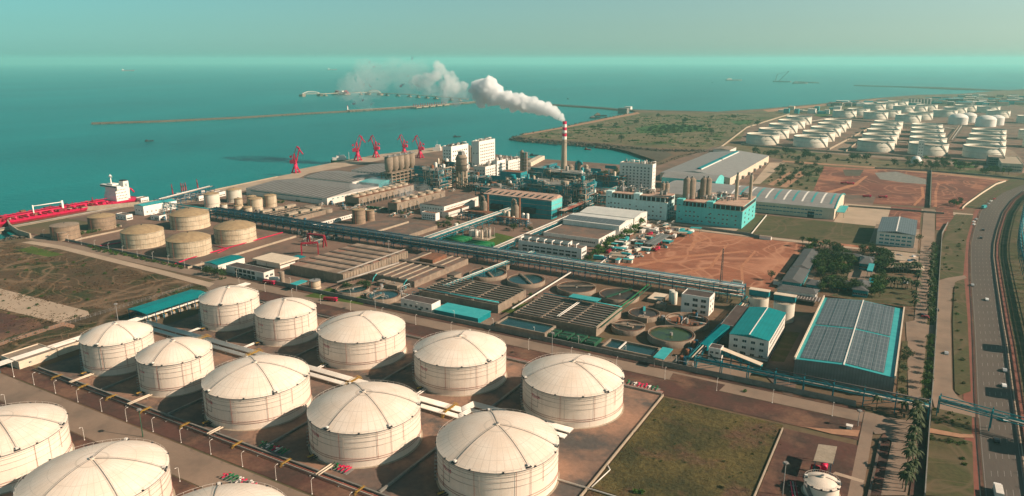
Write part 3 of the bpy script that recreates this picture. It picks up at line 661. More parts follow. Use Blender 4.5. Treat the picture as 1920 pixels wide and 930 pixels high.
def building(name, label, rect, h, wall='white', roof='roof_brown', kind='flat', rise=2.0, ridge=.5, axis='x', wins=(), doors=(), parapet=.6, plinth=True, cat='building', group=None, roofs_over=.3, hip=0, z0=0):
    x0, x1, y0, y1 = rect
    t = thing(name, label, cat, ((x0 + x1) / 2, (y0 + y1) / 2, z0), group)
    w = M(wall); w.box(x0, x1, y0, y1, z0 - .2, h)
    if kind == 'gable' and not hip:
        if axis == 'x':
            ym = y0 + (y1 - y0) * ridge
            for x, f in ((x0, 1), (x1, 0)):
                p = [(x, y0, h), (x, y1, h), (x, ym, h + rise - .05)]; w.face(p[::-1] if f else p)
        else:
            xm = x0 + (x1 - x0) * ridge
            for y, f in ((y0, 0), (y1, 1)):
                p = [(x0, y, h), (x1, y, h), (xm, y, h + rise - .05)]; w.face(p[::-1] if f else p)
    if kind == 'flat' and parapet:
        p = .3
        w.box(x0, x1, y0, y0 + p, h, h + parapet); w.box(x0, x1, y1 - p, y1, h, h + parapet); w.box(x0, x0 + p, y0 + p, y1 - p, h, h + parapet); w.box(x1 - p, x1, y0 + p, y1 - p, h, h + parapet)
    w.obj('wall', t)
    r = M(roof)
    if kind == 'gable': r.gable(x0, x1, y0, y1, h + .02, rise, axis, roofs_over, ridge, hip)
    elif kind == 'arch':
        n = 8; o = roofs_over
        for i in range(n):
            a_, b_ = i / n, (i + 1) / n; za, zb = h + rise * math.sin(math.pi * a_), h + rise * math.sin(math.pi * b_)
            if axis == 'x':
                ya, yb = y0 + (y1 - y0) * a_, y0 + (y1 - y0) * b_; r.face([(x0 - o, ya, za), (x1 + o, ya, za), (x1 + o, yb, zb), (x0 - o, yb, zb)])
            else:
                xa, xb = x0 + (x1 - x0) * a_, x0 + (x1 - x0) * b_; r.face([(xb, y0 - o, zb), (xb, y1 + o, zb), (xa, y1 + o, za), (xa, y0 - o, za)])
        wf = M(wall)
        for q in ((x0, x1) if axis == 'x' else (y0, y1)):
            P = [((q, y0 + (y1 - y0) * i / n, h + rise * math.sin(math.pi * i / n)) if axis == 'x' else (x0 + (x1 - x0) * i / n, q, h + rise * math.sin(math.pi * i / n))) for i in range(n + 1)]
            wf.face(P if (q == x1) == (axis == 'x') else P[::-1])
            wf.obj('gable_wall', t); wf = M(wall)
    else: 
        p = .3 if parapet else -roofs_over
        r.box(x0 + p, x1 - p, y0 + p, y1 - p, h + .01, h + .12)
    r.obj('roof', t)
    for f in wins: windows(t, rect, *f[:7], **(f[7] if len(f) > 7 else {}))
    for face, q, w_, h_, *mm in doors:
        d = M(mm[0] if mm else 'dark'); 
        if face == 'S': X = x0 + (x1 - x0) * q; d.box(X - w_ / 2, X + w_ / 2, y0 - .1, y0 + .05, z0, z0 + h_)
        else: Y = y0 + (y1 - y0) * q; d.box(x1 - .05, x1 + .1, Y - w_ / 2, Y + w_ / 2, z0, z0 + h_)
        d.obj('door', t)
    return t
def roof_units(t, rect, h, n, seed, size=(1, 3), mats=('grey_metal', 'pipe_grey', 'concrete_grey', 'pipe_white')):
    """machinery standing on a roof: every unit a part"""
    r = random.Random(seed); x0, x1, y0, y1 = rect
    for _ in range(n):
        s_ = r.uniform(*size); x = r.uniform(x0 + s_, x1 - s_); y = r.uniform(y0 + s_, y1 - s_); m = M(r.choice(mats)); k = r.random()
        if k < .35: m.cyl(x, y, h, h + s_ * r.uniform(.8, 1.8), s_ * .45, n=10); m.cyl(x, y, h + s_ * 1.0, h + s_ * 2.0, s_ * .12, n=5); m.obj('roof_vessel', t)
        elif k < .65:
            m.box(x - s_ * .6, x + s_ * .6, y - s_ * .4, y + s_ * .4, h, h + s_ * .8); m.tube((x, y, h + s_ * .8), (x + s_, y, h + s_ * 1.3), s_ * .15, 6); m.obj('roof_unit', t)
        else:
            m.path([(x, y, h), (x, y, h + s_), (x + s_ * 1.4, y, h + s_), (x + s_ * 1.4, y + s_, h + s_), (x + s_ * 1.4, y + s_, h)], s_ * .14, 6); m.obj('roof_duct', t)
def rack(name, label, p, q, width, levels, step, steel='blue_steel', pipes=(), top=True, cat='pipe rack', group=None, walk=False, brace=True):
    """pipe bridge from p to q: portal supports, side trusses and every pipe run a part"""
    p = Vector((*p, 0)); q = Vector((*q, 0)); L_ = (q - p).length; d = (q - p).normalized(); o = Vector((-d.y, d.x, 0)) * (width / 2)
    t = thing(name, label, cat, tuple(p), group); n = max(1, round(L_ / step)); hw = levels[-1]
    for i in range(n + 1):
        c = p + d * (L_ * i / n); m = M(steel)
        for s_ in (-1, 1): m.bar(c + o * s_, c + o * s_ + Vector((0, 0, hw + 1.0)), .42)
        for z in levels: m.bar(c - o + Vector((0, 0, z)), c + o + Vector((0, 0, z)), .36)
        if brace and i < n and i % 3 == 0:
            e = c + d * (L_ / n)
            for s_ in (-1, 1): m.bar(c + o * s_ + Vector((0, 0, 1)), e + o * s_ + Vector((0, 0, levels[0])), .2)
        m.obj('support', t)
    for s_ in (-1, 1):
        m = M(steel)
        for z in levels: m.bar(p + o * s_ + Vector((0, 0, z)), q + o * s_ + Vector((0, 0, z)), .3)
        if len(levels) > 1:
            k = n * 2
            for i in range(k):
                a_ = p + d * (L_ * i / k) + o * s_; b_ = p + d * (L_ * (i + 1) / k) + o * s_
                za, zb = (levels[0], levels[-1]) if i % 2 == 0 else (levels[-1], levels[0]); m.bar(a_ + Vector((0, 0, za)), b_ + Vector((0, 0, zb)), .16)
        m.obj('side_truss', t)
    for lv, x, r, mn in pipes:
        m = M(mn); z = levels[lv] + .2 + r; c = o * x; m.tube(p + c + Vector((0, 0, z)), q + c + Vector((0, 0, z)), r, 6); m.obj('pipe', t)
    if walk:
        m = M('grey_metal'); c = o * 1.15
        m.prism([tuple((p + c)[:2]), tuple((q + c)[:2]), tuple((q + c * 1.2)[:2]), tuple((p + c * 1.2)[:2])], hw - .1, hw)
        for z in (.5, 1.0): m.bar(p + c * 1.2 + Vector((0, 0, hw + z)), q + c * 1.2 + Vector((0, 0, hw + z)), .08)
        m.obj('walkway', t)
    return t
def pipe_run(name, label, pts, r, mname, cat='pipeline', group=None, sleepers=0):
    m = M(mname); m.path(pts, r, 8)
    o = m.obj(name, None, loc=(pts[0][0], pts[0][1], 0)); return tag(o, label, cat, group)
# ================================================================ NEAR TANK FARM
FACE = -1.05   # where the tanks' fittings face (towards -Y / +X side)
XS = [-343, -297.5, -244, -183.3, -123]
codesA = ['T2102', 'T2104', 'T2106', 'T2108', 'T2110']; codesB = ['T2101', 'T2103', 'T2105', 'T2107', 'T2109']
YA = [197.5, 197.5, 199.5, 201, 205]; YB = [266.5, 267, 269, 270.5, 270.5]
RR = [16.4, 16.5, 22.4, 22.3, 22.4]
labA = ['white domed tank marked T2102, beside the low cream buildings', 'white domed tank marked T2104, smaller one in the front row', 'large white domed tank marked T2106 in the front row', 'large white domed tank marked T2108, centre of the front row', 'large white domed tank marked T2110, cut by the bottom edge']
labB = ['white domed tank marked T2101, nearest the long teal shed', 'white domed tank marked T2103, smaller one in the back row', 'large white domed tank marked T2105 in the back row', 'large white domed tank marked T2107, behind tank T2108', 'large white domed tank marked T2109, beside the bare corner of the dike']
HT = [21.2, 21.0, 21.0, 20.8, 20.6]; HW = [15.8, 15.8, 14.6, 14.6, 14.6]
RIBA = [(-.6, .5, 3.2), (-.65, .6, 3.3), (-1.1, .3, 1.15, 3.3), (-.72, .42, 1.38, 3.4), (-.75, .5, 1.3, 3.3)]; RIBB = [(-.3, 1.6, 3.2), (-.25, 1.1, 3.3), (-1.5, .5, 2.9), (-1.35, .65, 2.9), (-1.25, .7, 1.4, 2.8)]
for i in range(5):
    ht = HT[i]; hw = HW[i]
    dome_tank(XS[i], YA[i], RR[i], hw, ht, labA[i], codesA[i], face=-1.1 - .1 * i, ribs=RIBA[i])
    dome_tank(XS[i], YB[i], RR[i], hw, ht, labB[i], codesB[i], face=-1.15 - .08 * i, ribs=RIBB[i])
dome_tank(-290, 117, 22.4, 14.6, 20.5, 'large white domed tank cut by the left edge of the photo', None, face=-.7, ribs=(-.9, .2, 1.1, 3.1))
dome_tank(-229, 117.5, 22.6, 14.6, 20.6, 'large white domed tank at the bottom left corner, closest of all', None, face=-.8, ribs=(-.95, .25, 1.15, 2.6))
dome_tank(-171, 119, 22.4, 14.6, 20.5, 'white domed tank with only its roof showing at the bottom edge', None, face=-.8, ribs=(-.8, .4, 1.2, 3.0))
# bund walls
def wall_seg(name, label, p, q, th, h, mname='concrete_grey', cat='wall', group=None, loc=None):
    p = Vector(p); q = Vector(q); d = (q - p).normalized(); o = Vector((-d.y, d.x)) * th / 2
    m = M(mname); m.prism([tuple(p - o), tuple(q - o), tuple(q + o), tuple(p + o)], -.1, h)
    return tag(m.obj(name, None, (p.x, p.y, 0)), label, cat, group)
for i, x in enumerate((-320.5, -271.5, -213.5, -153.5)):
    wall_seg('bund_wall', 'low bund wall between tanks %s and %s' % (codesA[i], codesA[i + 1]), (x, 173.5), (x, 231), .9, 1.0, group='bund walls between the domed tanks')
    wall_seg('bund_wall', 'low bund wall between tanks %s and %s' % (codesB[i], codesB[i + 1]), (x + 1, 243), (x + 1, 297), .9, 1.0, group='bund walls between the domed tanks')
wall_seg('bund_wall', 'pale bund wall between the tank yard and the grass plot', (-90, 120), (-90, 298.5), .5, 1.0, 'concrete_pale')
wall_seg('bund_wall', 'long bund wall along the far side of the tank yard', (-372, 298.8), (-91, 298.8), .8, 1.1)
wall_seg('bund_wall', 'long bund wall beside the pipe trench on the near side', (-372, 172.6), (-91, 172.6), .7, 1.1)
wall_seg('bund_wall', 'pale bund wall between the grass plot and the brown yard', (-36.6, 120), (-36.6, 293), .5, 1.0, 'concrete_pale')
wall_seg('bund_wall', 'low bund wall round the nearest row of tanks', (-330, 131.5), (-95, 131.5), .7, 1.1)
wall_seg('boundary_wall', 'long grey boundary wall beside the plant road', (-395, 331.3), (-12, 331.3), .5, 2.6)
wall_seg('boundary_wall', 'grey boundary wall along the brown field and old tanks', (-668, 330.5), (-402, 330.5), .4, 1.8)
# pipe bundles
def bundle(name, label, pts_c, n, gap, r, mname, z=1.2, cat='pipeline', posts=8, group=None, pm='grey_metal'):
    """parallel pipes following one polyline, each a part, over small sleepers"""
    P = [Vector(p) for p in pts_c]; t = thing(name, label, cat, (P[0].x, P[0].y, 0), group)
    N = []
    for i, p in enumerate(P):
        a_ = (P[i] - P[i - 1]).normalized() if i else (P[1] - P[0]).normalized(); b_ = (P[i + 1] - P[i]).normalized() if i < len(P) - 1 else a_
        nn = Vector((-(a_ + b_).y, (a_ + b_).x)).normalized(); N.append(nn / max(.5, nn.dot(Vector((-a_.y, a_.x)))))
    for k in range(n):
        o = (k - (n - 1) / 2) * gap; m = M(mname if isinstance(mname, str) else mname[k % len(mname)])
        m.path([(p.x + q.x * o, p.y + q.y * o, z) for p, q in zip(P, N)], r, 8); m.obj('pipe', t)
    w = n * gap / 2 + .4
    for p, q in zip(P[:-1], P[1:]):
        L_ = (q - p).length; d = (q - p) / L_; o = Vector((-d.y, d.x)) * w
        for j in range(int(L_ / posts)):
            c = p + d * (j + .5) * posts; m = M(pm); m.bar((c.x - o.x, c.y - o.y, z - r - .15), (c.x + o.x, c.y + o.y, z - r - .15), .3)
            for s_ in (-.8, .8): m.bar((c.x + o.x * s_, c.y + o.y * s_, 0), (c.x + o.x * s_, c.y + o.y * s_, z - r - .1), .25)
            m.obj('sleeper', t)
    return t
bundle('pipe_bundle', 'four white pipes with square bends between the two tank rows, far bundle', [(-383, 238.5), (-161.5, 238.5), (-160, 246), (-112, 246)], 4, 1.05, .42, 'pipe_white', z=1.5, posts=12, group='white pipe bundles between the tank rows')
bundle('pipe_bundle', 'three white pipes between the two tank rows, near bundle', [(-383, 233), (-159.5, 233), (-158, 240.5), (-112, 240.5)], 3, 1.05, .42, 'pipe_white', z=1.5, posts=12, group='white pipe bundles between the tank rows')
bundle('pipe_trench', 'dark low pipes along the near bund wall', [(-372, 170.4), (-91, 170.4)], 3, .7, .18, ['dark_pipe', 'pipe_grey', 'pipe_red'], z=.7, posts=14)
bundle('pipe_trench', 'thin brown pipes along the far bund wall', [(-372, 301), (-91, 301)], 3, .8, .16, ['pipe_red', 'pipe_grey', 'pipe_red'], z=.6, posts=14)
bundle('pipe_trench', 'thin pipes beside the nearest row of tanks', [(-392, 134), (-95, 134)], 3, .7, .18, ['pipe_red', 'pipe_grey', 'dark_pipe'], z=.6, posts=14)
bundle('pipe_bundle', 'white pipe rack beside the teal roofed shed', [(-386, 120), (-386, 316)], 5, 1.1, .4, 'pipe_white', z=3.6, posts=9, pm='teal_steel')
pipe_run('water_pipe', 'single white pipe crossing the grass plot from the tank yard', [(-112, 232, .9), (-112, 212, .9), (-37, 213.2, .6)], .28, 'pipe_white')
pipe_run('water_pipe', 'short white branch pipe at the edge of the grass plot', [(-89, 214, .5), (-87.5, 228, .5), (-90, 231, .5)], .22, 'pipe_white')
for i, (x, y, w_) in enumerate([(XS[k], y, w) for k in range(5) for y, w in ((YB[k], 'B'), (YA[k], 'A'))]):
    k = i // 2; code = (codesB if w_ == 'B' else codesA)[k]; r = RR[k]
    if w_ == 'B': pts = [(x - 5, y - r * .96, 1.1), (x - 5, 241, 1.1)]
    else: pts = [(x + 3, y - r * .98, 1.1), (x + 3, 170, 1.1)]
    bundle('feed_pipe', 'pair of feed pipes at the foot of tank ' + code, [p[:2] for p in pts], 2, 1.3, .3, 'pipe_white' if w_ == 'B' else 'cream', z=1.1, posts=6, group='feed pipes of the domed tanks')
# yellow stiles over the pipes
def stile(x, y, rz, label):
    t = thing('pipe_stile', label, 'footbridge', (0, 0, 0), 'yellow stiles over the pipes')
    m = M('yellow'); m.box(-.6, .6, -4.2, 4.2, 2.2, 2.35, bottom=True); m.obj('deck', t)
    for s_ in (-1, 1):
        m = M('yellow')
        m.bar((s_ * .6, -4.2, 3.2), (s_ * .6, 4.2, 3.2), .1); m.bar((s_ * .6, -4.2, 3.2), (s_ * .6, -6.2, 1), .1); m.bar((s_ * .6, 4.2, 3.2), (s_ * .6, 6.2, 1), .1)
        for q in (-4.2, -1.4, 1.4, 4.2): m.bar((s_ * .6, q, 0), (s_ * .6, q, 3.2), .1)
        m.obj('handrail', t)
        m = M('yellow')
        for j in range(7): m.box(-.6, .6, s_ * (4.2 + j * .32) - .14, s_ * (4.2 + j * .32) + .14, 2.1 - j * .32, 2.2 - j * .32)
        m.obj('steps', t)
    t.location = (x, y, 0); t.rotation_euler = (0, 0, rz); return t
st0 = None
for x, y, lb in ((-331, 236.5, 'between tanks T2101 and T2102'), (-290, 236.5, 'behind tank T2104'), (-222, 236.5, 'right of tank T2106'), (-166, 236.5, 'right of tank T2108')):
    lb = 'yellow stile over the white pipes ' + lb
    if st0 is None: st0 = stile(x, y, 0, lb)
    else: dup(st0, (x, y, 0), 0, lb)
for i, x in enumerate((-352, -330, -308, -283, -256, -224, -197, -160, -130, -108)):
    dup(st0, (x, 170.8, 0), 0, 'yellow stile over the dark pipes by the road, %s from the left' % ordn(i), scale=.5)
# red and green valve clusters
def valves(x, y, n, label, seed, rz=0):
    r = random.Random(seed); t = thing('valve_manifold', label, 'valves', (x, y, 0), 'valve manifolds of the tank farm')
    m = M('concrete_grey'); m.box(x - n * .9, x + n * .9, y - 2.2, y + 2.2, 0, .3); m.obj('base', t)
    for i in range(n):
        c = ('red_paint', 'green_paint', 'dark_pipe', 'green_paint', 'red_paint', 'pipe_white')[r.randrange(6)]
        px = x - n * .9 + .9 + i * 1.75; m = M(c); m.tube((px, y - 2, .9), (px, y + 2, .9), .28, 6); m.tube((px, y, .9), (px, y, 1.9), .1, 4)
        m.cyl(px, y + r.uniform(-1, 1), 1.8, 2.0, .5, n=8); m.obj('valve', t)
for i, (px, py, n) in enumerate([(398, 738, 6), (440, 752, 7), (600, 742 + 30, 5), (515, 848 - 5, 8), (1205, 726, 9), (450, 905, 9), (640, 880, 5)]):
    x, y = G(px, py); valves(x, y, n, ['red and green valves by the road below tank T2102', 'green valves by the road below tank T2104', 'valves below the left side of tank T2108', 'red and green valves by the road below tank T2106', 'red and green valves at the corner near tank T2109', 'red and green valves beside the lowest road', 'valves on the bund below tank T2108'][i], i + 5)
# ---------------------------------------------------------------- street lamps
def lamp(h=8, label='', arms=1):
    t = thing('street_lamp', label, 'street lamp', (0, 0, 0), 'street lamps of the plant')
    m = M('pipe_white'); m.cyl(0, 0, 0, .5, .3, n=8); m.cyl(0, 0, .5, h, .10, .07, n=6); m.obj('pole', t)
    m = M('pipe_white'); m.path([(0, 0, h - .1), (.5, 0, h + .35), (1.4, 0, h + .5)], .07, 4); m.obj('arm', t)
    m = M('pipe_white'); m.box(1.1, 1.9, -.18, .18, h + .4, h + .58, bottom=True); m.obj('lamp_head', t)
    return t
LAMP = None
def put_lamp(x, y, rz, label, s=1):
    global LAMP
    if LAMP is None: LAMP = lamp(8, label); LAMP.location = (x, y, 0); LAMP.rotation_euler = (0, 0, rz); return
    dup(LAMP, (x, y, 0), rz, label, s)
lampsets = [
 ('on the kerb below the front tank row', [(x, 161.2) for x in range(-372, -100, 18)], 1.57),
 ('behind the back tank row', [(x, 316) for x in range(-395, 0, 25)], 1.57),
 ('inside the sewage works wall', [(x, 334) for x in range(-392, -20, 27)], -1.57),
 ('by the brown field', [(x, 329) for x in range(-660, -405, 19)], 1.57),
 ('by the closest tanks', [(x, 143) for x in range(-372, -190, 30)], -1.57)]
for where, P, rz in lampsets:
    for i, (x, y) in enumerate(P): put_lamp(x, y, rz, 'street lamp %s, %s from left' % (where, ordn(i)), .72)
def mast(x, y, h, r, label, mname='grey_metal', head=True, lattice=False):
    t = thing('mast', label, 'mast', (x, y, 0)); m = M(mname)
    if lattice:
        for k in range(3):
            an = 2.1 * k; m.bar((x + 1.1 * math.cos(an), y + 1.1 * math.sin(an), 0), (x + .35 * math.cos(an), y + .35 * math.sin(an), h), .22)
        n = int(h / 1.6)
        for j in range(n):
            w0 = 1.1 - .75 * j / n; w1 = 1.1 - .75 * (j + 1) / n
            for k in range(3): m.bar((x + w0 * math.cos(2.1 * k), y + w0 * math.sin(2.1 * k), h * j / n), (x + w1 * math.cos(2.1 * k + 2.1), y + w1 * math.sin(2.1 * k + 2.1), h * (j + 1) / n), .1)
    else: m.cyl(x, y, 0, h, r, r * .5, n=8)
    m.obj('pole', t)
    if head:
        m = M('grey_metal'); m.cyl(x, y, h, h + .3, r * 4, n=8)
        for k in range(6): m.box(x + math.cos(k) * r * 4 - .25, x + math.cos(k) * r * 4 + .25, y + math.sin(k) * r * 4 - .2, y + math.sin(k) * r * 4 + .2, h - .3, h, bottom=True)
        m.obj('floodlight', t)
for px, py, yt, lb in ((268, 820, 768, 'green lighting mast beside the road below tank T2104'), (224, 620, 570, 'lighting mast at the edge of the brown field'), (1035, 668, 624, 'lighting mast by the long settling tank'), (704, 583, 546, 'lighting mast by the round clarifiers'), (730, 488, 452, 'lighting mast beside the covered basin'), (1467, 930, 868, 'tall floodlight mast in the brown yard'), (1608, 800, 770, 'lighting mast in the brown yard near the wall')):
    x, y = G(px, py); mast(x, y, hgt(px, py, yt), .22, lb, 'green_dark' if 'green' in lb else 'grey_metal')
x, y = G(1349, 562); mast(x, y, hgt(1349, 562, 466), .5, 'tall dark lattice mast in front of the red field', 'dark_pipe', False, True)
# ---------------------------------------------------------------- left edge: cream sheds and the teal shed
rect, h = RB((10, 668), (38, 690), (96, 656), 700)
building('pump_house', 'low cream block at the left edge by the white pipes', rect, 3.6, 'cream', 'concrete', wins=[('E', 2, 1, 2.2, 0, 1.2, .8)])
building('pump_house', 'smaller cream block beside the reddish soil, left of tank T2102', (rect[1] - 8, rect[1] - 1, rect[3] + 1, rect[3] + 13), 3.4, 'cream', 'concrete')
rect, h = RB((249, 577), (277, 594), (383, 549), h=6.5)
t = thing('open_shed', 'long open shed with a bright teal roof by the brown field', 'shed', ((rect[0] + rect[1]) / 2, (rect[2] + rect[3]) / 2, 0))
m = M('teal_roof'); m.gable(rect[0], rect[1], rect[2], rect[3], 6.5, .9, 'y', .5); m.obj('roof', t)
for i in range(9):
    for x in (rect[0], rect[1]): 
        m = M('blue_steel'); yy = rect[2] + (rect[3] - rect[2]) * i / 8; m.bar((x, yy, 0), (x, yy, 6.5), .35); m.obj('post', t)
for i in range(8):
    yy = rect[2] + (rect[3] - rect[2]) * (i + .5) / 8; m = M('pipe_grey'); m.box(rect[0] + 2, rect[1] - 3, yy - 1.5, yy + 1.5, 0, 1.8); m.m('yellow').tube((rect[0] + 2, yy, 2.2), (rect[1] - 2, yy, 2.2), .35, 6); m.obj('pump', t)
# fence along the field
def fence(name, label, p, q, h, step=3.0, mname='grey_metal'):
    p = Vector(p); q = Vector(q); L_ = (q - p).length; d = (q - p) / L_; m = M(mname)
    for i in range(int(L_ / step) + 1): c = p + d * i * step; m.bar((c.x, c.y, 0), (c.x, c.y, h), .12)
    for z in (.3, .6, 1): m.bar((p.x, p.y, h * z), (q.x, q.y, h * z), .07)
    return tag(m.obj(name, None, (p.x, p.y, 0)), label, 'fence')
fence('fence', 'thin post fence between the brown field and the side road', (-422, 160), (-422, 300), 2.2)
# ================================================================ OLD TANKS ON THE LEFT
for (l, r, b, e), lb in zip([(230, 312, 467, 432), (315, 400, 484, 452), (321, 396, 432, 408), (404, 483, 459, 427)],
        ['tan roofed pale tank, leftmost of the four in the walled yard', 'tan roofed pale tank nearest the brown field, front of the four', 'tan roofed pale tank at the back of the walled yard', 'tan roofed pale tank with a red riser, nearest the pipe rack']):
    cx, cy, R = tank_at(l, r, b); simple_tank(cx, cy, R, 12.8, lb, 'tank_old', rise=.13, group='tan roofed tanks in the walled yard')
cx, cy, R = tank_at(97, 153, 450); simple_tank(cx, cy, R, 11.5, 'dull brown tank by the curved sea wall', 'tank_brown', 'concrete', .06)
cx, cy, R = tank_at(167, 220, 432); simple_tank(cx, cy, R, 11.5, 'dull brown tank behind the ship jetty, second from the sea wall', 'tank_brown', 'roof_tan', .1)
cx, cy, R = tank_at(108, 130, 452); simple_tank(cx, cy, R, 7, 'small brown tank standing in front of the larger brown one', 'tank_brown', 'concrete', .06, stair=False)
for (l, r, b, tp), lb in zip([(384, 414, 390, 361), (426, 455, 380, 353), (413, 427, 394, 382), (440, 456, 388, 371), (440, 455, 401, 384), (457, 474, 402, 387), (467, 494, 396, 370), (496, 520, 389, 364), (464, 482, 386, 366)],
        ['slim pale tank beside the blue pipe rack by the quay', 'slim pale tank second from the blue pipe rack', 'squat little pale tank at the foot of the slim tanks', 'small tan tank in the middle of the quay tanks', 'small tan tank in front of another small tank', 'small tank with a diagonal stair, low among the quay tanks', 'white tank with a tan rim beside the long warehouse', 'white tank nearest the long warehouse corner', 'tan tank half hidden behind the white pair']):
    cx, cy, R = tank_at(l, r, b); simple_tank(cx, cy, R, hat(cx, cy, tp) * .93, lb, 'tank_old' if 'tan' in lb.split()[1] else 'far_tank', rise=.1, nseg=24, bands=2, group='small tanks by the quay')
for (l, r, b, tp), lb in zip([(661.7, 686, 421, 392), (686.7, 703, 415, 394)], ['brown concrete tank with a diagonal stair, larger of the pair', 'smaller brown tank with a diagonal stair beside its twin']):
    cx, cy, R = tank_at(l, r, b); simple_tank(cx, cy, R, hat(cx, cy, tp), lb, 'tank_brown', 'roof_tan', .03, nseg=24)
# red fire main and dikes round the old tanks
pipe_run('fire_main', 'bright red pipe along the front of the old tank yard', [(*W([(326, 497)])[0], .6), (*W([(352, 487)])[0], .6), (*W([(420, 468)])[0], .6), (*W([(530, 437)])[0], .6)], .45, 'red_paint')
pipe_run('fire_main', 'bright red pipe left of the old tank yard', [(*W([(173, 465)])[0], .6), (*W([(230, 455)])[0], .6)], .4, 'red_paint')
pipe_run('fire_main', 'short red branch pipe between two old tanks', [(*W([(400, 462)])[0], .6), (*W([(428, 467)])[0], .6), (*W([(408, 476)])[0], .6)], .3, 'red_paint')
def px_wall(name, label, pts, th, h, mname):
    P = W(pts); m = M(mname)
    for p, q in zip(P[:-1], P[1:]):
        p = Vector(p); q = Vector(q); d = (q - p).normalized(); o = Vector((-d.y, d.x)) * th / 2; p -= d * .02; m.prism([tuple(p - o), tuple(q - o), tuple(q + o), tuple(p + o)], -.1, h)
    return tag(m.obj(name, None, (P[0][0], P[0][1], 0)), label, 'wall')
px_wall('sea_wall', 'pale curved sea wall at the left end of the plant', [(58, 447), (36, 440), (20, 429), (16, 421), (24, 415), (50, 409), (100, 401), (180, 394), (262, 386)], 1.2, 4.5, 'concrete_pale')
px_wall('yard_wall', 'pale dike wall between the old tanks and the bushes', [(140, 452), (180, 443), (232, 432)], .7, 1.5, 'concrete_pale')
px_wall('yard_wall', 'pale dike wall with gaps left of the tan roofed tanks', [(122, 440), (165, 436), (228, 425)], .7, 1.5, 'concrete_pale')
px_wall('yard_wall', 'long pale dike wall beside the small teal roofed hut', [(352, 504), (440, 480), (555, 445)], .9, 1.6, 'concrete_pale')
px_wall('yard_wall', 'white dike wall along the road beside the red field', [(1118, 502), (1158, 472)], .5, 1.6, 'white')
px_wall('quay_wall', 'pale quay edge wall behind the long warehouses', [(330, 374), (420, 353), (520, 332)], .8, 1.2, 'concrete_pale')
# ================================================================ SMALL BUILDINGS BY THE ROAD
r_, h = RB((383, 492), (408, 497), (459, 483), 508)
building('store_hut', 'small white hut with a teal roof beside the tan roofed tanks', r_, h, 'white', 'teal_roof', 'gable', .9, axis='y')
r_, h = RB((423, 498), (494.5, 512), (514, 506), 528)
t = building('workshop', 'white two storey workshop with open bays and dark roof', r_, h, 'white', 'roof_dark', wins=[('E', 2, 1, h * .55, 0, 2.4, 1.4)], parapet=.3)
for i in range(5):
    x = r_[0] + (r_[1] - r_[0]) * (.28 + .11 * i); w = (r_[1] - r_[0]) * .085
    for z in (0.3, h * .55): M('dark').box(x - w / 2, x + w / 2, r_[2] - .06, r_[2] + .05, z, z + h * .36).obj('open_bay', t)
r_, h = RB((473.5, 487), (528, 498), (557, 485), 508)
t = thing('open_shed', 'open sided shed with a flat cream roof', 'shed', ((r_[0] + r_[1]) / 2, (r_[2] + r_[3]) / 2, 0))
M('cream').box(r_[0], r_[1], r_[2], r_[3], h, h + 1.2, bottom=True).obj('roof', t)
M('white').box(r_[0] + 1, r_[1] - 3, r_[2] + 3, r_[3] - 1, 0, h * .8).obj('back_wall', t)
for x in (r_[0] + .4, (r_[0] + r_[1]) / 2, r_[1] - .4):
    for y in (r_[2] + .4, r_[3] - .4): M('grey_metal').bar((x, y, 0), (x, y, h), .3).obj('post', t)
def canopy(name, label, rect, h, roofm, th=.35, postm='grey_metal', slope=0, cat='canopy'):
    x0, x1, y0, y1 = rect; t = thing(name, label, cat, ((x0 + x1) / 2, (y0 + y1) / 2, 0))
    m = M(roofm); m.box(x0, x1, y0, y1, h, h + th, bottom=True)
    if slope: m.v = [(x, y, z + slope * (x - x0) / (x1 - x0)) for x, y, z in m.v]
    m.obj('roof', t)
    for x in (x0 + .6, x1 - .6):
        for y in (y0 + .6, y1 - .6): M(postm).bar((x, y, 0), (x, y, h + slope * (x - x0) / (x1 - x0)), .3).obj('post', t)
    return t
r_, h = RB((545, 532), (555, 536.5), (576, 527), h=4.5); canopy('canopy', 'small teal canopy on the plant yard near the clarifiers', r_, h, 'teal_light')
r_, h = RB((547, 482), (557, 487), (572, 481), h=4); canopy('canopy', 'little teal canopy under the red gantry frame', r_, h, 'teal')
r_, h = RB((1226, 669), (1245, 677), (1260, 655), h=5); canopy('canopy', 'teal ribbed canopy beside the settling pond', r_, h, 'teal_light')
r_, h = RB((1066, 557), (1121, 567), (1125, 560), h=8.5); canopy('canopy', 'pale teal canopy on top of the big aeration basin', r_, h, 'teal_light')
x, y = G(530, 531); m = M('concrete'); m.cyl(x, y, 0, hgt(530, 531, 509), 1.6, n=16); tag(m.obj('concrete_silo', None, (x, y, 0)), 'slim round concrete silo beside the open workshop', 'silo')
cx, cy, R = tank_at(581, 602, 543); simple_tank(cx, cy, R, hat(cx, cy, 525), 'stained pale tank with a rusty band near the clarifiers', 'tank_old', 'grey_metal', .05, nseg=24, bands=2)
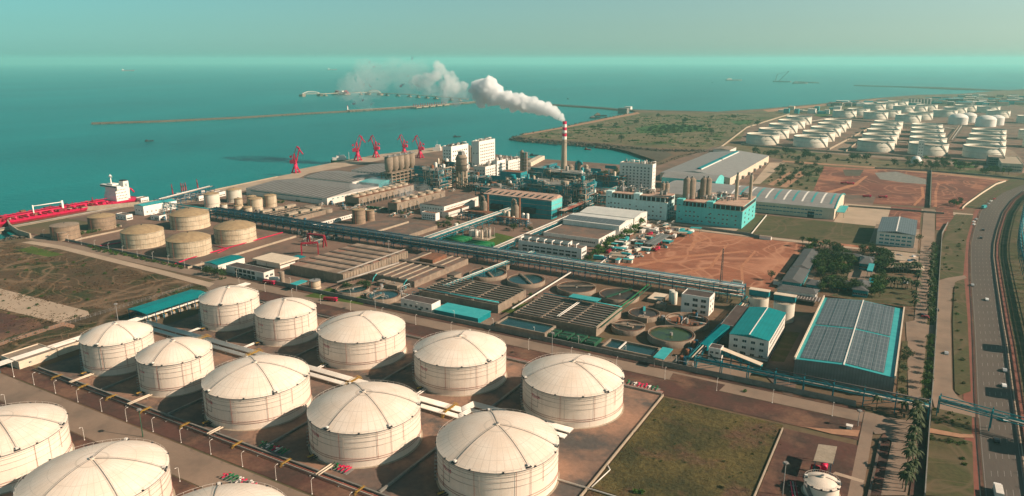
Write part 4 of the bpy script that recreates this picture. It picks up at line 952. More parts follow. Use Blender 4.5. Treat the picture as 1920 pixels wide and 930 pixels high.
# red gantry cranes
def gantry(p, q, zt, label, wleg=4):
    p = Vector((*p, 0)); q = Vector((*q, 0)); t = thing('gantry_frame', label, 'gantry crane', tuple(p)); d = (q - p).normalized(); o = Vector((-d.y, d.x, 0)) * wleg
    m = M('red_dark'); Z = Vector((0, 0, zt))
    for s_ in (-.15, .15): m.bar(p + o * s_ + Z, q + o * s_ + Z, 1.1)
    m.obj('beam', t)
    for c in (p, q):
        for s_ in (-.5, .5): M('red_dark').bar(c + o * s_, c + o * s_ * .25 + Z, .95).obj('leg', t)
    m = M('grey_metal'); c = p.lerp(q, .3) + Z; m.box(c.x - .8, c.x + .8, c.y - .8, c.y + .8, c.z - 2, c.z - .4, bottom=True); m.obj('trolley', t)
gantry(G(566, 478), G(597, 476), 9.5, 'dark red gantry frame in front of the concrete basin'); gantry(G(579, 459), G(609, 463), 9.5, 'dark red gantry frame farther back by the pipe rack')
# ================================================================ BASINS
def basin_block(name, label, rect, h, n_ridges, topm='basin_top', wallm='concrete', axis='y', ridgem='concrete_pale', rw=.5, parts_name='dividing_wall'):
    x0, x1, y0, y1 = rect; t = thing(name, label, 'basin', ((x0 + x1) / 2, (y0 + y1) / 2, 0))
    M(wallm).box(x0, x1, y0, y1, 0, h).obj('wall', t)
    M(topm).box(x0 + .5, x1 - .5, y0 + .5, y1 - .5, h, h + .15).obj('cover', t)
    for i in range(n_ridges):
        q = (i + 1) / (n_ridges + 1); m = M(ridgem)
        if axis == 'y': x = x0 + (x1 - x0) * q; m.box(x - rw, x + rw, y0 + .3, y1 - .3, h + .1, h + .7)
        else: y = y0 + (y1 - y0) * q; m.box(x0 + .3, x1 - .3, y - rw, y + rw, h + .1, h + .7)
        m.obj(parts_name, t)
    return t
r_, h = RB((543, 496), (644, 515), (764, 471), h=7)
t = basin_block('covered_basin', 'large covered concrete basin with stained bays by the pipe rack', r_, h, 6, axis='x', ridgem='basin_cover', rw=1.4)
m = M('pipe_grey')
for k in range(2): m.path([(r_[1] - 2.5 - k, r_[2] - 2, h + 1), (r_[1] - 2.5 - k, r_[3], h + 1)], .35)
m.obj('pipe', t)
for i in range(24):
    y = r_[2] + (r_[3] - r_[2]) * (i + .5) / 24; M('concrete_pale').box(r_[1], r_[1] + .35, y - .2, y + .2, 0, h).obj('buttress', t)
r_, h = RB((689, 512), (778, 528), (877, 485), 535)
h = max(h, 4.5); r_, h = RB((689, 512), (778, 528), (877, 485), h=h)
t = basin_block('covered_basin', 'brown topped covered basin next to the stained one', r_, h, 5, 'roof_brown', 'concrete')
M('basin_cover').box(r_[0] - .3, r_[1] + .3, (r_[2] + r_[3]) / 2 + 2, (r_[2] + r_[3]) / 2 + 5.5, h + .2, h + 1.2).obj('channel', t)
M('rust').box(r_[1] - 26, r_[1] - 14, r_[3] - 26, r_[3] - 8, h + .2, h + 3.4).obj('control_cabin', t)
for q in (.2, .85):
    x = r_[0] + (r_[1] - r_[0]) * q; M('teal_light').path([(x, r_[2], h + .5), (x, r_[2] - 3, h - 1), (x, r_[2] - 5, .5)], .35).obj('pipe', t)
r_, h = RB((660, 427), (703, 437), (761, 416), h=4); basin_block('roofed_reservoir', 'flat brown covered reservoir beside the two brown tanks', r_, h, 0, 'roof_brown', 'concrete')
r2_ = (r_[1] + 1.5, r_[1] + 1.5 + (r_[1] - r_[0]) * 1.0, r_[2] - 1, r_[3] + 4); basin_block('roofed_reservoir', 'flat brown covered reservoir under the slanting pipe bridge', r2_, 3.6, 0, 'roof_brown', 'concrete')
wall_seg('parapet_wall', 'pale wall standing between the two flat covered reservoirs', (r_[1] + .75, r_[2]), (r_[1] + .75, r_[3]), 1.0, 5, 'concrete_pale')
def open_basin(name, label, rect, h, cells=(1, 1), wat='water_basin', wallm='concrete', level=1.0, th=.5, bars=0, barm='concrete_grey', barr=.25):
    """open tank: outer walls, dividing walls, water"""
    x0, x1, y0, y1 = rect; t = thing(name, label, 'basin', ((x0 + x1) / 2, (y0 + y1) / 2, 0)); m = M(wallm)
    m.box(x0, x1, y0, y0 + th, 0, h); m.box(x0, x1, y1 - th, y1, 0, h); m.box(x0, x0 + th, y0 + th, y1 - th, 0, h); m.box(x1 - th, x1, y0 + th, y1 - th, 0, h); m.obj('outer_wall', t)
    M(wat).box(x0 + th, x1 - th, y0 + th, y1 - th, .2, h - level).obj('water', t)
    nx, ny = cells
    for i in range(1, nx): x = x0 + (x1 - x0) * i / nx; M(wallm).box(x - .3, x + .3, y0 + th, y1 - th, .3, h - .02).obj('dividing_wall', t)
    for i in range(1, ny): y = y0 + (y1 - y0) * i / ny; M(wallm).box(x0 + th, x1 - th, y - .25, y + .25, .3, h - .05).obj('dividing_wall', t)
    for i in range(bars): y = y0 + (y1 - y0) * (i + .5) / bars; M(barm).tube((x0 + th, y, h + .25), (x1 - th, y, h + .25), barr, 4).obj('scraper_pipe', t)
    return t
r_, h = RB((784, 545), (935, 571), (987, 543), h=5.5)
t = open_basin('aeration_basin', 'aeration basin with many brown channels left of the largest one', r_, h, (3, 9), 'sludge', bars=9, level=1.2)
r_, h = RB((961, 586.5), (1121, 614), (1164, 578), h=5.5)
t = open_basin('aeration_basin', 'largest aeration basin with ten brown channels', r_, h, (3, 10), 'sludge', level=1.0, bars=10, barm='grey_metal')
for k, mn in ((0, 'pipe_white'), (1, 'pipe_white')):
    x = (r_[0] + r_[1]) / 2 + k * 1.2; M(mn).tube((x, r_[2] + 4, h + 1), (x, r_[3], h + 1), .28, 6).obj('air_pipe', t)
M('teal_light').tube((r_[0], r_[3] + .5, h + .8), (r_[1], r_[3] + .5, h + .8), .4, 6).obj('air_pipe', t)
M('concrete_pale').box(r_[1] - .6, r_[1] + .6, r_[2], r_[3], h, h + .5).obj('kerb', t)
r_, h = RB((930, 605), (1019, 626), (1043.5, 610.5), h=4.5); open_basin('settling_tank', 'long rectangular settling tank with grey green water', r_, h, (1, 1), 'water_basin', 'concrete', level=.8, th=.8)
r_, h = RB((1128, 648), (1224, 669), (1238, 652), h=3.6); t = open_basin('settling_tank', 'rectangular settling pond beside the teal ribbed canopy', r_, h, (1, 1), 'water_basin', 'concrete', level=1, th=.8)
M('pipe_white').box(r_[0] + 9, r_[0] + 9.6, r_[2] + 1, r_[3] - 1, h - .6, h + .1).obj('baffle', t)
for (L_, N_, R_p), lb in ((((473, 401), (519, 410), (575, 390)), 'open concrete basin nearest the small quay tanks'), (((522.6, 406), (543, 411.5), (607, 393)), 'open concrete basin beside the white long building')):
    r_, h = RB(L_, N_, R_p, h=4.5); t = open_basin('open_basin', lb, r_, h, (4, 1) if 'quay' in lb else (2, 1), 'sludge', 'concrete', 1, bars=6)
    for k in range(3): 
        y = r_[2] + (r_[3] - r_[2]) * (.2 + .3 * k); M('concrete_pale').box(r_[0] + 1 + k, r_[0] + 6 + k, y, y + 12, h, h + 2).obj('hatch', t)
    for k in range(3):
        x, y = r_[1] - 6 - 3 * k, r_[3] + 8; 
        if 'long' in lb: M('concrete').cyl(x - k * 9, y, 0, 4, 5.5, n=20).obj('round_pit', t)
def clarifier(l, r, b, label, hw=3.0, wat='water_basin', bridge=0.4, bm='concrete', level=.7, wallm='concrete', deep=0):
    cx, cy, R = tank_at(l, r, b); t = thing('clarifier', label, 'clarifier', (cx, cy, 0), 'round clarifiers of the sewage works')
    m = M(wallm); m.lathe(cx, cy, [(R, 0), (R, hw), (R - .5, hw), (R - .5, .3)], 48); m.m('rust'); torus(m, R - 1.2, hw - .15, .18, 48, cx=cx, cy=cy); m.obj('wall', t)
    m = M(wat); m.cyl(cx, cy, .2, hw - level, R - .5, n=48); m.obj('water', t)
    m = M('concrete_grey'); m.cyl(cx, cy, .2, hw + .6, .9, n=10); m.obj('centre_column', t)
    if bridge is not None:
        c, s_ = math.cos(bridge), math.sin(bridge); m = M(bm); L2 = R
        P = [(cx - c * (L2 if deep == 0 else 0) - s_ * .7, cy - s_ * (L2 if deep == 0 else 0) + c * .7), (cx + c * L2 - s_ * .7, cy + s_ * L2 + c * .7), (cx + c * L2 + s_ * .7, cy + s_ * L2 - c * .7), (cx - c * (L2 if deep == 0 else 0) + s_ * .7, cy - s_ * (L2 if deep == 0 else 0) - c * .7)]
        m.prism(P, hw + .2, hw + .6, bottom=True)
        for k in (1, -1):
            e = 0 if deep else -L2; m.bar((cx + c * e - s_ * .7 * k, cy + s_ * e + c * .7 * k, hw + 1.4), (cx + c * L2 - s_ * .7 * k, cy + s_ * L2 + c * .7 * k, hw + 1.4), .08)
        m.obj('scraper_bridge', t)
clarifier(630, 694, 558, 'clarifier with dark teal water and full bridge, leftmost of all', bridge=1.15)
clarifier(687.5, 752, 570.5, 'clarifier with dark teal water and half bridge near the road', bridge=-.15 - 1.4, deep=1)
clarifier(880, 950.5, 528.6, 'clarifier under the pipe rack, left of a pair', bridge=-.75)
clarifier(950.5, 1022, 541.7, 'clarifier with a diagonal bridge beside the first aeration basin', bridge=-.75)
clarifier(1043, 1117, 557, 'clarifier with a thin level bridge behind the teal canopy', bridge=.55, wat='sludge')
clarifier(1122, 1198, 571, 'clarifier with a green diagonal bridge right of the teal canopy', bridge=1.25, bm='green_dark', wat='sludge')
clarifier(1176.6, 1237, 605, 'smaller clarifier with a bright teal half bridge', bridge=1.9, deep=1, bm='teal_light', wat='sludge')
clarifier(1145.6, 1209, 630.5, 'smaller clarifier with brown sludge beside the big aeration basin', bridge=.35, wat='sludge')
clarifier(1245, 1328, 623, 'nearly empty reddish round tank behind the green one', 3.4, 'rust', None, level=2.6)
clarifier(1212.4, 1301.5, 653.6, 'round tank full of green algae water', 3.8, 'water_green', None, level=1.0)
for i, (px, py, s_) in enumerate([(1176, 618, 4), (1206, 603, 3), (1240, 577, 3), (945, 505, 3.5), (740, 540, 5), (720, 535, 4)]):
    x, y = G(px, py); m = M('concrete'); m.box(x - s_, x + s_, y - s_ * .7, y + s_ * .7, 0, 3.2); m.m('grey_metal').tube((x, y, 3.2), (x, y, 4.4), .4)
    tag(m.obj('splitter_box', None, (x, y, 0)), ['concrete box between the brown sludge clarifiers', 'concrete box right of the teal bridge clarifier', 'concrete box beside the cream roofed pump room', 'concrete box between the two clarifiers under the pipe rack', 'concrete box behind the half bridge clarifier', 'concrete box above the leftmost clarifier'][i], 'concrete box')
# buildings of the sewage works
r_, h = RB((751, 560), (809, 571), (826.5, 563.5), 590); building('blower_house', 'low white building with dark roof beside the bright teal hall', r_, h, 'white', 'roof_dark', wins=[('S', 5, 1, h * .5, 0, 1.8, 1.3)], doors=[('S', .62, 2.2, 2.6)], parapet=.25)
r_, h = RB((813, 581), (901, 597), (916.6, 583), 608); building('dosing_hall', 'long bright teal hall beside the plant road', r_, h, 'teal', 'teal_light', parapet=0)
r_, h = RB((1278, 552), (1331, 560), (1340, 550), 593)
t = building('control_building', 'white three storey office block by the pipe rack end', r_, h, 'white_clean', 'roof_dark', wins=[('S', 3, 3, 2, 3.5, 3, 1.7, dict(skip=.1)), ('E', 2, 3, 2, 3.5, 1.6, 1.6)], parapet=.5)
r_, h = RB((1215, 558), (1238, 566), (1254, 552), 572); building('pump_room', 'low cream roofed pump room near the end of the clarifiers', r_, h, 'concrete', 'cream', parapet=.2)
r_, h = RB((839, 514), (850, 517), (866, 511), 532); t = building('dewatering_house', 'tall narrow concrete block on stilts above the aeration basin', r_, h, 'concrete', 'basin_cover', parapet=0, z0=0)
x, y = G(1288, 572)
for i, (px, py) in enumerate(((1259, 566), (1264, 570))): x, y = G(px, py); tag(M('far_tank').cyl(x, y, 0, 8, 1.8, n=14).obj('dosing_tank', None, (x, y, 0)), ('grey upright dosing tank left of the office block', 'second upright dosing tank beside the office block')[i], 'tank')
# filter beds in dark green steel
cx, cy = G(1080, 640)
for k in range(4):
    t = thing('filter_unit', 'dark green filter unit in a row, %s from the left' % ordn(k), 'filter', (cx - 14 + k * 8, cy, 0), 'green filter units')
    x = cx - 14 + k * 8
    m = M('green_dark'); m.box(x - 3, x + 3, cy - 5, cy + 5, .8, 3.0, bottom=True); m.obj('vessel', t)
    for yy in (-4, 0, 4): M('dark_pipe').bar((x - 3.2, cy + yy, 3.4), (x + 3.2, cy + yy, 3.4), .3).obj('pipe', t)
    for sx in (-2.6, 2.6): M('grey_metal').bar((x + sx, cy - 4.5, 0), (x + sx, cy - 4.5, 3.8), .25).obj('leg', t)
pipe_run('transfer_pipe', 'green pipe bridge beside the largest aeration basin', [(*G(1120, 628), 5.5), (*G(1215, 548), 5.5)], .45, 'green_paint')
pipe_run('transfer_pipe', 'second green pipe beside the largest aeration basin', [(*G(1126, 630), 5.2), (*G(1221, 549), 5.2)], .35, 'green_dark')
pipe_run('transfer_pipe', 'pale pipe between the two aeration basins', [(*G(960, 592), 4.5), (*G(1070, 522), 4.5)], .5, 'pipe_white')
pipe_run('transfer_pipe', 'teal pipe along the front of the first aeration basin', [(*G(784, 555), 5.5), (*G(935, 583), 5.5)], .5, 'teal_light')
pipe_run('transfer_pipe', 'grey pipe bridge by the clarifiers and covered basins', [(*G(632, 543), 5), (*G(748, 505), 5)], .7, 'pipe_grey')
rack('pipe_rack', 'low pipe rack beside the first aeration basin', G(835, 550), G(1000, 484), 4, (5,), 14, 'teal_steel', [(0, -.6, .35, 'pipe_grey'), (0, .1, .3, 'teal_light'), (0, .7, .3, 'pipe_white')])
# green transformer tanks
cx, cy = G(893, 462)
for g, (px, py, n) in enumerate(((893, 465, 4), (858, 452, 3))):
    cx, cy = G(px, py)
    for k in range(n):
        t = thing('green_tank', 'green lying tank, %s of the %s group by the lawn' % (ordn(k), ('nearer', 'farther')[g]), 'tank', (cx, cy + k * 5.2 - 6, 0), 'green lying tanks by the lawn')
        y = cy + k * 5.2 - 6; M('green_paint').tube((cx - 11, y, 2.2), (cx + 11, y, 2.2), 1.9, 12).obj('shell', t)
        for sx in (-7, 7): M('concrete_grey').box(cx + sx - .5, cx + sx + .5, y - 1.6, y + 1.6, 0, 1.4).obj('saddle', t)
# substation frame
cx, cy = G(905, 446)
def lattice_unit(name, label, cx, cy, w, d, h, n, seed, mats=('concrete', 'pipe_grey', 'cream')):
    r = random.Random(seed); t = thing(name, label, 'plant unit', (cx, cy, 0)); M('concrete_pale').box(cx - w, cx + w, cy - d, cy + d, 0, .5).obj('base', t)
    for x in (-w * .9, 0, w * .9):
        for y in (-d * .9, d * .9): M('pipe_grey').bar((cx + x, cy + y, .5), (cx + x, cy + y, h), .3).obj('post', t)
    for y in (-d * .9, d * .9): M('pipe_grey').bar((cx - w * .9, cy + y, h), (cx + w * .9, cy + y, h), .3).obj('beam', t)
    for _ in range(n):
        x, y = cx + r.uniform(-w, w) * .8, cy + r.uniform(-d, d) * .8; hh = r.uniform(.3, .9) * h; M(r.choice(mats)).cyl(x, y, .5, hh, r.uniform(.4, 1.3), n=10).obj('vessel', t)
    for _ in range(n): 
        x, y, z = cx + r.uniform(-w, w) * .8, cy + r.uniform(-d, d) * .8, r.uniform(2, h); M(r.choice(mats)).path([(x, y, .5), (x, y, z), (x + r.uniform(-4, 4), y, z)], .22).obj('pipe', t)
    return t
lattice_unit('gas_unit', 'small tangle of pale pipework standing on the green lawn', cx, cy, 9, 7, 9, 9, 3)
x, y = G(890, 442); m = M('white'); m.box(x - 4, x + 4, y - 3, y + 3, 0, 5); tag(m.obj('kiosk', None, (x, y, 0)), 'white cube kiosk beside the pale pipework', 'kiosk')
x, y = G(873, 436); canopy('canopy', 'dark grey canopy left of the white cube kiosk', (x - 7, x + 7, y - 4, y + 4), 5, 'grey_metal')
x, y = G(856, 437); tag(M('far_tank').cyl(x, y, 0, 9, 1.7, n=14).obj('upright_tank', None, (x, y, 0)), 'single upright grey tank left of the dark canopy', 'tank')
# ================================================================ MAIN PIPE RACK
P4 = [(1, -.85, .45, 'pipe_grey'), (1, -.6, .3, 'rust'), (1, -.3, .5, 'teal'), (1, 0, .35, 'dark_pipe'), (1, .3, .5, 'pipe_grey'), (1, .6, .3, 'rust'), (0, -.8, .4, 'teal'), (0, -.4, .3, 'pipe_white'), (0, 0, .45, 'rust'), (0, .4, .3, 'pipe_grey'), (0, .8, .4, 'teal'), (2, -.75, .28, 'pipe_grey'), (2, -.45, .35, 'teal_steel'), (2, -.1, .22, 'pipe_white'), (2, .2, .4, 'blue_steel'), (2, .5, .28, 'rust'), (2, .8, .3, 'teal')]
yr = 452
rack('main_pipe_rack', 'long three level blue pipe rack crossing the whole plant', (-592, yr), (-88, yr), 9, (4.5, 7.5, 10.5), 9, 'blue_steel', P4, walk=True)
rack('pipe_rack', 'slanting pipe bridge passing the flat reservoirs', (gx(850, 446), yr + 6), (gx(850, 446), 610), 8, (5, 8), 11, 'teal_steel', [(1, -.7, .4, 'pipe_white'), (1, -.2, .5, 'pipe_grey'), (1, .3, .4, 'teal'), (1, .8, .3, 'pipe_white'), (0, -.4, .3, 'pipe_grey'), (0, .4, .3, 'teal_light')])
rack('pipe_rack', 'pipe bridge beside the white roofed office block', (gx(975, 462), yr + 6), (gx(975, 462), 615), 7, (5, 7.5), 11, 'teal_steel', [(1, -.7, .4, 'pipe_white'), (1, -.1, .5, 'pipe_grey'), (1, .5, .4, 'pipe_white'), (0, 0, .3, 'teal')])
rack('pipe_rack', 'blue pipe rack behind the long white hall by the quay', G(300, 392), G(395, 366), 12, (4, 7, 10), 8, 'blue_steel', [(2, -.6, .5, 'pipe_grey'), (2, 0, .5, 'pipe_white'), (1, .5, .4, 'teal'), (0, 0, .5, 'pipe_grey')])
x0_, y0_ = G(395, 402); rack('pipe_rack', 'teal pipe bridge leading from the quay tanks to the main rack', (x0_ - 60, yr), (-592, yr), 8, (5, 8), 10, 'teal_steel', [(1, -.5, .4, 'cream'), (1, .5, .5, 'teal_light')])
rack('pipe_rack', 'blue rack beside the dark street by the teal roofed factory', G(1295, 690), G(1405, 572), 5, (5,), 10, 'teal_steel', [(0, -.6, .35, 'pipe_grey'), (0, 0, .35, 'cream'), (0, .6, .3, 'teal')])
yb = gy(1488, 728); x1_ = gx(1735, 760)
rack('pipe_bridge', 'low teal pipe bridge along the front of the solar warehouse', (gx(1298, 700), 334.5), (16, 334.5), 4, (5.5, 7.5), 12, 'teal_steel', [(0, -.6, .35, 'pipe_grey'), (0, .2, .3, 'teal'), (1, .6, .3, 'dark_pipe')])
# ================================================================ PLANT CORE
# cooling tower banks
def cooling_bank(L, N, R, yb, nf, label):
    r_, h = RB(L, N, R, yb); x0, x1, y0, y1 = r_
    t = thing('cooling_tower', label, 'cooling tower', ((x0 + x1) / 2, (y0 + y1) / 2, 0), 'cooling tower banks')
    M('concrete').box(x0, x1, y0, y1, h * .35, h, bottom=True).obj('casing', t)
    M('dark').box(x0 + 1.5, x1 - 1.5, y0 + 1.5, y1 - 1.5, 0, h * .36).obj('fill', t)
    for i in range(nf * 2 + 1):
        y = y0 + .4 + (y1 - y0 - .8) * i / (nf * 2)
        for x in (x0 + .4, x1 - .4): M('concrete').bar((x, y, 0), (x, y, h * .36), .6).obj('column', t)
    M('rust').box(x0 + .3, x1 - .3, y0 + .3, y1 - .3, h, h + .15).obj('deck', t)
    for i in range(nf):
        y = y0 + (y1 - y0) * (i + .5) / nf; m = M('concrete_pale'); rr = min((x1 - x0) * .36, (y1 - y0) / nf * .42)
        m.lathe((x0 + x1) / 2, y, [(rr * 1.1, h + .1), (rr * .92, h + 1.2), (rr, h + 2.6), (rr - .25, h + 2.6), (rr * .86, h + 1.2)], 20); f = m.obj('fan_stack', t)
        m = M('dark'); m.cyl((x0 + x1) / 2, y, h + .2, h + 1.0, rr * .9, n=16); m.cyl((x0 + x1) / 2, y, h + 1, h + 1.8, .5, n=8)
        o = m.obj('fan', f); o.location = (-t.location.x, -t.location.y, 0)
    for i in range(nf):
        y = y0 + (y1 - y0) * (i + .35) / nf; M('pipe_grey').path([(x1 + 2, y, .5), (x1 + 2, y, h * .6), (x1 + .2, y, h * .75)], .45).obj('riser_pipe', t)
    return t
cooling_bank((647, 368), (668, 371), (779.5, 347), 387.6, 9, 'row of cooling towers nearer the long grey warehouses')
cooling_bank((726, 379.5), (748, 381.5), (832, 357), 402, 6, 'row of cooling towers beside the white hall with brown roof')
x, y = G(735, 392); 
for k in range(6):
    xx, yy = G(690 + k * 8, 391 + k * .8); t = thing('pump_set', 'green pump between the cooling tower rows, %s from the left' % ordn(k), 'pump', (xx, yy, 0), 'green pumps between the cooling towers')
    M('green_dark').tube((xx - 2.5, yy, 1.8), (xx + 2.5, yy, 1.8), 1.2, 10).obj('casing', t); M('concrete').box(xx - 3, xx + 3, yy - 1.4, yy + 1.4, 0, .8).obj('base', t)
# white hall with brown roof
r_, h = RB((787, 382), (833, 387), (897, 368), 406)
t = building('process_hall', 'white hall with a brown roof and two rows of small windows', r_, h, 'white', 'roof_brown', 'gable', 1.2, axis='y', wins=[('S', 8, 2, h * .35, h * .32, 1.4, 1.3), ('E', 22, 1, h * .7, 0, 1.2, 1.2)])
building('lean_to', 'low white lean to along the sunny side of the brown roofed hall', (r_[1] + .02, r_[1] + 8, r_[2] - 4, r_[3] - 30), h * .55, 'white', 'rust', wins=[('E', 16, 1, h * .25, 0, 1.2, 1.0)], parapet=.1)
r_, h = RB((790, 398), (816, 401), (825, 399), 414)
building('annex', 'small white two storey annex in front of the brown roofed hall', r_, h, 'white_clean', 'rust', wins=[('S', 6, 2, h * .3, h * .35, 1.5, 1.1)], parapet=.4)
r_, h = RB((564, 415), (586, 422), (661, 399), 430)
building('long_building', 'long narrow white building beside the brown tanks', r_, h, 'white', 'roof_brown', 'gable', 1.0, axis='y', wins=[('E', 16, 1, h * .5, 0, 1.5, 1.3)])
# teal boiler hall
r_, h = RB((906, 363), (1034, 376), (1055, 369), 412)
t = building('boiler_hall', 'big teal metal hall with a rust stained sloping roof', r_, h, 'teal_wall', 'roof_rusty', 'gable', 3.2, ridge=.72, axis='x', doors=[('E', .72, 9, h * .45)])
for k in range(4):
    z = h * (.22 + .24 * k); M('roof_rusty').box(r_[0], r_[1] + .08, r_[2] - .08, r_[2], z, z + .35).obj('band', t); M('roof_rusty').box(r_[1], r_[1] + .08, r_[2], r_[3], z, z + .35).obj('band', t)
M('teal_pale').box(r_[1] + .01, r_[1] + .05, r_[2] + .1, r_[3] - .1, h * .5, h).obj('gable_cladding', t)
for k in range(11):
    x = r_[0] + (r_[1] - r_[0]) * (k + .5) / 11; y = r_[2] + (r_[3] - r_[2]) * .3; M('dark').box(x - .5, x + .5, y - 4, y + 4, h + 1.2, h + 2.4).obj('roof_vent', t)
bh = r_
for k in (.22, .7):
    x = r_[0] + (r_[1] - r_[0]) * k; M('dark').box(x - 6, x + 6, r_[2] - 5, r_[2] - .02, 5, 10, bottom=True).obj('dust_filter', t)
def scrubber(px, py, yt, label):
    x, y = G(px, py); h = hgt(px, py, yt); t = thing('scrubber', label, 'scrubber tower', (x, y, 0), 'scrubber towers before the teal hall')
    M('concrete').lathe(x, y, [(3.2, 0), (3.2, h * .6), (2.0, h * .7), (1.4, h * .72)], 20).obj('shell', t)
    m = M('concrete'); m.path([(x, y, h * .7), (x, y, h * .84), (x - 1, y, h * .9), (x - 2.4, y, h * .92), (x - 3.6, y, h * .88), (x - 4, y, h * .78), (x - 4, y, h * .2)], 1.2, 10); m.obj('gooseneck_duct', t)
    m = M('rust'); m.cyl(x + 3, y + 2, 0, h, 1.3, 1.1, n=12); m.obj('stack', t)
scrubber(967, 414, 371, 'gooseneck scrubber tower in the middle before the teal hall'); scrubber(908, 404, 365, 'gooseneck scrubber tower at the left end of the teal hall')
for px, yb, yt, lb in ((946.7, 415, 395, 'rusty topped white cylinder, leftmost of five by the teal hall'), (953.5, 415.5, 396, 'rusty topped white cylinder, second of five by the teal hall'), (962.6, 417, 405, 'shortest of the five white cylinders by the teal hall'), (981, 419, 399, 'clean white cylinder, fourth of five by the teal hall'), (989, 420, 400, 'clean white cylinder, rightmost of five by the teal hall')):
    x, y = G(px, yb); hh = hgt(px, yb, yt); m = M('pipe_white' if px > 970 else 'cream'); m.lathe(x, y, [(1.55, 0), (1.55, hh - .9), (1.2, hh - .3), (.02, hh)], 16); tag(m.obj('vertical_vessel', None, (x, y, 0)), lb, 'vessel', 'white cylinders by the teal hall')
r_ = (gx(873, 410), gx(995, 424), gy(900, 414) - 2, gy(900, 414) + 3)
rack('pipe_rack', 'dark pipe rack on legs in front of the white cylinders', (r_[0], r_[2]), (r_[1], r_[2]), 5, (4, 6.5), 7, 'blue_steel', [(1, -.5, .5, 'rust'), (1, .2, .6, 'rust'), (0, .6, .4, 'dark_pipe'), (1, .7, .3, 'pipe_grey')])
canopy('canopy', 'rust coloured roof over the pumps left of the scrubbers', (gx(874, 402), gx(920, 409), gy(900, 408), gy(900, 408) + 9), 5, 'rust')
# white halls
r_, h = RB((1017, 437), (1127, 449), (1149, 434), 464)
building('white_hall', 'low white hall with a flat brown roof, nearest of three joined halls', (r_[0], r_[1], r_[2], r_[3] + 4), h, 'white', 'roof_brown', wins=[('S', 26, 1, h * .55, 0, 1.3, 1.3), ('E', 8, 2, h * .3, h * .35, 1.5, 1.2)], parapet=.5)
yy1 = r_[3] + 4.1
r_, h = RB((1040, 418), (1148, 431.6), (1167, 420), 456)
yy1 = max(yy1, r_[2]); t = building('white_hall', 'middle one of three joined white halls, with dark skylight strips', (r_[0], r_[1], yy1, yy1 + 34), h, 'white', 'roof_white_seam', 'gable', 2.0, axis='x', wins=[('E', 7, 2, h * .25, h * .4, 1.5, 1.3)], doors=[('E', .2, 4, 5)])
for k in range(11):
    x = r_[0] + (r_[1] - r_[0]) * (k + .5) / 11; m = M('solar'); a_ = (x - 2.6, yy1 + 2.5, h + .45); m.face([(x - 2.4, yy1 + 1.5, h + .32), (x + 2.4, yy1 + 1.5, h + .32), (x + 2.4, yy1 + 14.5, h + 1.85), (x - 2.4, yy1 + 14.5, h + 1.85)]); m.obj('skylight', t)
yy2 = yy1 + 34.2
building('white_hall', 'farthest of three joined halls, with a plain pale roof', (r_[0] + 1, r_[1] + 1, yy2, yy2 + 34), h + .5, 'white', 'roof_white_seam', 'gable', 2.0, axis='x', wins=[('E', 8, 2, h * .25, h * .4, 1.5, 1.3)])
# white office with roof beams
r_, h = RB((975.7, 449), (1081, 468), (1106, 462.6), 488.4)
t = building('office_building', 'white block with open concrete roof frames by the pipe rack', r_, h, 'white_clean', 'roof_brown', wins=[('S', 9, 1, h * .6, 0, 4.5, 1.1), ('S', 9, 1, h * .28, 0, 3.6, 1.5, dict(m='dark')), ('E', 4, 2, h * .25, h * .35, 1.6, 1.5)], parapet=.4)
for k in range(8):
    x = r_[0] + (r_[1] - r_[0]) * (k + .3) / 8; m = M('white_clean'); y0, y1 = r_[2] + .3, r_[2] + (r_[3] - r_[2]) * .55
    m.box(x - .35, x + .35, y0, y1, h + 2.4, h + 3.0, bottom=True); m.box(x - .35, x + .35, y0, y0 + .7, h + .1, h + 2.4); m.obj('roof_frame', t)
yq = r_[2] + (r_[3] - r_[2]) * .62
M('white_clean').box(r_[0] + 2, r_[0] + (r_[1] - r_[0]) * .78, yq, r_[3] - .5, h + .1, h + 3.6).obj('upper_storey', t); M('roof_dark').box(r_[0] + 1.5, r_[0] + (r_[1] - r_[0]) * .78 + .5, yq - .5, r_[3] - .2, h + 3.6, h + 3.9, bottom=True).obj('upper_roof', t)
r_, h = RB((953, 473), (1062, 489), (1070, 484), h=3.6); canopy('canopy', 'long pale lean to roof along the pipe rack', r_, h, 'boards')
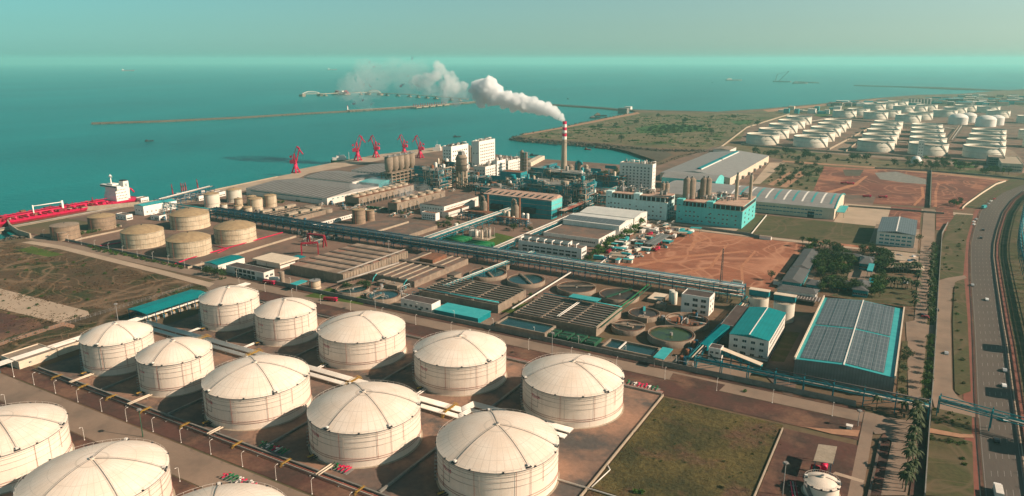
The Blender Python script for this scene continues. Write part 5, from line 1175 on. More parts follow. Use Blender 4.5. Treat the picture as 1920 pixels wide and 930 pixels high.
# hedge trees come later
# silo buildings
def process_block(L, N, R, yb, label, wall, seed, side='cream'):
    r_, h = RB(L, N, R, yb); x0, x1, y0, y1 = r_; y1 = max(y1, y0 + 24)
    r_ = (x0, x1, y0, y1)
    t = building('process_building', label, r_, h * .78, wall, 'roof_rusty', wins=[('S', 14, 3, h * .16, h * .19, 1.5, 1.3, dict(skip=.35)), ('E', 3, 3, h * .2, h * .2, 3.4, 1.8)], parapet=.0)
    w = (x1 - x0)
    for a_, b_ in ((0, .10), (.46, .56), ):
        M(wall).box(x0 + w * a_, x0 + w * b_, y0 - .02, y0 + 8, h * .78, h + 1.2).obj('stair_tower', t)
        windows(t, (x0 + w * a_, x0 + w * b_, y0 - .02, y0 + 8), 'S', 1, 3, h * .2, h * .3, 1.2, 1.1, .2)
    for a_, b_ in ((.10, .46), (.56, 1.0)):
        M('dark').box(x0 + w * a_ + .1, x0 + w * b_ - .3, y0 + 1.2, y0 + 6, h * .78, h * .95).obj('open_bay', t)
        for k in range(6):
            x = x0 + w * (a_ + (b_ - a_) * (k + .5) / 6); M(wall).box(x - .3, x + .3, y0 + .2, y0 + 1.1, h * .78, h * .96).obj('pillar', t)
        M('roof_rusty').box(x0 + w * a_ + .02, x0 + w * b_, y0 + .6, y1, h * .96, h).obj('upper_roof', t)
        M(wall).box(x0 + w * a_ + .03, x0 + w * b_ - .05, y0 + 6.1, y1 - .05, h * .78, h * .96).obj('upper_wall', t)
    M('dark').box(x1 - .02, x1 + .05, y0 + 2, y1 - 2, h * .80, h * .93).obj('open_bay', t)
    roof_units(t, (x0 + 3, x1 - 3, y0 + 7, y1 - 2), h + .1, 34, seed, (1.6, 4.5))
    return t, r_, h
tA, rA, hA = process_block((1136, 360), (1247.6, 370), (1268, 364.5), 413, 'pale process building with rooftop machinery, left of the teal one', 'aqua_white', 11)
tB, rB, hB = process_block((1271, 374), (1391, 388), (1419, 368), 431, 'teal process building with twin silos on its roof', 'teal_pale', 12)
hs = hB + .15
def roof_silo(t, px, py, r, yt, m='concrete'):
    x, y = G(px, py, hs); hh = max(6, hat(x, y, yt) - hs)
    M(m).lathe(x, y, [(r, hs), (r, hs + hh * .9), (r * .5, hs + hh), (.02, hs + hh)], 18).obj('silo', t)
    M('grey_metal').box(x - .8, x + .8, y - .8, y + .8, hs + hh * .95, hs + hh + 1.5).obj('filter', t)
for px, r in ((1287, 3.7), (1296, 3.7), (1318, 3.3), (1326, 3.4)): roof_silo(tB, px, 372, r, 333)
for px, yt in ((1380, 326), (1406, 327)): roof_silo(tB, px, 374, 1.6, yt, 'concrete_pale')
for px, r in ((1243, 2.6), (1250, 2.6)): roof_silo(tA, px, 362, r, 343)
def tower(name, label, L, N, R, yb, wins_s, wins_e, seed, depth=None):
    r_, h = RB(L, N, R, yb)
    nx, ny = G(N[0], N[1], h)
    def sol(f, a, b, tgt):
        for _ in range(40):
            m = (a + b) / 2
            if f(m) < tgt: a = m
            else: b = m
        return a
    r_ = (sol(lambda q: PR(q, ny, h)[0], nx - 120, nx, L[0]), nx, ny, sol(lambda q: PR(nx, q, h)[0], ny, ny + 160, R[0]))
    if depth: r_ = (*r_[:3], r_[2] + depth)
    t = building(name, label, r_, h, 'white_clean', 'concrete', wins=[('S', wins_s[0], wins_s[1], h * .12, h * .86 / wins_s[1], wins_s[2], 1.7), ('E', wins_e[0], wins_e[1], h * .12, h * .86 / wins_e[1], wins_e[2], 1.7)], parapet=.9)
    roof_units(t, r_, h + .1, 10, seed, (1.5, 3.6)); return t, r_, h
tower('white_tower', 'white tower block standing alone right of the chimney', (1162.4, 306.4), (1224, 309.8), (1232, 308), 356, (8, 7, 1.7), (2, 6, 1.2), 1, 12)
tower('white_tower', 'white tower block left of its twin, near the cranes', (830, 273), (846, 276), (878, 266), 331, (3, 8, 1.6), (8, 6, 2.2), 2)
tower('white_tower', 'white tower block rising behind its twin by the water', (884, 263), (898, 266.5), (928, 256), 314, (2, 2, 1.4), (8, 7, 2.4), 3)
for k, (L, N, R, yb) in enumerate((((888, 311), (910, 314), (932, 306), 343), ((921, 300), (932, 303), (948, 297), 338), ((943, 300), (953, 302.5), (978, 289), 331))):
    tower('white_block', ('lowest white stepped block behind the concrete prilling tower', 'middle white stepped block left of the tall column', 'highest white stepped block touching the tall column')[k], L, N, R, yb, (4, 4, 1.6), (6, 5, 1.8), 20 + k)
for k, px in enumerate((881, 887, 893)):
    x, y = G(px, 303); m = M('concrete'); m.lathe(x, y, [(3.4, 0), (3.4, 22), (1, 25), (.02, 25)], 18); tag(m.obj('silo', None, (x, y, 0)), 'brown silo between the twin white towers, %s from the left' % ordn(k), 'silo', 'silos between the white towers')
# five silos on a concrete frame
t = thing('silo_block', 'row of five brown silos on an open concrete frame', 'silo block', (*G(745, 350), 0))
pN = G(735, 349); x1 = pN[0]; y0 = pN[1]; y1 = gy(784, 337); x0 = x1 - 16; 
hf = hgt(735, 349, 325); ht_ = hgt(735, 349, 297)
hf = min(hf, 22); ht_ = min(ht_, 44)
for i in range(8):
    y = y0 + (y1 - y0) * i / 7
    for x in (x0, (x0 + x1) / 2, x1): M('concrete').box(x - .7, x + .7, y - .7, y + .7, 0, hf).obj('column', t)
for k in range(4):
    z = hf * (k + 1) / 4; m = M('concrete'); m.box(x0 - 1, x1 + 1, y0 - 1, y1 + 1, z - .9, z, bottom=True); m.obj('floor', t)
nS = 5; pitch = (y1 - y0) / nS
for i in range(nS):
    y = y0 + pitch * (i + .5); rr = min(pitch * .47, 8)
    m = M('concrete'); m.lathe((x0 + x1) / 2, y, [(rr * .5, hf), (rr, hf + 4), (rr, ht_), (.05, ht_ + .4)], 20); s_ = m.obj('silo', t)
    M('grey_metal').box((x0 + x1) / 2 - 1.5, (x0 + x1) / 2 + 1.5, y - 1.5, y + 1.5, ht_ + .3, ht_ + 2.4).obj('roof_unit', t)
M('grey_metal').box(x0 + 4, x1 - 4, y0, y1, ht_ + 1, ht_ + 1.5).obj('gallery', t)
r_s = (x0, x1, y0, y1)
# prilling tower on columns
x, y = G(866, 352); h = hgt(866, 352, 290); t = thing('prilling_tower', 'round concrete tower on tall columns amid the steel frames', 'tower', (x, y, 0))
rr = 6.6
for k in range(8):
    an = k * math.pi / 4; M('concrete_pale').bar((x + rr * .95 * math.cos(an), y + rr * .95 * math.sin(an), 0), (x + rr * .95 * math.cos(an), y + rr * .95 * math.sin(an), h * .52), 1.5).obj('column', t)
for z in (.17, .34): m = M('concrete_pale'); torus(m, rr * .95, h * z, .6, 16, cx=x, cy=y); m.obj('ring_beam', t)
M('concrete').lathe(x, y, [(.1, h * .5), (rr, h * .5), (rr, h * .92), (rr * .8, h), (.1, h)], 28).obj('shell', t)
for z in (.55, .7, .9): m = M('dark_pipe'); torus(m, rr + .6, h * z, .35, 28, cx=x, cy=y); m.obj('gallery', t)
M('grey_metal').box(x - 3, x + 3, y - 3, y + 3, h, h + 4).obj('roof_unit', t)
# tall column
x, y = G(981, 338); h = hgt(981, 338, 281); t = thing('distillation_column', 'tall slim twin column with platforms beside the white blocks', 'column', (x, y, 0))
M('concrete').lathe(x - 1.8, y, [(2.6, 0), (2.6, h - 3), (1.5, h - .8), (.02, h)], 16).obj('column_shell', t); M('concrete').lathe(x + 3.6, y + 1, [(2.0, 0), (2.0, h * .88), (1, h * .93), (.02, h * .94)], 14).obj('column_shell', t)
for k in range(9): M('grey_metal').box(x - 5, x + 6.6, y - 2.8, y + 3.4, h * (.12 + .1 * k), h * (.12 + .1 * k) + .3, bottom=True).obj('platform', t)
for sx, sy in ((-5, -2.8), (6.6, -2.8), (6.6, 3.4), (-5, 3.4)): M('grey_metal').bar((x + sx, y + sy, 0), (x + sx, y + sy, h * .93), .35).obj('post', t)
# chimney
x, y = G(1057, 325); h = hgt(1057, 325, 227); t = thing('chimney', 'tall chimney with red and white bands at its top, smoking', 'chimney', (x, y, 0))
R0, R1 = 4.3, 2.6; f = lambda z: R0 + (R1 - R0) * z / h
M('concrete_pale').lathe(x, y, [(f(z), z) for z in (0, h * .25, h * .5, h * .655)], 24).obj('shaft', t)
bz = [.655, .712, .77, .828, .885, .943, 1.0]; bc = ['white_clean', 'red_paint', 'white_clean', 'red_paint', 'white_clean', 'red_paint']
for i in range(6): M(bc[i]).lathe(x, y, [(f(h * bz[i]) + .02 , h * bz[i]), (f(h * bz[i + 1]) + .02, h * bz[i + 1])], 24).obj('painted_band', t)
M('dark').lathe(x, y, [(R1, h), (R1 - .5, h), (R1 - .5, h - 3), (.02, h - 3)], 24).obj('flue', t)
for z in (.6, .78): m = M('grey_metal'); torus(m, f(h * z) + .7, h * z, .25, 20, cx=x, cy=y); m.obj('platform', t)
CHIM = (x, y, h)
# vessels near the chimney
for (px, yb, yt, r, mn), lb in zip([(1045, 326, 311, 4.2, 'teal_steel'), (1069, 330, 308, 4.6, 'concrete'), (1087, 330, 302, 3.0, 'concrete'), (1099, 327, 308, 2.8, 'concrete_pale'), (1080, 330, 303, 1.8, 'teal')],
        ['dark teal drum left of the chimney foot', 'brown drum right of the chimney foot', 'tall grey vessel beside the teal bent duct', 'slim pale vessel standing by the shore', 'teal upright duct by the chimney']):
    x, y = G(px, yb); hh = hgt(px, yb, yt); t = thing('process_vessel', lb, 'vessel', (x, y, 0)); M(mn).lathe(x, y, [(r, 0), (r, hh * .85), (r * .6, hh * .96), (.02, hh)], 18).obj('shell', t)
    m = M('grey_metal'); torus(m, r + .4, hh * .8, .25, 18, cx=x, cy=y); m.obj('gallery', t)
x, y = G(1084, 330); h_ = hgt(1084, 330, 303); m = M('teal'); m.path([(x - 3, y, 4), (x - 3, y, h_ * .8), (x - 1, y, h_), (x + 4, y, h_), (x + 5, y, h_ * .8)], 1.6, 10); m.path([(x - 3, y, 5), (x + 16, y + 4, 5), (x + 16, y + 4, 9)], 1.6, 10); tag(m.obj('bent_duct', None, (x, y, 0)), 'big bright teal bent duct near the shore', 'duct')
# steel process structures
def steel_frame(name, label, rect, h, nlev, seed, nv=12, npipe=18, steel='teal_steel', bay=7, clad=0):
    x0, x1, y0, y1 = rect; r = random.Random(seed); t = thing(name, label, 'process structure', ((x0 + x1) / 2, (y0 + y1) / 2, 0))
    nx = max(1, min(9, round((x1 - x0) / bay))); ny = max(1, min(3, round((y1 - y0) / bay / 1.3)))
    for i in range(nx + 1):
        for j in range(ny + 1):
            x = x0 + (x1 - x0) * i / nx; y = y0 + (y1 - y0) * j / ny; M(steel).bar((x, y, 0), (x, y, h * r.choice((1, 1, .85))), .6).obj('column', t)
    for k in range(nlev):
        z = h * (k + 1) / nlev; m = M(steel)
        for i in range(nx + 1): x = x0 + (x1 - x0) * i / nx; m.bar((x, y0, z), (x, y1, z), .45)
        for j in range(ny + 1): y = y0 + (y1 - y0) * j / ny; m.bar((x0, y, z), (x1, y, z), .45)
        m.obj('beam_grid', t)
        a_ = r.uniform(0, .25); b_ = r.uniform(.7, 1); M('grey_metal' if k < nlev - 1 else 'concrete_grey').box(x0 + (x1 - x0) * a_, x0 + (x1 - x0) * b_, y0 + .2, y1 - .2, z + .25, z + .4, bottom=True).obj('platform', t)
        m = M('pipe_grey'); 
        for zz in (.9, 1.4): m.bar((x0, y0, z + zz), (x1, y0, z + zz), .1); m.bar((x1, y0, z + zz), (x1, y1, z + zz), .1)
        m.obj('railing', t)
    cm = ('concrete', 'pipe_grey', 'grey_metal', 'concrete_pale', 'teal', 'rust', 'cream', 'pipe_white')
    for _ in range(nv):
        lev = r.randrange(0, nlev + 1); z = h * lev / nlev + (.4 if lev else 0); rr = r.uniform(.8, 2.2); x, y = r.uniform(x0 + 2, x1 - 2), r.uniform(y0 + 1.5, y1 - 1.5); m = M(r.choice(cm))
        if r.random() < .6: hh = r.uniform(3, 8); m.lathe(x, y, [(rr, z), (rr, z + hh * .85), (.02, z + hh)], 12)
        else: m.tube((x - rr * 2, y, z + rr + .5), (x + rr * 2, y, z + rr + .5), rr, 10)
        m.obj('vessel', t)
    for _ in range(npipe):
        z = h * r.uniform(.1, 1.12); x, y = r.uniform(x0, x1), r.choice((y0 - .4, r.uniform(y0, y1), y0 - .8)); L_ = r.uniform(6, 26); rr = r.choice((.25, .3, .45, .6)); m = M(r.choice(cm)); k = r.random()
        if k < .45: P = [(x, y, z), (min(x + L_, x1 + 1), y, z), (min(x + L_, x1 + 1), y, max(1, z - r.uniform(3, 10)))]
        elif k < .75: P = [(x, y, z), (x, y, min(h * 1.15, z + r.uniform(3, 9))), (x + 3, y, min(h * 1.15, z + 9)), (x + 3, y, z)]
        else: P = [(x1 + .6, r.uniform(y0, y1), z), (x1 + .6, y1, z), (x1 + .6, y1, 1)]
        m.path(P, rr, 6); m.obj('pipe', t)
    for k in range(clad):
        z = h * k / nlev; a_ = r.uniform(0, .6); M(r.choice(('teal_wall', 'teal_steel', 'teal'))).box(x0 + (x1 - x0) * a_, x0 + (x1 - x0) * (a_ + .3), y0 - .3, y0 - .1, z + .5, z + h / nlev - .5, bottom=True).obj('cladding', t)
    return t
def FR(x0p, x1p, yb, depth): # frame rectangle from the left and right foot of its front face
    a_ = G(x0p, yb[0]); b_ = G(x1p, yb[1]); y = (a_[1] + b_[1]) / 2; return (a_[0], b_[0], y, y + depth)
steel_frame('process_structure', 'large dark teal steel structure full of vessels behind the boiler hall', (bh[0] + 8, bh[1] - 2, bh[3] + 24, bh[3] + 56), 25, 5, 31, 44, 70, clad=6)
steel_frame('process_structure', 'pipe clad steel tower at the right end of the boiler hall', (bh[1] - 2, bh[1] + 12, bh[3] + 28, bh[3] + 50), 28, 5, 32, 20, 40)
steel_frame('process_structure', 'low steel structure between boiler hall and cooling towers', (bh[0] - 44, bh[0] - 4, bh[3] + 30, bh[3] + 52), 14, 3, 33, 20, 34, clad=3)
xk, yk = G(846, 356)
steel_frame('process_structure', 'dark teal steel maze left of the prilling tower', (xk - 46, xk - 5, yk - 18, yk + 8), 24, 5, 34, 36, 60, clad=6)
steel_frame('process_structure', 'teal steel maze between the silo row and the white tower', (xk - 44, xk - 8, yk + 26, yk + 52), 24, 4, 35, 26, 40, clad=5)
steel_frame('process_structure', 'steel structure in front of the white stepped blocks', (xk + 16, xk + 80, yk + 14, yk + 34), 15, 3, 36, 30, 48, clad=4)
xk2, yk2 = G(1060, 345)
steel_frame('process_structure', 'brown and teal equipment rows at the foot of the chimney', (xk2 - 62, xk2 + 30, yk2 + 4, yk2 + 30), 13, 3, 37, 36, 50, clad=4)
steel_frame('process_structure', 'teal equipment rows left of the lone white tower', (gx(1100, 350), gx(1160, 358), gy(1130, 352), gy(1130, 352) + 22), 14, 3, 38, 26, 40, clad=6)
steel_frame('process_structure', 'pipe structure between chimney yard and pale process building', (gx(1070, 378), gx(1134, 388), gy(1100, 382), gy(1100, 382) + 16), 10, 2, 39, 12, 26, clad=1)
r_ = FR(938, 976, (352, 356), 16); t = building('teal_block', 'boxy teal building with a red roof left of the tall column', r_, 20, 'teal_wall', 'rust', wins=[('E', 3, 4, 3, 4.4, 2.4, 1.6)], parapet=.4)
r_ = (gx(990, 332), gx(996, 333), gy(990, 332), gy(1034, 318)); t = building('gallery_building', 'long narrow gallery building leading to the chimney yard', r_, 10, 'teal_steel', 'concrete_grey', wins=[('E', 14, 1, 6.5, 0, 2.5, 2.2)], parapet=.2)
for k in range(7):
    x, y = G(992 + k * 3.6, 311 - k * 1.9); tag(M('cream').box(x - 5, x + 5, y - 4, y + 4, 0, 6).obj('small_shed', None, (x, y, 0)), 'small pale shed by the shore, %s from the left' % ordn(k), 'shed', 'small sheds on the shore')
# teal tanks and pipes right of the chimney
for k in range(4):
    x, y = G(1112 + k * 12, 352 - k * 1); t = thing('storage_vessel', 'squat teal vessel right of the chimney yard, %s from the left' % ordn(k), 'vessel', (x, y, 0), 'squat teal vessels'); M('teal_steel').lathe(x, y, [(5, 0), (5, 7), (3, 8.4), (.02, 9)], 18).obj('shell', t); m = M('teal_light'); torus(m, 5.3, 7, .25, 18, cx=x, cy=y); m.obj('ring', t)
# ducts and canopies in the plant core
r_ = (bh[1] + 6, bh[1] + 12, bh[2] + 4, bh[3] + 44); canopy('canopy', 'long orange brown roof right of the boiler hall', r_, 9, 'roof_rusty')
r_ = (gx(880, 365) - 6, gx(880, 365) + 6, gy(860, 358), gy(930, 338)); canopy('canopy', 'long grey roof between the white hall and the steel mazes', r_, 9, 'concrete_grey')
rack('pipe_rack', 'pipe rack along the front of the pale process building', (gx(1136, 405), gy(1200, 405) - 2), (gx(1262, 421), gy(1200, 405) - 2), 6, (5, 8), 10, 'teal_steel', [(1, -.6, .4, 'pipe_white'), (1, 0, .4, 'teal'), (1, .6, .4, 'pipe_grey'), (0, 0, .3, 'pipe_white')])
rack('pipe_rack', 'long teal rack from the white halls to the chimney yard', (gx(1068, 402), gy(1068, 402)), (gx(1068, 402), gy(1068, 402) + 130), 8, (5, 8), 12, 'teal_steel', [(1, -.6, .5, 'teal'), (1, 0, .5, 'teal_light'), (1, .6, .5, 'pipe_grey'), (0, 0, .3, 'pipe_white')])
rack('pipe_rack', 'dark pipe rack beside the lone white tower', (gx(1115, 372), gy(1115, 372)), (gx(1160, 376), gy(1115, 372)), 10, (4, 8, 12), 8, 'teal_steel', [(2, -.6, .5, 'pipe_grey'), (2, .4, .5, 'teal_light'), (1, 0, .5, 'rust'), (0, .5, .4, 'pipe_grey')])
# ================================================================ WAREHOUSES
r_, h = RB((460, 353), (619, 372), (706, 349), 385)
t = building('warehouse', 'nearest long quay warehouse with dark ribbed grey roof', r_, h, 'white', 'roof_dock', 'gable', 3.2, ridge=.5, axis='x', wins=[('S', 30, 1, h * .72, 0, 3.4, 1.0, dict(m='teal')), ('E', 10, 1, h * .72, 0, 3.0, 1.0, dict(m='teal'))])
r_, h = RB((572, 331), (664, 342), (716, 328), 352)
r2 = r_; building('warehouse', 'middle quay warehouse with ribbed grey roof', r_, h, 'white', 'roof_dock', 'gable', 3.0, axis='x', wins=[('S', 22, 1, h * .7, 0, 3.2, 1.0, dict(m='teal'))])
building('warehouse', 'farthest quay warehouse, behind the row of silos', (r2[0] + 12, r2[1] + 90, r2[3] + 14, r2[3] + 90), h, 'white', 'roof_dock', 'gable', 3.0, axis='x', wins=[('S', 26, 1, h * .7, 0, 3.2, 1.0, dict(m='teal'))])
building('teal_hall', 'small hall with a bright teal roof beside the middle quay warehouse', (r2[1] + 3, r2[1] + 34, r2[2] + 8, r2[2] + 60), h * .9, 'teal_wall', 'teal_light', 'gable', 2.4, axis='x')
r_, h = RB((1237, 324), (1369, 333), (1443, 292), 343); h = max(h, 10); r_, h = RB((1237, 324), (1369, 333), (1443, 292), h=h)
t = building('warehouse', 'largest grey warehouse with a teal ridge vent', r_, h, 'cream', 'roof_seam', 'gable', 5.0, axis='y', wins=[('S', 24, 1, h * .4, 0, 2.6, 1.3)])
xm = (r_[0] + r_[1]) / 2; yl = r_[3] - r_[2]
for a_, b_ in ((.08, .5), (.52, .93)):
    M('teal').box(xm - 2.2, xm + 2.2, r_[2] + yl * a_, r_[2] + yl * b_, h + 4.7, h + 6.6).obj('ridge_vent', t); M('white_clean').box(xm + 2.21, xm + 3.4, r_[2] + yl * a_, r_[2] + yl * b_, h + 4.7, h + 5.6).obj('vent_flashing', t)
for k in range(6): y = r_[2] + yl * (.12 + .15 * k); M('grey_metal').box(r_[1], r_[1] + 3, y - 2, y + 2, 0, 4).obj('dock_shelter', t)
r_, h = RB((1339, 279), (1370, 282), (1378, 276), 284, h=6); building('small_hall', 'small pale hall behind the largest warehouse', r_, h, 'white', 'concrete', 'gable', 1.5, axis='y')
r_, h = RB((1236, 361), (1563, 391), (1582, 370), 412)
r_ = (r_[0], r_[1], r_[2], r_[2] + 88)
t = building('warehouse', 'long arched grey warehouse with teal and white roof stripes', r_, h, 'cream', 'roof_seam', 'arch', 5.8, axis='x', wins=[('S', 46, 2, h * .35, h * .33, 2.6, 1.1, dict(m='teal_steel'))], doors=[('S', .52, 6, 6), ('S', .88, 6, 6)])
for k in range(12):
    x = r_[0] + (r_[1] - r_[0]) * (.42 + .05 * k); m = M('teal_light' if k % 2 else 'white_clean'); n = 8
    for i in range(1, 5):
        za, zb = (h + 5.8 * math.sin(math.pi * q / n) + .12 for q in (i, i + 1)); m.face([(x - .9, r_[2] + 88 * i / n, za), (x + .9, r_[2] + 88 * i / n, za), (x + .9, r_[2] + 88 * (i + 1) / n, zb), (x - .9, r_[2] + 88 * (i + 1) / n, zb)])
    m.obj('roof_light', t)
m = M('teal_light'); n = 8
for i in range(n): m.bar((r_[1] + .35, r_[2] + 88 * i / n, h + 5.8 * math.sin(math.pi * i / n)), (r_[1] + .35, r_[2] + 88 * (i + 1) / n, h + 5.8 * math.sin(math.pi * (i + 1) / n)), .9)
m.obj('eave_trim', t); rG = r_
canopy('canopy', 'bright teal awning at the end of the arched warehouse', (r_[1] + .5, r_[1] + 8, r_[2] + 12, r_[2] + 50), 5.5, 'teal_light')
x, y = G(1331, 368); building('teal_hall', 'bright pale teal hall behind the roof silos', (gx(1240, 352), gx(1262, 354) + 50, r_[3] + 4, r_[3] + 44), 13, 'teal_pale', 'roof_seam', 'arch', 5, axis='x')
r_, h = RB((1645, 434), (1716, 441.5), (1720, 413), 466)
r3 = r_; t = building('warehouse', 'grey blue warehouse with solar panels between road and red field', (r_[0], r_[1], r_[2], max(r_[3], r_[2] + 60)), h, 'white', 'solar', 'gable', 1.8, axis='y', wins=[('S', 6, 3, h * .2, h * .28, 3.0, 1.2, dict(m='teal')), ('E', 8, 2, h * .3, h * .3, 2.4, 1.2)])
M('white_clean').box((r_[0] + r_[1]) / 2 - .4, (r_[0] + r_[1]) / 2 + .4, r_[2], max(r_[3], r_[2] + 60), h + 1.75, h + 2.0).obj('ridge_cap', t)
# small houses by the quay
for (L, N, R, yb, rf, kd), lb in zip([((252, 384), (274, 388), (299, 379), 406, 'teal_light', 'gable'), ((283, 378), (304, 381), (331, 376), 396, 'teal_light', 'gable'), ((256, 371), (263, 373), (278, 370), 380, 'rust', 'flat'), ((283, 403), (299, 406.5), (310, 403), 415, 'roof_brown', 'flat'), ((331, 363), (346, 366), (361, 362), 374, 'concrete', 'flat'), ((361, 366), (371, 370), (384, 366), 378, 'roof_brown', 'flat'), ((402, 360), (410, 362), (421, 359), 370, 'roof_brown', 'flat'), ((219, 401), (236, 405), (247, 402), 414, 'roof_brown', 'flat'), ((372, 358), (378, 359), (384, 357), 364, 'concrete', 'flat')],
        ['white hall with a teal roof at the quay, left of its twin', 'white hall with a teal roof at the quay, right of its twin', 'small white house with a rusty roof behind the ship stern', 'small white hut in front of the teal roofed quay halls', 'white house beside the blue rack on the quay', 'low white house left of the slim quay tanks', 'white house behind the slim quay tanks', 'low white building beside the second brown tank', 'tiny white hut on the quay edge']):
    r_, h = RB(L, N, R, yb); building('quay_building', lb, r_, h, 'white_clean', rf, kd, 1.2, axis='y', wins=[('S', 3, 1, h * .5, 0, 1.4, 1.1), ('E', 4, 1, h * .35, 0, 1.4, 1.1)])
# ================================================================ RIGHT SIDE: FACTORY, SOLAR WAREHOUSE, OFFICES
r_, h = RB((1368, 626), (1441, 639), (1474.5, 586.5), 678)
t = building('factory', 'white three storey factory with a bright teal pitched roof', r_, h, 'white', 'teal_roof', 'gable', 1.5, axis='y', wins=[('S', 4, 3, h * .18, h * .3, 2.0, 1.3), ('E', 13, 3, h * .18, h * .3, 1.6, 1.3)], doors=[('S', .36, 2.4, 3)])
M('white_clean').box((r_[0] + r_[1]) / 2 - .25, (r_[0] + r_[1]) / 2 + .25, r_[2], r_[3], h + 1.45, h + 1.65).obj('ridge_cap', t); fac = r_
M('concrete').box(r_[0] - .05, r_[1] + .15, r_[2] - .15, r_[3] + .05, h * .1, h * .14).obj('string_course', t)
building('lean_to', 'dark flat roofed lean to along the shaded side of the factory', (r_[0] - 8, r_[0] - .05, r_[2] + 14, r_[3] + 2), h - .8, 'concrete_grey', 'roof_dark', parapet=.2)
m = M('teal'); xs, ys = r_[0] - 5, r_[2] + 13.9
t = thing('conveyor', 'teal covered conveyor sloping down from the dark lean to', 'conveyor', (xs, ys, 0)); m = M('teal')
def gal(m, p, q, w, hh):
    p = Vector(p); q = Vector(q); d = (q - p); d.z = 0; d.normalize(); o = Vector((-d.y, d.x, 0)) * w / 2; u = Vector((0, 0, hh))
    a, b, c, e = p - o, q - o, q + o, p + o
    m.face([a, b, b + u, a + u]); m.face([c, e, e + u, c + u]); m.face([a + u, b + u, c + u, e + u]); m.face([a, e, c, b]); m.face([a, a + u, e + u, e]); m.face([b, c, c + u, b + u])
gal(m, (xs, ys, h * .7), (xs - 6, ys - 22, 3), 4, 3.0); m.obj('gallery', t)
for k in (.3, .7): M('teal_steel').bar((xs - 6 * k, ys - 22 * k, 0), (xs - 6 * k, ys - 22 * k, h * .7 * (1 - k) + 2), .5).obj('leg', t)
rt, ht2 = RB((1328, 652), (1352, 654), (1357, 648), 681)
t = building('transfer_tower', 'small white tower with a dark roof beside the sloping conveyor', rt, ht2, 'white_clean', 'roof_dark', wins=[('S', 2, 2, ht2 * .35, ht2 * .35, 1.5, 1.0)], parapet=.1)
M('dark').bar((rt[0] + 1, rt[2] - .6, ht2 * .55), (rt[1] - .6, rt[2] - .6, .5), .5).obj('stair', t)
xa, ya = rt[1], (rt[2] + rt[3]) / 2; xb, yb_ = G(1424, 697, 2)
t = thing('conveyor', 'inclined conveyor with a pale roof and teal side panels', 'conveyor', (xa, ya, 0)); m = M('teal_wall'); gal(m, (xa, ya, ht2 * .6), (xb, ya - 3, 1.6), 3.2, 2.4); m.obj('gallery', t)
m = M('cream'); gal(m, (xa, ya, ht2 * .6 + 2.45), (xb, ya - 3, 4.05), 3.8, .25); m.obj('gallery_roof', t)
for k in (.25, .5, .75): M('teal_steel').bar((xa + (xb - xa) * k, ya - 3 * k, 0), (xa + (xb - xa) * k, ya - 3 * k, (ht2 * .6) * (1 - k) + 1), .5).obj('leg', t)
for k in range(6):
    q = (k + .5) / 6; x = xa + (xb - xa) * q; z = ht2 * .6 * (1 - q) + 1.6 * q + 1.0; M('glass').box(x - .7, x + .7, ya - 3 * q - 1.66, ya - 3 * q - 1.6, z, z + .8).obj('window', t)
# pair of silos with teal head boxes
for (l, r, b, tp), lb in zip([(1402, 1439, 588, 556), (1447, 1487, 607, 566)], ['pale concrete silo with a teal head box, left of the pair', 'pale concrete silo with a teal head box, right of the pair']):
    cx, cy, R = tank_at(l, r, b); hh = hat(cx, cy, tp); t = thing('silo', lb, 'silo', (cx, cy, 0), 'silos behind the teal roofed factory')
    M('far_tank').lathe(cx, cy, [(R, 0), (R, hh)], 32).obj('wall', t); M('concrete_pale').lathe(cx, cy, [(R, hh), (.02, hh + 1.2)], 32).obj('roof', t)
    M('teal').box(cx - R, cx + R, cy - 2, cy + 2.5, hh + .8, hh + 4.2).obj('head_box', t); M('cream').box(cx - R - .3, cx + R + .3, cy - 2.3, cy + 2.8, hh + 4.2, hh + 4.5, bottom=True).obj('head_box_roof', t)
    for k in range(24): an = k * math.pi / 12; M('white').bar((cx + R * .97 * math.cos(an), cy + R * .97 * math.sin(an), hh), (cx + R * .97 * math.cos(an), cy + R * .97 * math.sin(an), hh + 1.0), .12).obj('rail_post', t)
# solar warehouse
r_, h = RB((1490, 676), (1677, 706.5), (1696, 580), 742); h = 10.5
x0, x1 = gx(1489, 676, h), (gx(1677, 706.5, h) + gx(1696, 580, h)) / 2; y0, y1 = (gy(1490, 676, h) + gy(1677, 706, h)) / 2, (gy(1548, 557, h) + gy(1696, 580, h)) / 2
t = thing('solar_warehouse', 'huge warehouse roofed with grey solar panels and teal edges', 'warehouse', ((x0 + x1) / 2, (y0 + y1) / 2, 0))
w = M('wall_ribbed'); w.box(x0, x1, y0, y1, -.2, h); xm = (x0 + x1) / 2; rs = 1.6
for y, f in ((y0, 0), (y1, 1)): p = [(x0, y, h), (x1, y, h), (xm, y, h + rs)]; w.face(p[::-1] if f else p)
w.obj('wall', t)
M('teal_light').gable(x0 + .4, x1 - .4, y0 + .3, y1 - .3, h + .05, rs, 'y', 0).obj('roof', t)
for s_ in (0, 1):
    for j in range(2):
        ya_, yb2 = (y0 + 2.5, (y0 + y1) / 2 - 1) if j == 0 else ((y0 + y1) / 2 + 1, y1 - 1.5)
        for k in range(3):
            if s_ == 0: a_, b_ = x0 + 2.2 + (xm - x0 - 2.8) * k / 3, x0 + 2.2 + (xm - x0 - 2.8) * (k + 1) / 3 - .25
            else: a_, b_ = xm + .6 + (x1 - xm - 5) * k / 3, xm + .6 + (x1 - xm - 5) * (k + 1) / 3 - .25
            za, zb = (h + rs * (1 - abs(q - xm) / (xm - x0)) + .25 for q in (a_, b_)); m = M('solar'); m.face([(a_, ya_, za), (b_, ya_, zb), (b_, yb2, zb), (a_, yb2, za)]); m.obj('solar_array', t)
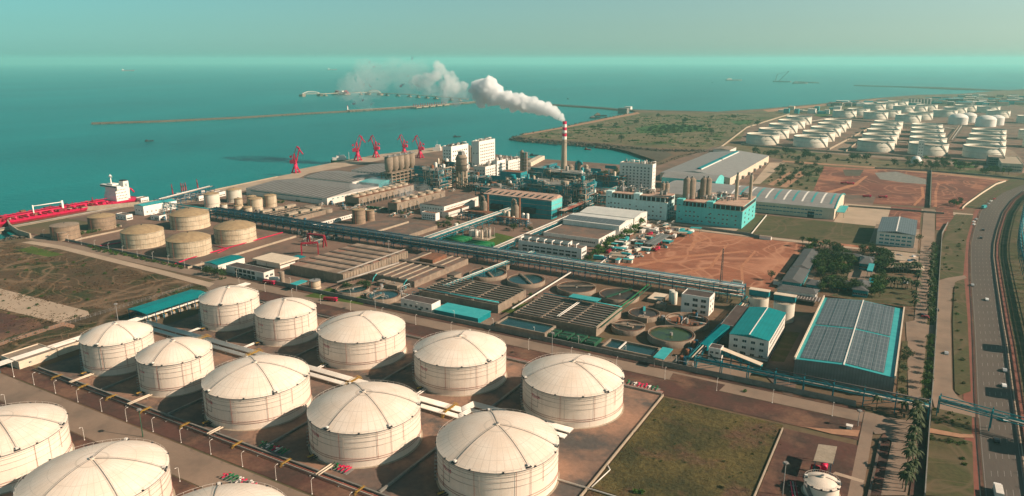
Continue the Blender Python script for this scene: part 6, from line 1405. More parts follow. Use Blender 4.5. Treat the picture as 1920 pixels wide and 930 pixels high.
for x in (x0, x1): M('cream').box(x - .35, x + .35, y0 - .3, y1 + .3, h - .1, h + 1.2).obj('parapet', t)
M('rust').box(x0 + .4, x1 - .4, y1 - .3, y1 + .3, h - .1, h + 1.3).obj('parapet', t)
M('white_clean').box(xm - .3, xm + .3, y0, y1, h + rs + .05, h + rs + .35).obj('ridge_cap', t)
M('concrete_grey').box(x0 + 5, x1 - 3, y0 - .1, y0 - .02, 0, 2.5).obj('plinth', t)
sw = (x0, x1, y0, y1)
# admin compound with tiled roofs
def house(label, L, N, R, h, rise=1.6, axis='y', hip=3, wall='teal', roofm='tile_grey', wn=8, group='tiled buildings of the office compound'):
    r_, _ = RB(L, N, R, h=h); r_ = (min(r_[0], r_[1] - 3), r_[1], min(r_[2], r_[3] - 3), r_[3]); building('office_house', label, r_, h, wall, roofm, 'gable', rise, axis=axis, hip=hip, roofs_over=.7, group=group, wins=[('S', wn, 1, h * .45, 0, 1.5, 1.2), ('E', 6, 1, h * .45, 0, 1.5, 1.2)])
    return r_
house('tiled house at the far corner of the office compound', (1487, 499), (1516, 505), (1537, 470), 5)
house('tiled house in front of the far corner house', (1467.5, 526), (1502, 532), (1516, 506), 5)
house('long tiled office with a white wall and blue windows, nearest the warehouse', (1458, 541), (1529, 552), (1534, 543), 5.5, axis='x', wall='white_clean', wn=11)
house('small tiled house between the grove and the long tiled office', (1512, 532), (1536, 536), (1543, 527), 4.5, axis='x')
house('tiled gatehouse beside the bright teal porch', (1612, 493), (1632, 496), (1641, 482), 5, axis='x')
house('tiled house at the near right corner of the compound', (1600, 540), (1628, 548), (1631, 528), 5, axis='y')
house('narrow tiled corridor along the far side of the compound', (1550, 474), (1612, 482), (1615, 479), 4, axis='x', hip=1)
house('narrow tiled corridor along the near side of the compound', (1562, 529), (1596, 533), (1598, 530), 4, axis='x', hip=1)
r_, h = RB((1625, 509), (1636, 511), (1639, 497), h=5); canopy('canopy', 'bright teal porch at the entrance of the tiled gatehouse', r_, h, 'teal_light', 1.0)
r_, h = RB((1628, 530), (1636, 531), (1640, 523), h=5); canopy('canopy', 'small teal roof by the courtyard of the compound', r_, h, 'teal')
r_, h = RB((1455, 554), (1541, 567), (1548, 560), h=3.2)
t = canopy('solar_carport', 'long carport covered with dark solar panels', r_, h, 'roof_dark', .2)
for k in range(16): x = r_[0] + (r_[1] - r_[0]) * (k + .5) / 16; m = M('white_clean'); m.box(x - .1, x + .1, r_[2], r_[3], h + .21, h + .28); m.obj('panel_frame', t)
r_, h = RB((1673, 488), (1701, 489), (1702, 482), h=3.4); canopy('carport', 'pale flat carport beside the parked cars', r_, h, 'concrete_pale')
for (px, py, s_), lb in zip(((1674, 506, 7), (1695, 506, 8), (1712, 508, 7)), ('white peaked tent roof, left of three', 'white peaked tent roof, middle of three', 'white peaked tent roof, right of three')):
    x, y = G(px, py); t = thing('tent_canopy', lb, 'canopy', (x, y, 0), 'peaked tents among the palms'); m = M('concrete_pale')
    P = [(x - s_, y - s_), (x + s_, y - s_), (x + s_, y + s_), (x - s_, y + s_)]
    for i in range(4): m.face([(*P[i], 3), (*P[(i + 1) % 4], 3), (x, y, 5.4)])
    m.obj('roof', t)
    for p in P: M('grey_metal').bar((*p, 0), (*p, 3), .2).obj('post', t)
# walls on the right
px_wall('compound_wall', 'red brown wall behind the solar warehouse', [(1548, 568), (1695, 590)], .4, 2.2, 'concrete')
px_wall('compound_wall', 'grey wall between the palm street and the ramp road', [(1777, 420), (1766, 440), (1764, 470), (1758, 560), (1755, 620), (1748, 730), (1742, 800), (1733, 935)], .4, 2.4, 'concrete_grey')
px_wall('compound_wall', 'low grey wall across the end of the office street', [(1590, 388), (1700, 396), (1770, 402)], .4, 2.0, 'concrete_grey')
px_wall('compound_wall', 'pale curved wall along the upper verge of the highway', [(1804, 392), (1812, 384), (1840, 364), (1868, 346), (1885, 341)], .5, 1.8, 'cream')
px_wall('compound_wall', 'dark wall dividing the two red fields', [(1743, 390), (1746, 322)], .5, 3, 'concrete_grey')
px_wall('compound_wall', 'grey wall beside the teal process building yard', [(1218, 418), (1300, 428), (1400, 441), (1424, 447)], .5, 2.6, 'concrete_grey')
px_wall('compound_wall', 'wall behind the red fields by the scrub strip', [(1640, 316), (1745, 322), (1850, 330), (1925, 338)], .4, 2.0, 'concrete_grey')
px_wall('yard_wall', 'white wall beside the driveway of the teal process building', [(1408, 441), (1437, 405)], .4, 1.5, 'white')
# small tank, canopy and pump in the brown yard
cx, cy, R = tank_at(1503, 1570, 942)
dome_tank(cx, cy, R, 5.0, 6.8, 'small white domed tank at the bottom right, by the grey canopy', None, nseg=32, ribs=2, rib0=.1, face=-.9, group='white domed storage tanks', pipes=False)
r_, h = RB((1525, 865), (1561, 874), (1569, 842), h=6.5); t = canopy('pump_shelter', 'grey roofed shelter with a red pump beside the small tank', r_, h, 'concrete_pale', .3, 'blue_steel', .8)
xx, yy = (r_[0] + r_[1]) / 2, (r_[2] + r_[3]) / 2
m = M('red_paint'); m.tube((xx, yy - 1.6, 1.7), (xx, yy + 2.2, 1.7), 1.3, 14); tag(m.obj('red_drum', None, (xx, yy, 0)), 'red lying drum under the grey shelter roof', 'tank')
m = M('red_dark'); m.path([(xx - 4, yy - 3, .5), (xx - 4, yy - 3, 3), (xx - 1, yy - 3, 3), (xx - 1, yy - 3, .5)], .25); tag(m.obj('red_pipe', None, (xx - 4, yy - 3, 0)), 'dark red pipework beside the red drum', 'pipe')
x, y = G(1486, 908); bundle('feed_pipe', 'red and grey feed pipes left of the small tank', [(x, y), (x + 3, y - 12)], 3, .8, .22, ['red_paint', 'pipe_grey', 'red_dark'], z=1, posts=4)
x, y = G(1592, 804); building('kiosk', 'tiny white kiosk standing in the brown yard', (x - 1, x + 1, y - .8, y + .8), 1.6, 'white_clean', 'white', parapet=0)
px_wall('kerb_wall', 'dark drain wall along the inner lane of the brown yard', [(1651, 826), (1640, 880), (1628, 935)], .8, .9, 'basin_cover')
# ================================================================ PIPE BRIDGES BY THE HIGHWAY
xg, yg = G(1754, 775); xr, yr2 = G(1925, 810, 6.5)
x1b = 16; 
pA = Vector((*G(1757, 778), 0)); pB = Vector((*G(1835, 772, 7.6), 0)); pC = Vector((*G(1990, 800, 7.6), 0))
rack('pipe_bridge', 'blue truss pipe bridge crossing high over the highway', (pA.x, pA.y), (pA.x + 38, pA.y - 8), 3.4, (6.4, 8.6), 21, 'teal', [(0, -.4, .35, 'pipe_grey'), (0, .4, .35, 'teal_light')], brace=False)
rackpts = [G(1935, 338), G(1916, 365), G(1898, 395), G(1886, 430), G(1882, 460), G(1888, 500), G(1905, 540), (gx(1918, 570) + 3, gy(1918, 570))]
hr = off(wr_, -19); k0 = 0
for i in range(len(hr) - 1, 0, -1):
    p, q = hr[i], hr[i - 1]; 
    if (Vector(p) - Vector(q)).length < 3: continue
    rack('roadside_rack', 'tall teal truss rack beyond the highway, %s from the far end' % ordn(k0), p, q, 5, (7, 11.5), 12, 'teal_steel', [(0, -.6, .5, 'teal_steel'), (0, 0, .4, 'grey_metal'), (0, .6, .5, 'teal_steel'), (1, -.3, .5, 'teal'), (1, .5, .4, 'teal_steel')], group='teal truss racks along the highway', brace=True); k0 += 1
# covered sections of the rack that shade the road
for i, t_ in enumerate((.18, .45, .75)):
    a_ = Vector(hr[1]).lerp(Vector(hr[5]), t_); d = (Vector(hr[5]) - Vector(hr[1])).normalized(); m = M('teal_wall'); gal(m, (a_.x, a_.y, 13), (a_.x + d.x * 11, a_.y + d.y * 11, 13), 4.4, 4.5)
    tag(m.obj('duct_housing', None, (a_.x, a_.y, 0)), 'boxed teal section on the roadside rack, %s from the near end' % ordn(i), 'duct', 'boxed sections of the roadside rack')
# ================================================================ VEHICLES
def make_car(label, paint, L=4.4, W=1.8, H=1.45, van=False):
    t = thing('parked_car', label, 'car', (0, 0, 0)); m = M(paint)
    prof = [(-L / 2, .35), (L / 2, .35), (L / 2, .75), (L * .28, .92), (L * .12, H), (-L * .32, H), (-L * .46, .95), (-L / 2, .85)] if not van else [(-L / 2, .35), (L / 2, .35), (L / 2, 1.0), (L * .38, 1.2), (L * .30, H), (-L * .48, H), (-L / 2, H - .1)]
    def ext(m, P, w):
        a_ = [(x, -w, z) for x, z in P]; b_ = [(x, w, z) for x, z in P]; m.face(a_); m.face(b_[::-1])
        for i in range(len(P)): j = (i + 1) % len(P); m.face([a_[j], a_[i], b_[i], b_[j]])
    ext(m, prof, W / 2); m.obj('body', t)
    m = M('glass'); z0 = .98 if not van else 1.3
    for y in (-W / 2 - .01, W / 2 + .01): m.face([(-L * .36, y, z0), (L * .18, y, z0), (L * .1, y, H - .08), (-L * .3, y, H - .08)])
    m.face([(L * .27, -W * .42, .96), (L * .27, W * .42, .96), (L * .135, W * .42, H - .02), (L * .135, -W * .42, H - .02)] if not van else [(L * .385, -W * .42, 1.22), (L * .385, W * .42, 1.22), (L * .315, W * .42, H - .1), (L * .315, -W * .42, H - .1)])
    m.obj('glazing', t)
    for x in (-L * .31, L * .31):
        for y in (-W / 2 + .05, W / 2 - .05): M('rubber').tube((x, y - .1, .33), (x, y + .1, .33), .33, 12).obj('wheel', t)
    return t
def make_truck(label, paint, body, L=9, boxh=2.6):
    t = thing('truck', label, 'truck', (0, 0, 0)); m = M(paint); m.box(L / 2 - 2, L / 2, -1.15, 1.15, .6, 2.7); m.obj('cab', t)
    M('glass').box(L / 2 - .02, L / 2 + .02, -1, 1, 1.6, 2.4).obj('windscreen', t)
    m = M(body); m.box(-L / 2, L / 2 - 2.3, -1.2, 1.2, 1.0, 1.0 + boxh, bottom=True); m.obj('load_box', t); M('dark').box(-L / 2, L / 2, -.5, .5, .6, .95).obj('chassis', t)
    for x in (-L / 2 + 1.1, -L / 2 + 2.3, L / 2 - 1.2):
        for y in (-1.05, 1.05): M('rubber').tube((x, y - .15, .5), (x, y + .15, .5), .5, 10).obj('wheel', t)
    return t
CARS = {k: make_car('car', k) for k in ('car_white', 'car_dark', 'car_blue', 'car_silver', 'car_red')}
VAN = make_car('van', 'car_white', 5.2, 1.95, 2.1, True)
TR = {'w': make_truck('truck', 'car_white', 'white', 9), 'r': make_truck('truck', 'red_paint', 'red_dark', 9, 1.6), 't': make_truck('truck', 'car_blue', 'teal_light', 10), 's': make_truck('truck', 'car_silver', 'far_tank', 8, 2.0)}
_used = set()
def place(src, x, y, rz, label, name=None):
    if id(src) not in _used:
        _used.add(id(src)); src.location = (x, y, .06); src.rotation_euler = (0, 0, rz); src['label'] = label; src['category'] = 'truck' if 'truck' in src.name else 'car'
        if name: src.name = name
        return src
    return dup(src, (x, y, .06), rz, label)
road_dir = lambda px, py: 1.45
for (px, py, c), lb in zip([(1882, 725, 'car_white'), (1883, 696, 'car_silver'), (1884, 788, 'car_white'), (1868, 828, 'car_dark'), (1850, 563, 'car_white'), (1774, 664, 'car_silver'), (1843, 432, 'car_dark'), (1839, 447, 'car_dark'), (1757, 583, 'car_dark'), (1823, 536, 'car_silver')],
        ['white car driving below the second shadow band on the highway', 'silver car driving on the highway above a white one', 'white car just below the blue bridge on the highway', 'dark car in the shade of the near rack', 'white car in the middle of the highway', 'pale car alone on the ramp road', 'dark car on the highway bend, the farther of two', 'dark car on the highway bend, the nearer of two', 'dark car parked by the end of the ramp road', 'silver car at the left kerb of the highway']):
    x, y = G(px, py); place(CARS[c], x, y, 1.62, lb)
for (px, py, k), lb in zip([(1826, 417, 'car_white'), (1830, 412, 'car_silver'), (1826, 422, 'car_white'), (1858, 378, 'car_white'), (1864, 374, 'car_red'), (1853, 383, 'car_silver')], ['white car at the kerb by the side road, nearest of three', 'silver car at the kerb by the side road', 'white car waiting below the side road corner', 'white car stopped on the far bend verge', 'red car stopped on the far bend verge', 'silver car on the far bend verge']):
    x, y = G(px, py); place(CARS[k], x, y, 1.2, lb)
x, y = G(1845, 391); place(TR['t'], x, y, 1.2, 'teal truck parked at the mouth of the side road')
for i, (px, py, c) in enumerate([(1686, 480, 'car_silver'), (1713, 489, 'car_dark'), (1705, 490, 'car_blue'), (1713, 482, 'car_white'), (1640, 478, 'car_dark'), (1645, 479, 'car_red'), (1703, 529, 'car_white'), (1697, 531, 'car_white'), (1728, 592, 'car_dark'), (1735, 596, 'car_red')]):
    x, y = G(px, py); place(CARS[c], x, y, .2 + i * .3, ['silver car behind the pale carport', 'dark car right of the pale carport', 'blue car right of the pale carport', 'white car at the corner of the pale parking', 'dark car by the tiled gatehouse', 'red car by the tiled gatehouse', 'white car parked under the palms, right', 'white car parked under the palms, left', 'dark car at the street corner by the kiosk', 'red car at the street corner by the kiosk'][i])
for (px, py, k, rz), lb in zip([(620, 565, 'r', .3), (456, 468 + 60, 'w', .2), (505, 533, 'r', .2), (517, 529, 'w', .2), (1870, 930, 'w', 1.6)], ['red fire truck on the plant road by the leftmost clarifier', 'white truck by the store hut', 'dark red truck beside the open workshop', 'white truck beside the open workshop', 'white truck at the bottom of the highway']):
    x, y = G(px, py); 
    if k != 'w' or px != 456: place(TR[k], x, y, rz, lb)
for (px, py), lb in zip([(1583, 345), (1594, 346), (1625, 370), (1655, 371)], ['red tipper working on the bare red field, far left', 'red tipper beside another on the bare red field', 'red tipper in the lower middle of the red field', 'red tipper in the lower right of the red field']):
    x, y = G(px, py); place(TR['r'], x, y, .4, lb)
# yard full of trucks, cabins and scrap beside the red field
YP = []
rr = random.Random(5)
xa_, ya_ = G(1112, 498); 
quadY = W([(1118, 492), (1180, 494), (1250, 462), (1262, 448), (1312, 436), (1245, 424), (1190, 430), (1160, 455)])
def inside(p, Q):
    c = False
    for i in range(len(Q)):
        (x1, y1), (x2, y2) = Q[i], Q[i - 1]
        if (y1 > p[1]) != (y2 > p[1]) and p[0] < (x2 - x1) * (p[1] - y1) / (y2 - y1) + x1: c = not c
    return c
bxs = [min(q[0] for q in quadY), max(q[0] for q in quadY), min(q[1] for q in quadY), max(q[1] for q in quadY)]
taken = []; kinds = ['truck', 'truck', 'cabin', 'cabin', 'shelter', 'heap', 'truck', 'container']
colw = {'w': 'white', 'r': 'red', 't': 'teal', 's': 'grey'}
n = 0; tries = 0
tall = {}
while n < 74 and tries < 6000:
    tries += 1; p = (rr.uniform(bxs[0], bxs[1]), rr.uniform(bxs[2], bxs[3]))
    if not inside(p, quadY) or any((p[0] - q[0]) ** 2 + (p[1] - q[1]) ** 2 < 50 for q in taken): continue
    taken.append(p); 
taken.sort(key=lambda q: q[1]); cnt = {}
def nxt(k): cnt[k] = cnt.get(k, 0) + 1; return ordn(cnt[k] - 1)
for n, p in enumerate(taken[:80]):
    k = kinds[n % len(kinds)] if n % 5 else 'heap'; x, y = p; rz = rr.choice((0, 1.57, .1, 1.5)) + rr.uniform(-.15, .15)
    if k == 'truck': c = rr.choice('wwwsrt'); place(TR[c], x, y, rz, '%s truck in the crowded yard by the red field, %s from the near end' % (colw[c], nxt(c)))
    elif k in ('cabin', 'container'):
        mm = rr.choice(('white', 'cream', 'teal_light', 'white_clean', 'rust', 'teal')); L_ = rr.uniform(2.4, 4.5)
        t = thing('site_cabin', '%s cabin in the crowded yard, %s from the near end' % ({'white': 'dull white', 'cream': 'cream', 'teal_light': 'pale teal', 'white_clean': 'bright white', 'rust': 'rusty', 'teal': 'teal'}[mm], nxt(mm)), 'cabin', (0, 0, 0), 'cabins in the crowded yard')
        M(mm).box(-L_, L_, -1.4, 1.4, 0, 2.7).obj('wall', t); M(rr.choice(('white', 'cream', 'concrete_pale', 'teal_light'))).box(-L_ - .2, L_ + .2, -1.7, 1.7, 2.7, 2.95, bottom=True).obj('roof', t); M('dark').box(-.5, .4, -1.43, -1.38, .2, 2.2).obj('door', t)
        t.location = (x, y, 0.05); t.rotation_euler = (0, 0, rz)
    elif k == 'shelter':
        mm = rr.choice(('teal_light', 'boards', 'teal', 'concrete_pale')); s_ = rr.uniform(4, 7)
        canopy('yard_shelter', '%s roofed shelter in the crowded yard, %s from the near end' % ({'teal_light': 'pale teal', 'boards': 'grey', 'teal': 'teal', 'concrete_pale': 'pale'}[mm], nxt('s' + mm)), (x - s_, x + s_, y - 3, y + 3), 3.5, mm, .2, slope=.5, cat='shelter')
    else:
        m = M('dark')
        for _ in range(9):
            a_, b_ = rr.uniform(-3, 3), rr.uniform(-3, 3); m.m(rr.choice(('dark_pipe', 'grey_metal', 'rust', 'white', 'teal_steel', 'cream'))); s_ = rr.uniform(.4, 1.4); m.box(x + a_ - s_, x + a_ + s_, y + b_ - s_ * .6, y + b_ + s_ * .6, 0, rr.uniform(.4, 1.8), rot=rr.uniform(0, 3))
        o = m.obj('scrap_heap', None, (x, y, 0)); tag(o, 'heap of mixed scrap in the crowded yard, %s from the near end' % nxt('h'), 'scrap heap', 'scrap heaps in the crowded yard')
r_ = (gx(1215, 462), gx(1240, 462) , gy(1215, 468), gy(1240, 448)); canopy('yard_shelter', 'largest grey roofed shelter at the edge of the crowded yard', r_, 4.5, 'boards', .3, cat='shelter')
r_ = (gx(1270, 442), gx(1298, 443), gy(1285, 445), gy(1285, 440)); canopy('yard_shelter', 'long bright teal shelter at the far edge of the crowded yard', r_, 3.5, 'teal_light', .3, cat='shelter')
for (px, py, s_), lb in zip(((1435, 449, 3), (1460, 556 - 22, 2.2), (1383, 494 + 40, 2), (1447, 399, 5)), ('small white hut on the edge of the red field', 'small white hut beside the tiled compound', 'white hut at the near edge of the red field', 'long low grey cabin before the arched warehouse')):
    x, y = G(px, py); building('hut', lb, (x - s_ * 1.6, x + s_ * 1.6, y - s_ * .6, y + s_ * .6), 3, 'white_clean', 'concrete', parapet=0)
# ================================================================ TREES
def leafclump(m, c, R, n, sz, r, flat=.75):
    for _ in range(n):
        while True:
            v = Vector((r.uniform(-1, 1), r.uniform(-1, 1), r.uniform(-1, 1)))
            if .25 < v.length < 1: break
        v = Vector((v.x * R, v.y * R, v.z * R * flat)) + c; d = Vector((r.uniform(-1, 1), r.uniform(-1, 1), r.uniform(-.3, 1))).normalized(); u = d.orthogonal().normalized() * sz * r.uniform(.6, 1.3); w = d.cross(u).normalized() * sz * r.uniform(.6, 1.2)
        m.face([v - u, v - w * .6, v + u, v + w * .6])
def make_tree(seed, h, R, lm):
    r = random.Random(seed); t = thing('broadleaf_tree', 'tree', 'tree', (0, 0, 0)); m = M('bark'); m.tube((0, 0, 0), (0, 0, h * .5), .22, 6, .14); tips = []
    for k in range(5):
        an = k * 1.3 + r.random(); q = (math.cos(an) * R * .5, math.sin(an) * R * .5, h * r.uniform(.55, .8)); m.tube((0, 0, h * r.uniform(.25, .45)), q, .12, 5, .05); tips.append(q)
    m.obj('trunk', t); m = M(lm)
    for q in tips + [(0, 0, h * .85)]: leafclump(m, Vector(q), R * r.uniform(.5, .72), 60, .42, r)
    m.sm = False; m.obj('crown', t); return t
def make_palm(seed, h=7):
    r = random.Random(seed); t = thing('palm_tree', 'palm', 'palm tree', (0, 0, 0)); m = M('bark'); m.tube((0, 0, 0), (.15, 0, h * .5), .25, 7, .18); m.tube((.15, 0, h * .5), (.1, .1, h), .18, 7, .13); m.obj('trunk', t); m = M('leaf_palm')
    for k in range(15):
        an = k * 2.4 + r.uniform(-.2, .2); el = r.uniform(-.1, 1.0); L_ = r.uniform(2.6, 3.5); c, s_ = math.cos(an), math.sin(an); P = []
        for j in range(6): q = j / 5; P.append(Vector((.1 + c * L_ * q * math.cos(el * .6), .1 + s_ * L_ * q * math.cos(el * .6), h + L_ * (math.sin(el) * q - 1.05 * q * q))))
        for j in range(5):
            w0, w1 = .55 * math.sin(math.pi * (j + .35) / 5.6), .55 * math.sin(math.pi * (j + 1.35) / 5.6); o = Vector((-s_, c, 0)); dn = Vector((0, 0, -.22))
            for sg in (-1, 1): m.face([P[j], P[j + 1], P[j + 1] + o * w1 * sg + dn, P[j] + o * w0 * sg + dn])
    m.obj('crown', t); return t
def make_shrub(seed, R, lm):
    r = random.Random(seed); m = M(lm); 
    for k in range(3): leafclump(m, Vector((r.uniform(-.4, .4) * R, r.uniform(-.4, .4) * R, R * .55)), R * .75, 45, .3, r, .8)
    return tag(m.obj('shrub'), 'shrub', 'shrub')
TREES = [make_tree(1, 7, 3.2, 'leaf_a'), make_tree(2, 6, 2.8, 'leaf_b'), make_tree(3, 8, 3.6, 'leaf_dark'), make_tree(4, 6.5, 3.3, 'leaf_dark')]
PALMS = [make_palm(1), make_palm(2, 7.8)]; SHR = [make_shrub(1, 1.5, 'leaf_a'), make_shrub(2, 1.3, 'leaf_b'), make_shrub(3, 1.7, 'leaf_dark')]
THK = [make_shrub(4, 1.6, 'leaf_a'), make_shrub(5, 1.6, 'leaf_dark')]
for o in THK: o.name = 'thicket'; o.data.name = 'thicket'; o['category'] = 'thicket'
_first = set()
def plant(src, x, y, label, s=1, group=None):
    rz = rnd.uniform(0, 6.28)
    if src.name not in _first:
        _first.add(src.name); src.location = (x, y, 0); src.rotation_euler = (0, 0, rz); src.scale = (s,) * 3; src['label'] = label; o = src
    else: o = dup(src, (x, y, 0), rz, label, s)
    if group: o['group'] = group
    return o
def scatter(Q, n, srcs, fmt, group, s=(.8, 1.2), gap=2.4, world_=False):
    """individual trees over a plot; all the trees of a plot nothing tells apart share its label"""
    Q = Q if world_ else W(Q); b = (min(q[0] for q in Q), max(q[0] for q in Q), min(q[1] for q in Q), max(q[1] for q in Q)); P = []; k = 0
    for _ in range(n * 40):
        p = (rnd.uniform(b[0], b[1]), rnd.uniform(b[2], b[3]))
        if inside(p, Q) and all((p[0] - q[0]) ** 2 + (p[1] - q[1]) ** 2 > gap * gap for q in P): P.append(p)
        if len(P) >= n: break
    for p in P: plant(rnd.choice(srcs), p[0], p[1], fmt, rnd.uniform(*s), group)
def row(p, q, n, srcs, fmt, group, s=(.85, 1.15), jit=.6):
    for i in range(n):
        k = (i + .5) / n; plant(srcs[i % len(srcs)], p[0] + (q[0] - p[0]) * k + rnd.uniform(-jit, jit), p[1] + (q[1] - p[1]) * k + rnd.uniform(-jit, jit), fmt % ordn(i), rnd.uniform(*s), group)
scatter([(1535, 482), (1592, 480), (1598, 500), (1590, 522), (1535, 520), (1524, 505)], 62, TREES, 'tree in the dense grove inside the office compound', 'grove of the office compound', (.8, 1.25), 3.4)
scatter([(1500, 462), (1520, 456), (1575, 468), (1580, 476), (1505, 474)], 22, TREES + PALMS, 'tree in the clump behind the far tiled house', 'clump behind the tiled houses', (.8, 1.1), 3.2)
scatter([(1644, 478), (1672, 476), (1672, 505), (1645, 512)], 22, TREES, 'tree in the clump right of the tiled gatehouse', 'clump by the gatehouse', (.9, 1.25), 3.2)
scatter([(1536, 534), (1560, 526), (1600, 540), (1630, 556), (1560, 548), (1538, 548)], 26, TREES, 'tree in the belt along the near side of the compound', 'belt along the compound', (.8, 1.1), 3)
scatter([(1632, 530), (1655, 520), (1662, 540), (1650, 562), (1632, 560)], 18, [TREES[1], TREES[0]], 'light green tree left of the compound lawn', 'trees left of the compound lawn', (.8, 1.1), 3)
scatter([(1612, 472), (1640, 472), (1640, 480), (1612, 478)], 6, TREES, 'tree by the road behind the tiled corridor', 'trees behind the corridor')
row(G(1668, 540), G(1712, 544), 7, PALMS, 'palm at the far edge of the compound lawn, %s from left', 'palms round the compound lawn')
row(G(1670, 512), G(1722, 512), 9, PALMS, 'palm between the tents and the lawn, %s from left', 'palms round the tents')
row(G(1722, 505), G(1712, 590), 9, PALMS, 'palm beside the street by the lawn, %s from far end', 'palms by the lawn street')
row((11.0 + 9, 0) if False else G(1752, 462), G(1744, 610), 26, [TREES[0], TREES[3], TREES[1]], 'street tree right of the office street, %s from far end', 'street trees of the office street', (.62, .85))
row(G(1747, 470), G(1738, 600), 14, PALMS, 'palm on the office street verge, %s from far end', 'palms of the office street', (.7, .9))
row(G(1745, 640), G(1732, 755), 13, [TREES[0], TREES[1], SHR[2]], 'small tree below the kiosk street, %s from far end', 'small trees below the kiosk', (.6, .85))
row(G(1697, 655), G(1690, 750), 9, [TREES[3], SHR[0]], 'small tree beside the solar warehouse, %s from far end', 'small trees beside the solar warehouse', (.5, .75))
row(G(1722, 780), G(1700, 935), 11, PALMS, 'palm in the row by the near road, %s from far end', 'palms by the near road', (.9, 1.15), 1.0)
row(G(1716, 790), G(1690, 930), 8, PALMS, 'palm leaning over the near road, %s from far end', 'palms over the near road', (.8, 1.1), .8)
for (px, py), lb in zip([(1643, 768), (1690, 778), (1700, 770), (1728, 772)], ['palm at the foot of the solar warehouse, far left', 'palm by the gate, left one', 'palm by the gate, middle one', 'palm by the gate beside the wall']): plant(PALMS[0], *G(px, py), lb, .9)
for (px, py), lb in zip([(1445, 526), (1722, 455), (1700, 310), (1808, 872), (1806, 862), (1700, 680), (1395, 735), (1320, 512)], ['lone dark tree on the right of the red field', 'round tree beside the solar panelled warehouse', 'tree', 'bright green bush on the bottom right grass', 'small dark bush on the bottom right grass', 'tree by the palm street', 'bush in the soil strip below the conveyor', 'x']):
    if lb not in ('tree', 'bush', 'x'): plant(TREES[2] if 'tree' in lb else SHR[1], *G(px, py), lb, .9)
scatter([(120, 465), (200, 470), (290, 490), (300, 494), (200, 476), (130, 462)], 16, SHR, 'bush in the hedge left of the old tank yard', 'hedge left of the old tanks', (.8, 1.3), 2)
row(G(165, 462), G(345, 505), 30, SHR, 'bush below the old tank yard, %s from left', 'hedge below the old tank yard', (.8, 1.4), 1.2)
row(G(122, 446), G(228, 425), 12, SHR, 'bush along the pale dike wall, %s from left', 'bushes along the dike wall', (1, 1.7), 1)
row(G(1105, 488), G(1208, 425), 34, [SHR[1], SHR[1], TREES[1]], 'hedge bush by the white halls, %s from near end', 'hedge along the white halls', (1, 1.6), 1.8)
lay('lawn', [(1096, 492), (1112, 493), (1212, 426), (1204, 424)], 'mat_verge')
row(G(1082, 494), G(1150, 460), 14, SHR, 'hedge bush below the white halls, %s from near end', 'hedge below the white halls', (1.1, 1.7), 1.8)
scatter([(815, 424), (860, 432), (1000, 428), (995, 438), (900, 425), (820, 415)], 26, [SHR[0], SHR[2], TREES[3]], 'bush between the pipe racks by the green lawn', 'bushes by the green lawn', (.7, 1.3), 2.4)
scatter([(742, 390), (790, 396), (780, 404), (750, 404)], 10, SHR, 'bush in front of the cooling towers', 'bushes by the cooling towers', (1, 1.6), 2)
scatter([(600, 550), (690, 545), (700, 530), (640, 545)], 10, [SHR[0], TREES[3]], 'bush between covered basin and clarifiers', 'bushes by the clarifiers', (.7, 1.2), 2.2)
scatter([(930, 575), (1005, 548), (1015, 560), (960, 585)], 10, SHR, 'bush between the two aeration basins', 'bushes between the aeration basins', (.7, 1.1), 2.2)
scatter([(390, 510), (425, 520), (420, 528), (385, 518)], 9, [SHR[2], TREES[3]], 'bush in front of the small teal roofed hut', 'bushes by the store hut', (.7, 1.1), 2)
scatter([(455, 378), (560, 384), (570, 378), (500, 372)], 12, SHR, 'bush in front of the long quay warehouse', 'bushes by the quay warehouse', (1, 1.6), 2.4)
scatter([(1425, 335), (1468, 308), (1545, 314), (1522, 362), (1448, 345)], 60, [THK[0], THK[1], TREES[3]], 'bush on the half cleared plot behind the arched warehouse', 'bushes of the half cleared plot', (1, 1.7), 4)
scatter([(1690, 304), (1720, 300), (1790, 306), (1832, 312), (1830, 322), (1700, 318)], 44, TREES, 'tree in the belt behind the red fields', 'tree belt behind the red fields', (.9, 1.5), 5)
scatter([(1835, 318), (1880, 320), (1900, 330), (1840, 328)], 14, TREES, 'tree beside the pink striped building', 'trees by the pink striped building', (.9, 1.4), 4.5)
scatter([(1398, 290), (1440, 284), (1640, 304), (1690, 310), (1640, 312), (1440, 296)], 46, [THK[0], THK[1], TREES[3]], 'bush in the scrub strip before the far depot', 'bushes before the far depot', (1.2, 2.2), 5)
scatter([(1780, 382), (1800, 378), (1802, 388), (1780, 388)], 8, TREES, 'tree at the corner of the right red field', 'trees at the red field corner', (.7, 1), 3)
scatter([(1140, 325), (1165, 318), (1165, 345), (1110, 345)], 18, TREES, 'dark tree at the shore left of the lone tower', 'shore trees by the lone tower', (1, 1.6), 4.5)
scatter([(1200, 244), (1245, 236), (1325, 238), (1300, 248), (1240, 252)], 50, [THK[0], THK[1]], 'green bush in the thicket on the headland', 'thicket on the headland', (2.2, 4), 12)
scatter([(1010, 255), (1190, 220), (1400, 215), (1450, 232), (1330, 274), (1150, 266)], 46, [THK[0], THK[1], TREES[3]], 'lone bush on the open headland', 'lone bushes of the headland', (1.2, 2.4), 40)
row(G(1790, 535), G(1806, 730), 12, SHR, 'bush between ramp and highway, %s from far end', 'bushes of the ramp verge', (.6, 1.1), 1.5)
scatter([(1768, 460), (1808, 410), (1812, 450), (1800, 510), (1765, 515)], 16, SHR, 'bush on the broad verge by the highway', 'bushes of the broad verge', (.6, 1.2), 3)
scatter([(1746, 768), (1815, 784), (1815, 800), (1750, 795)], 16, SHR, 'low bush in the triangular flower bed', 'bushes of the flower bed', (.5, .9), 1.4)
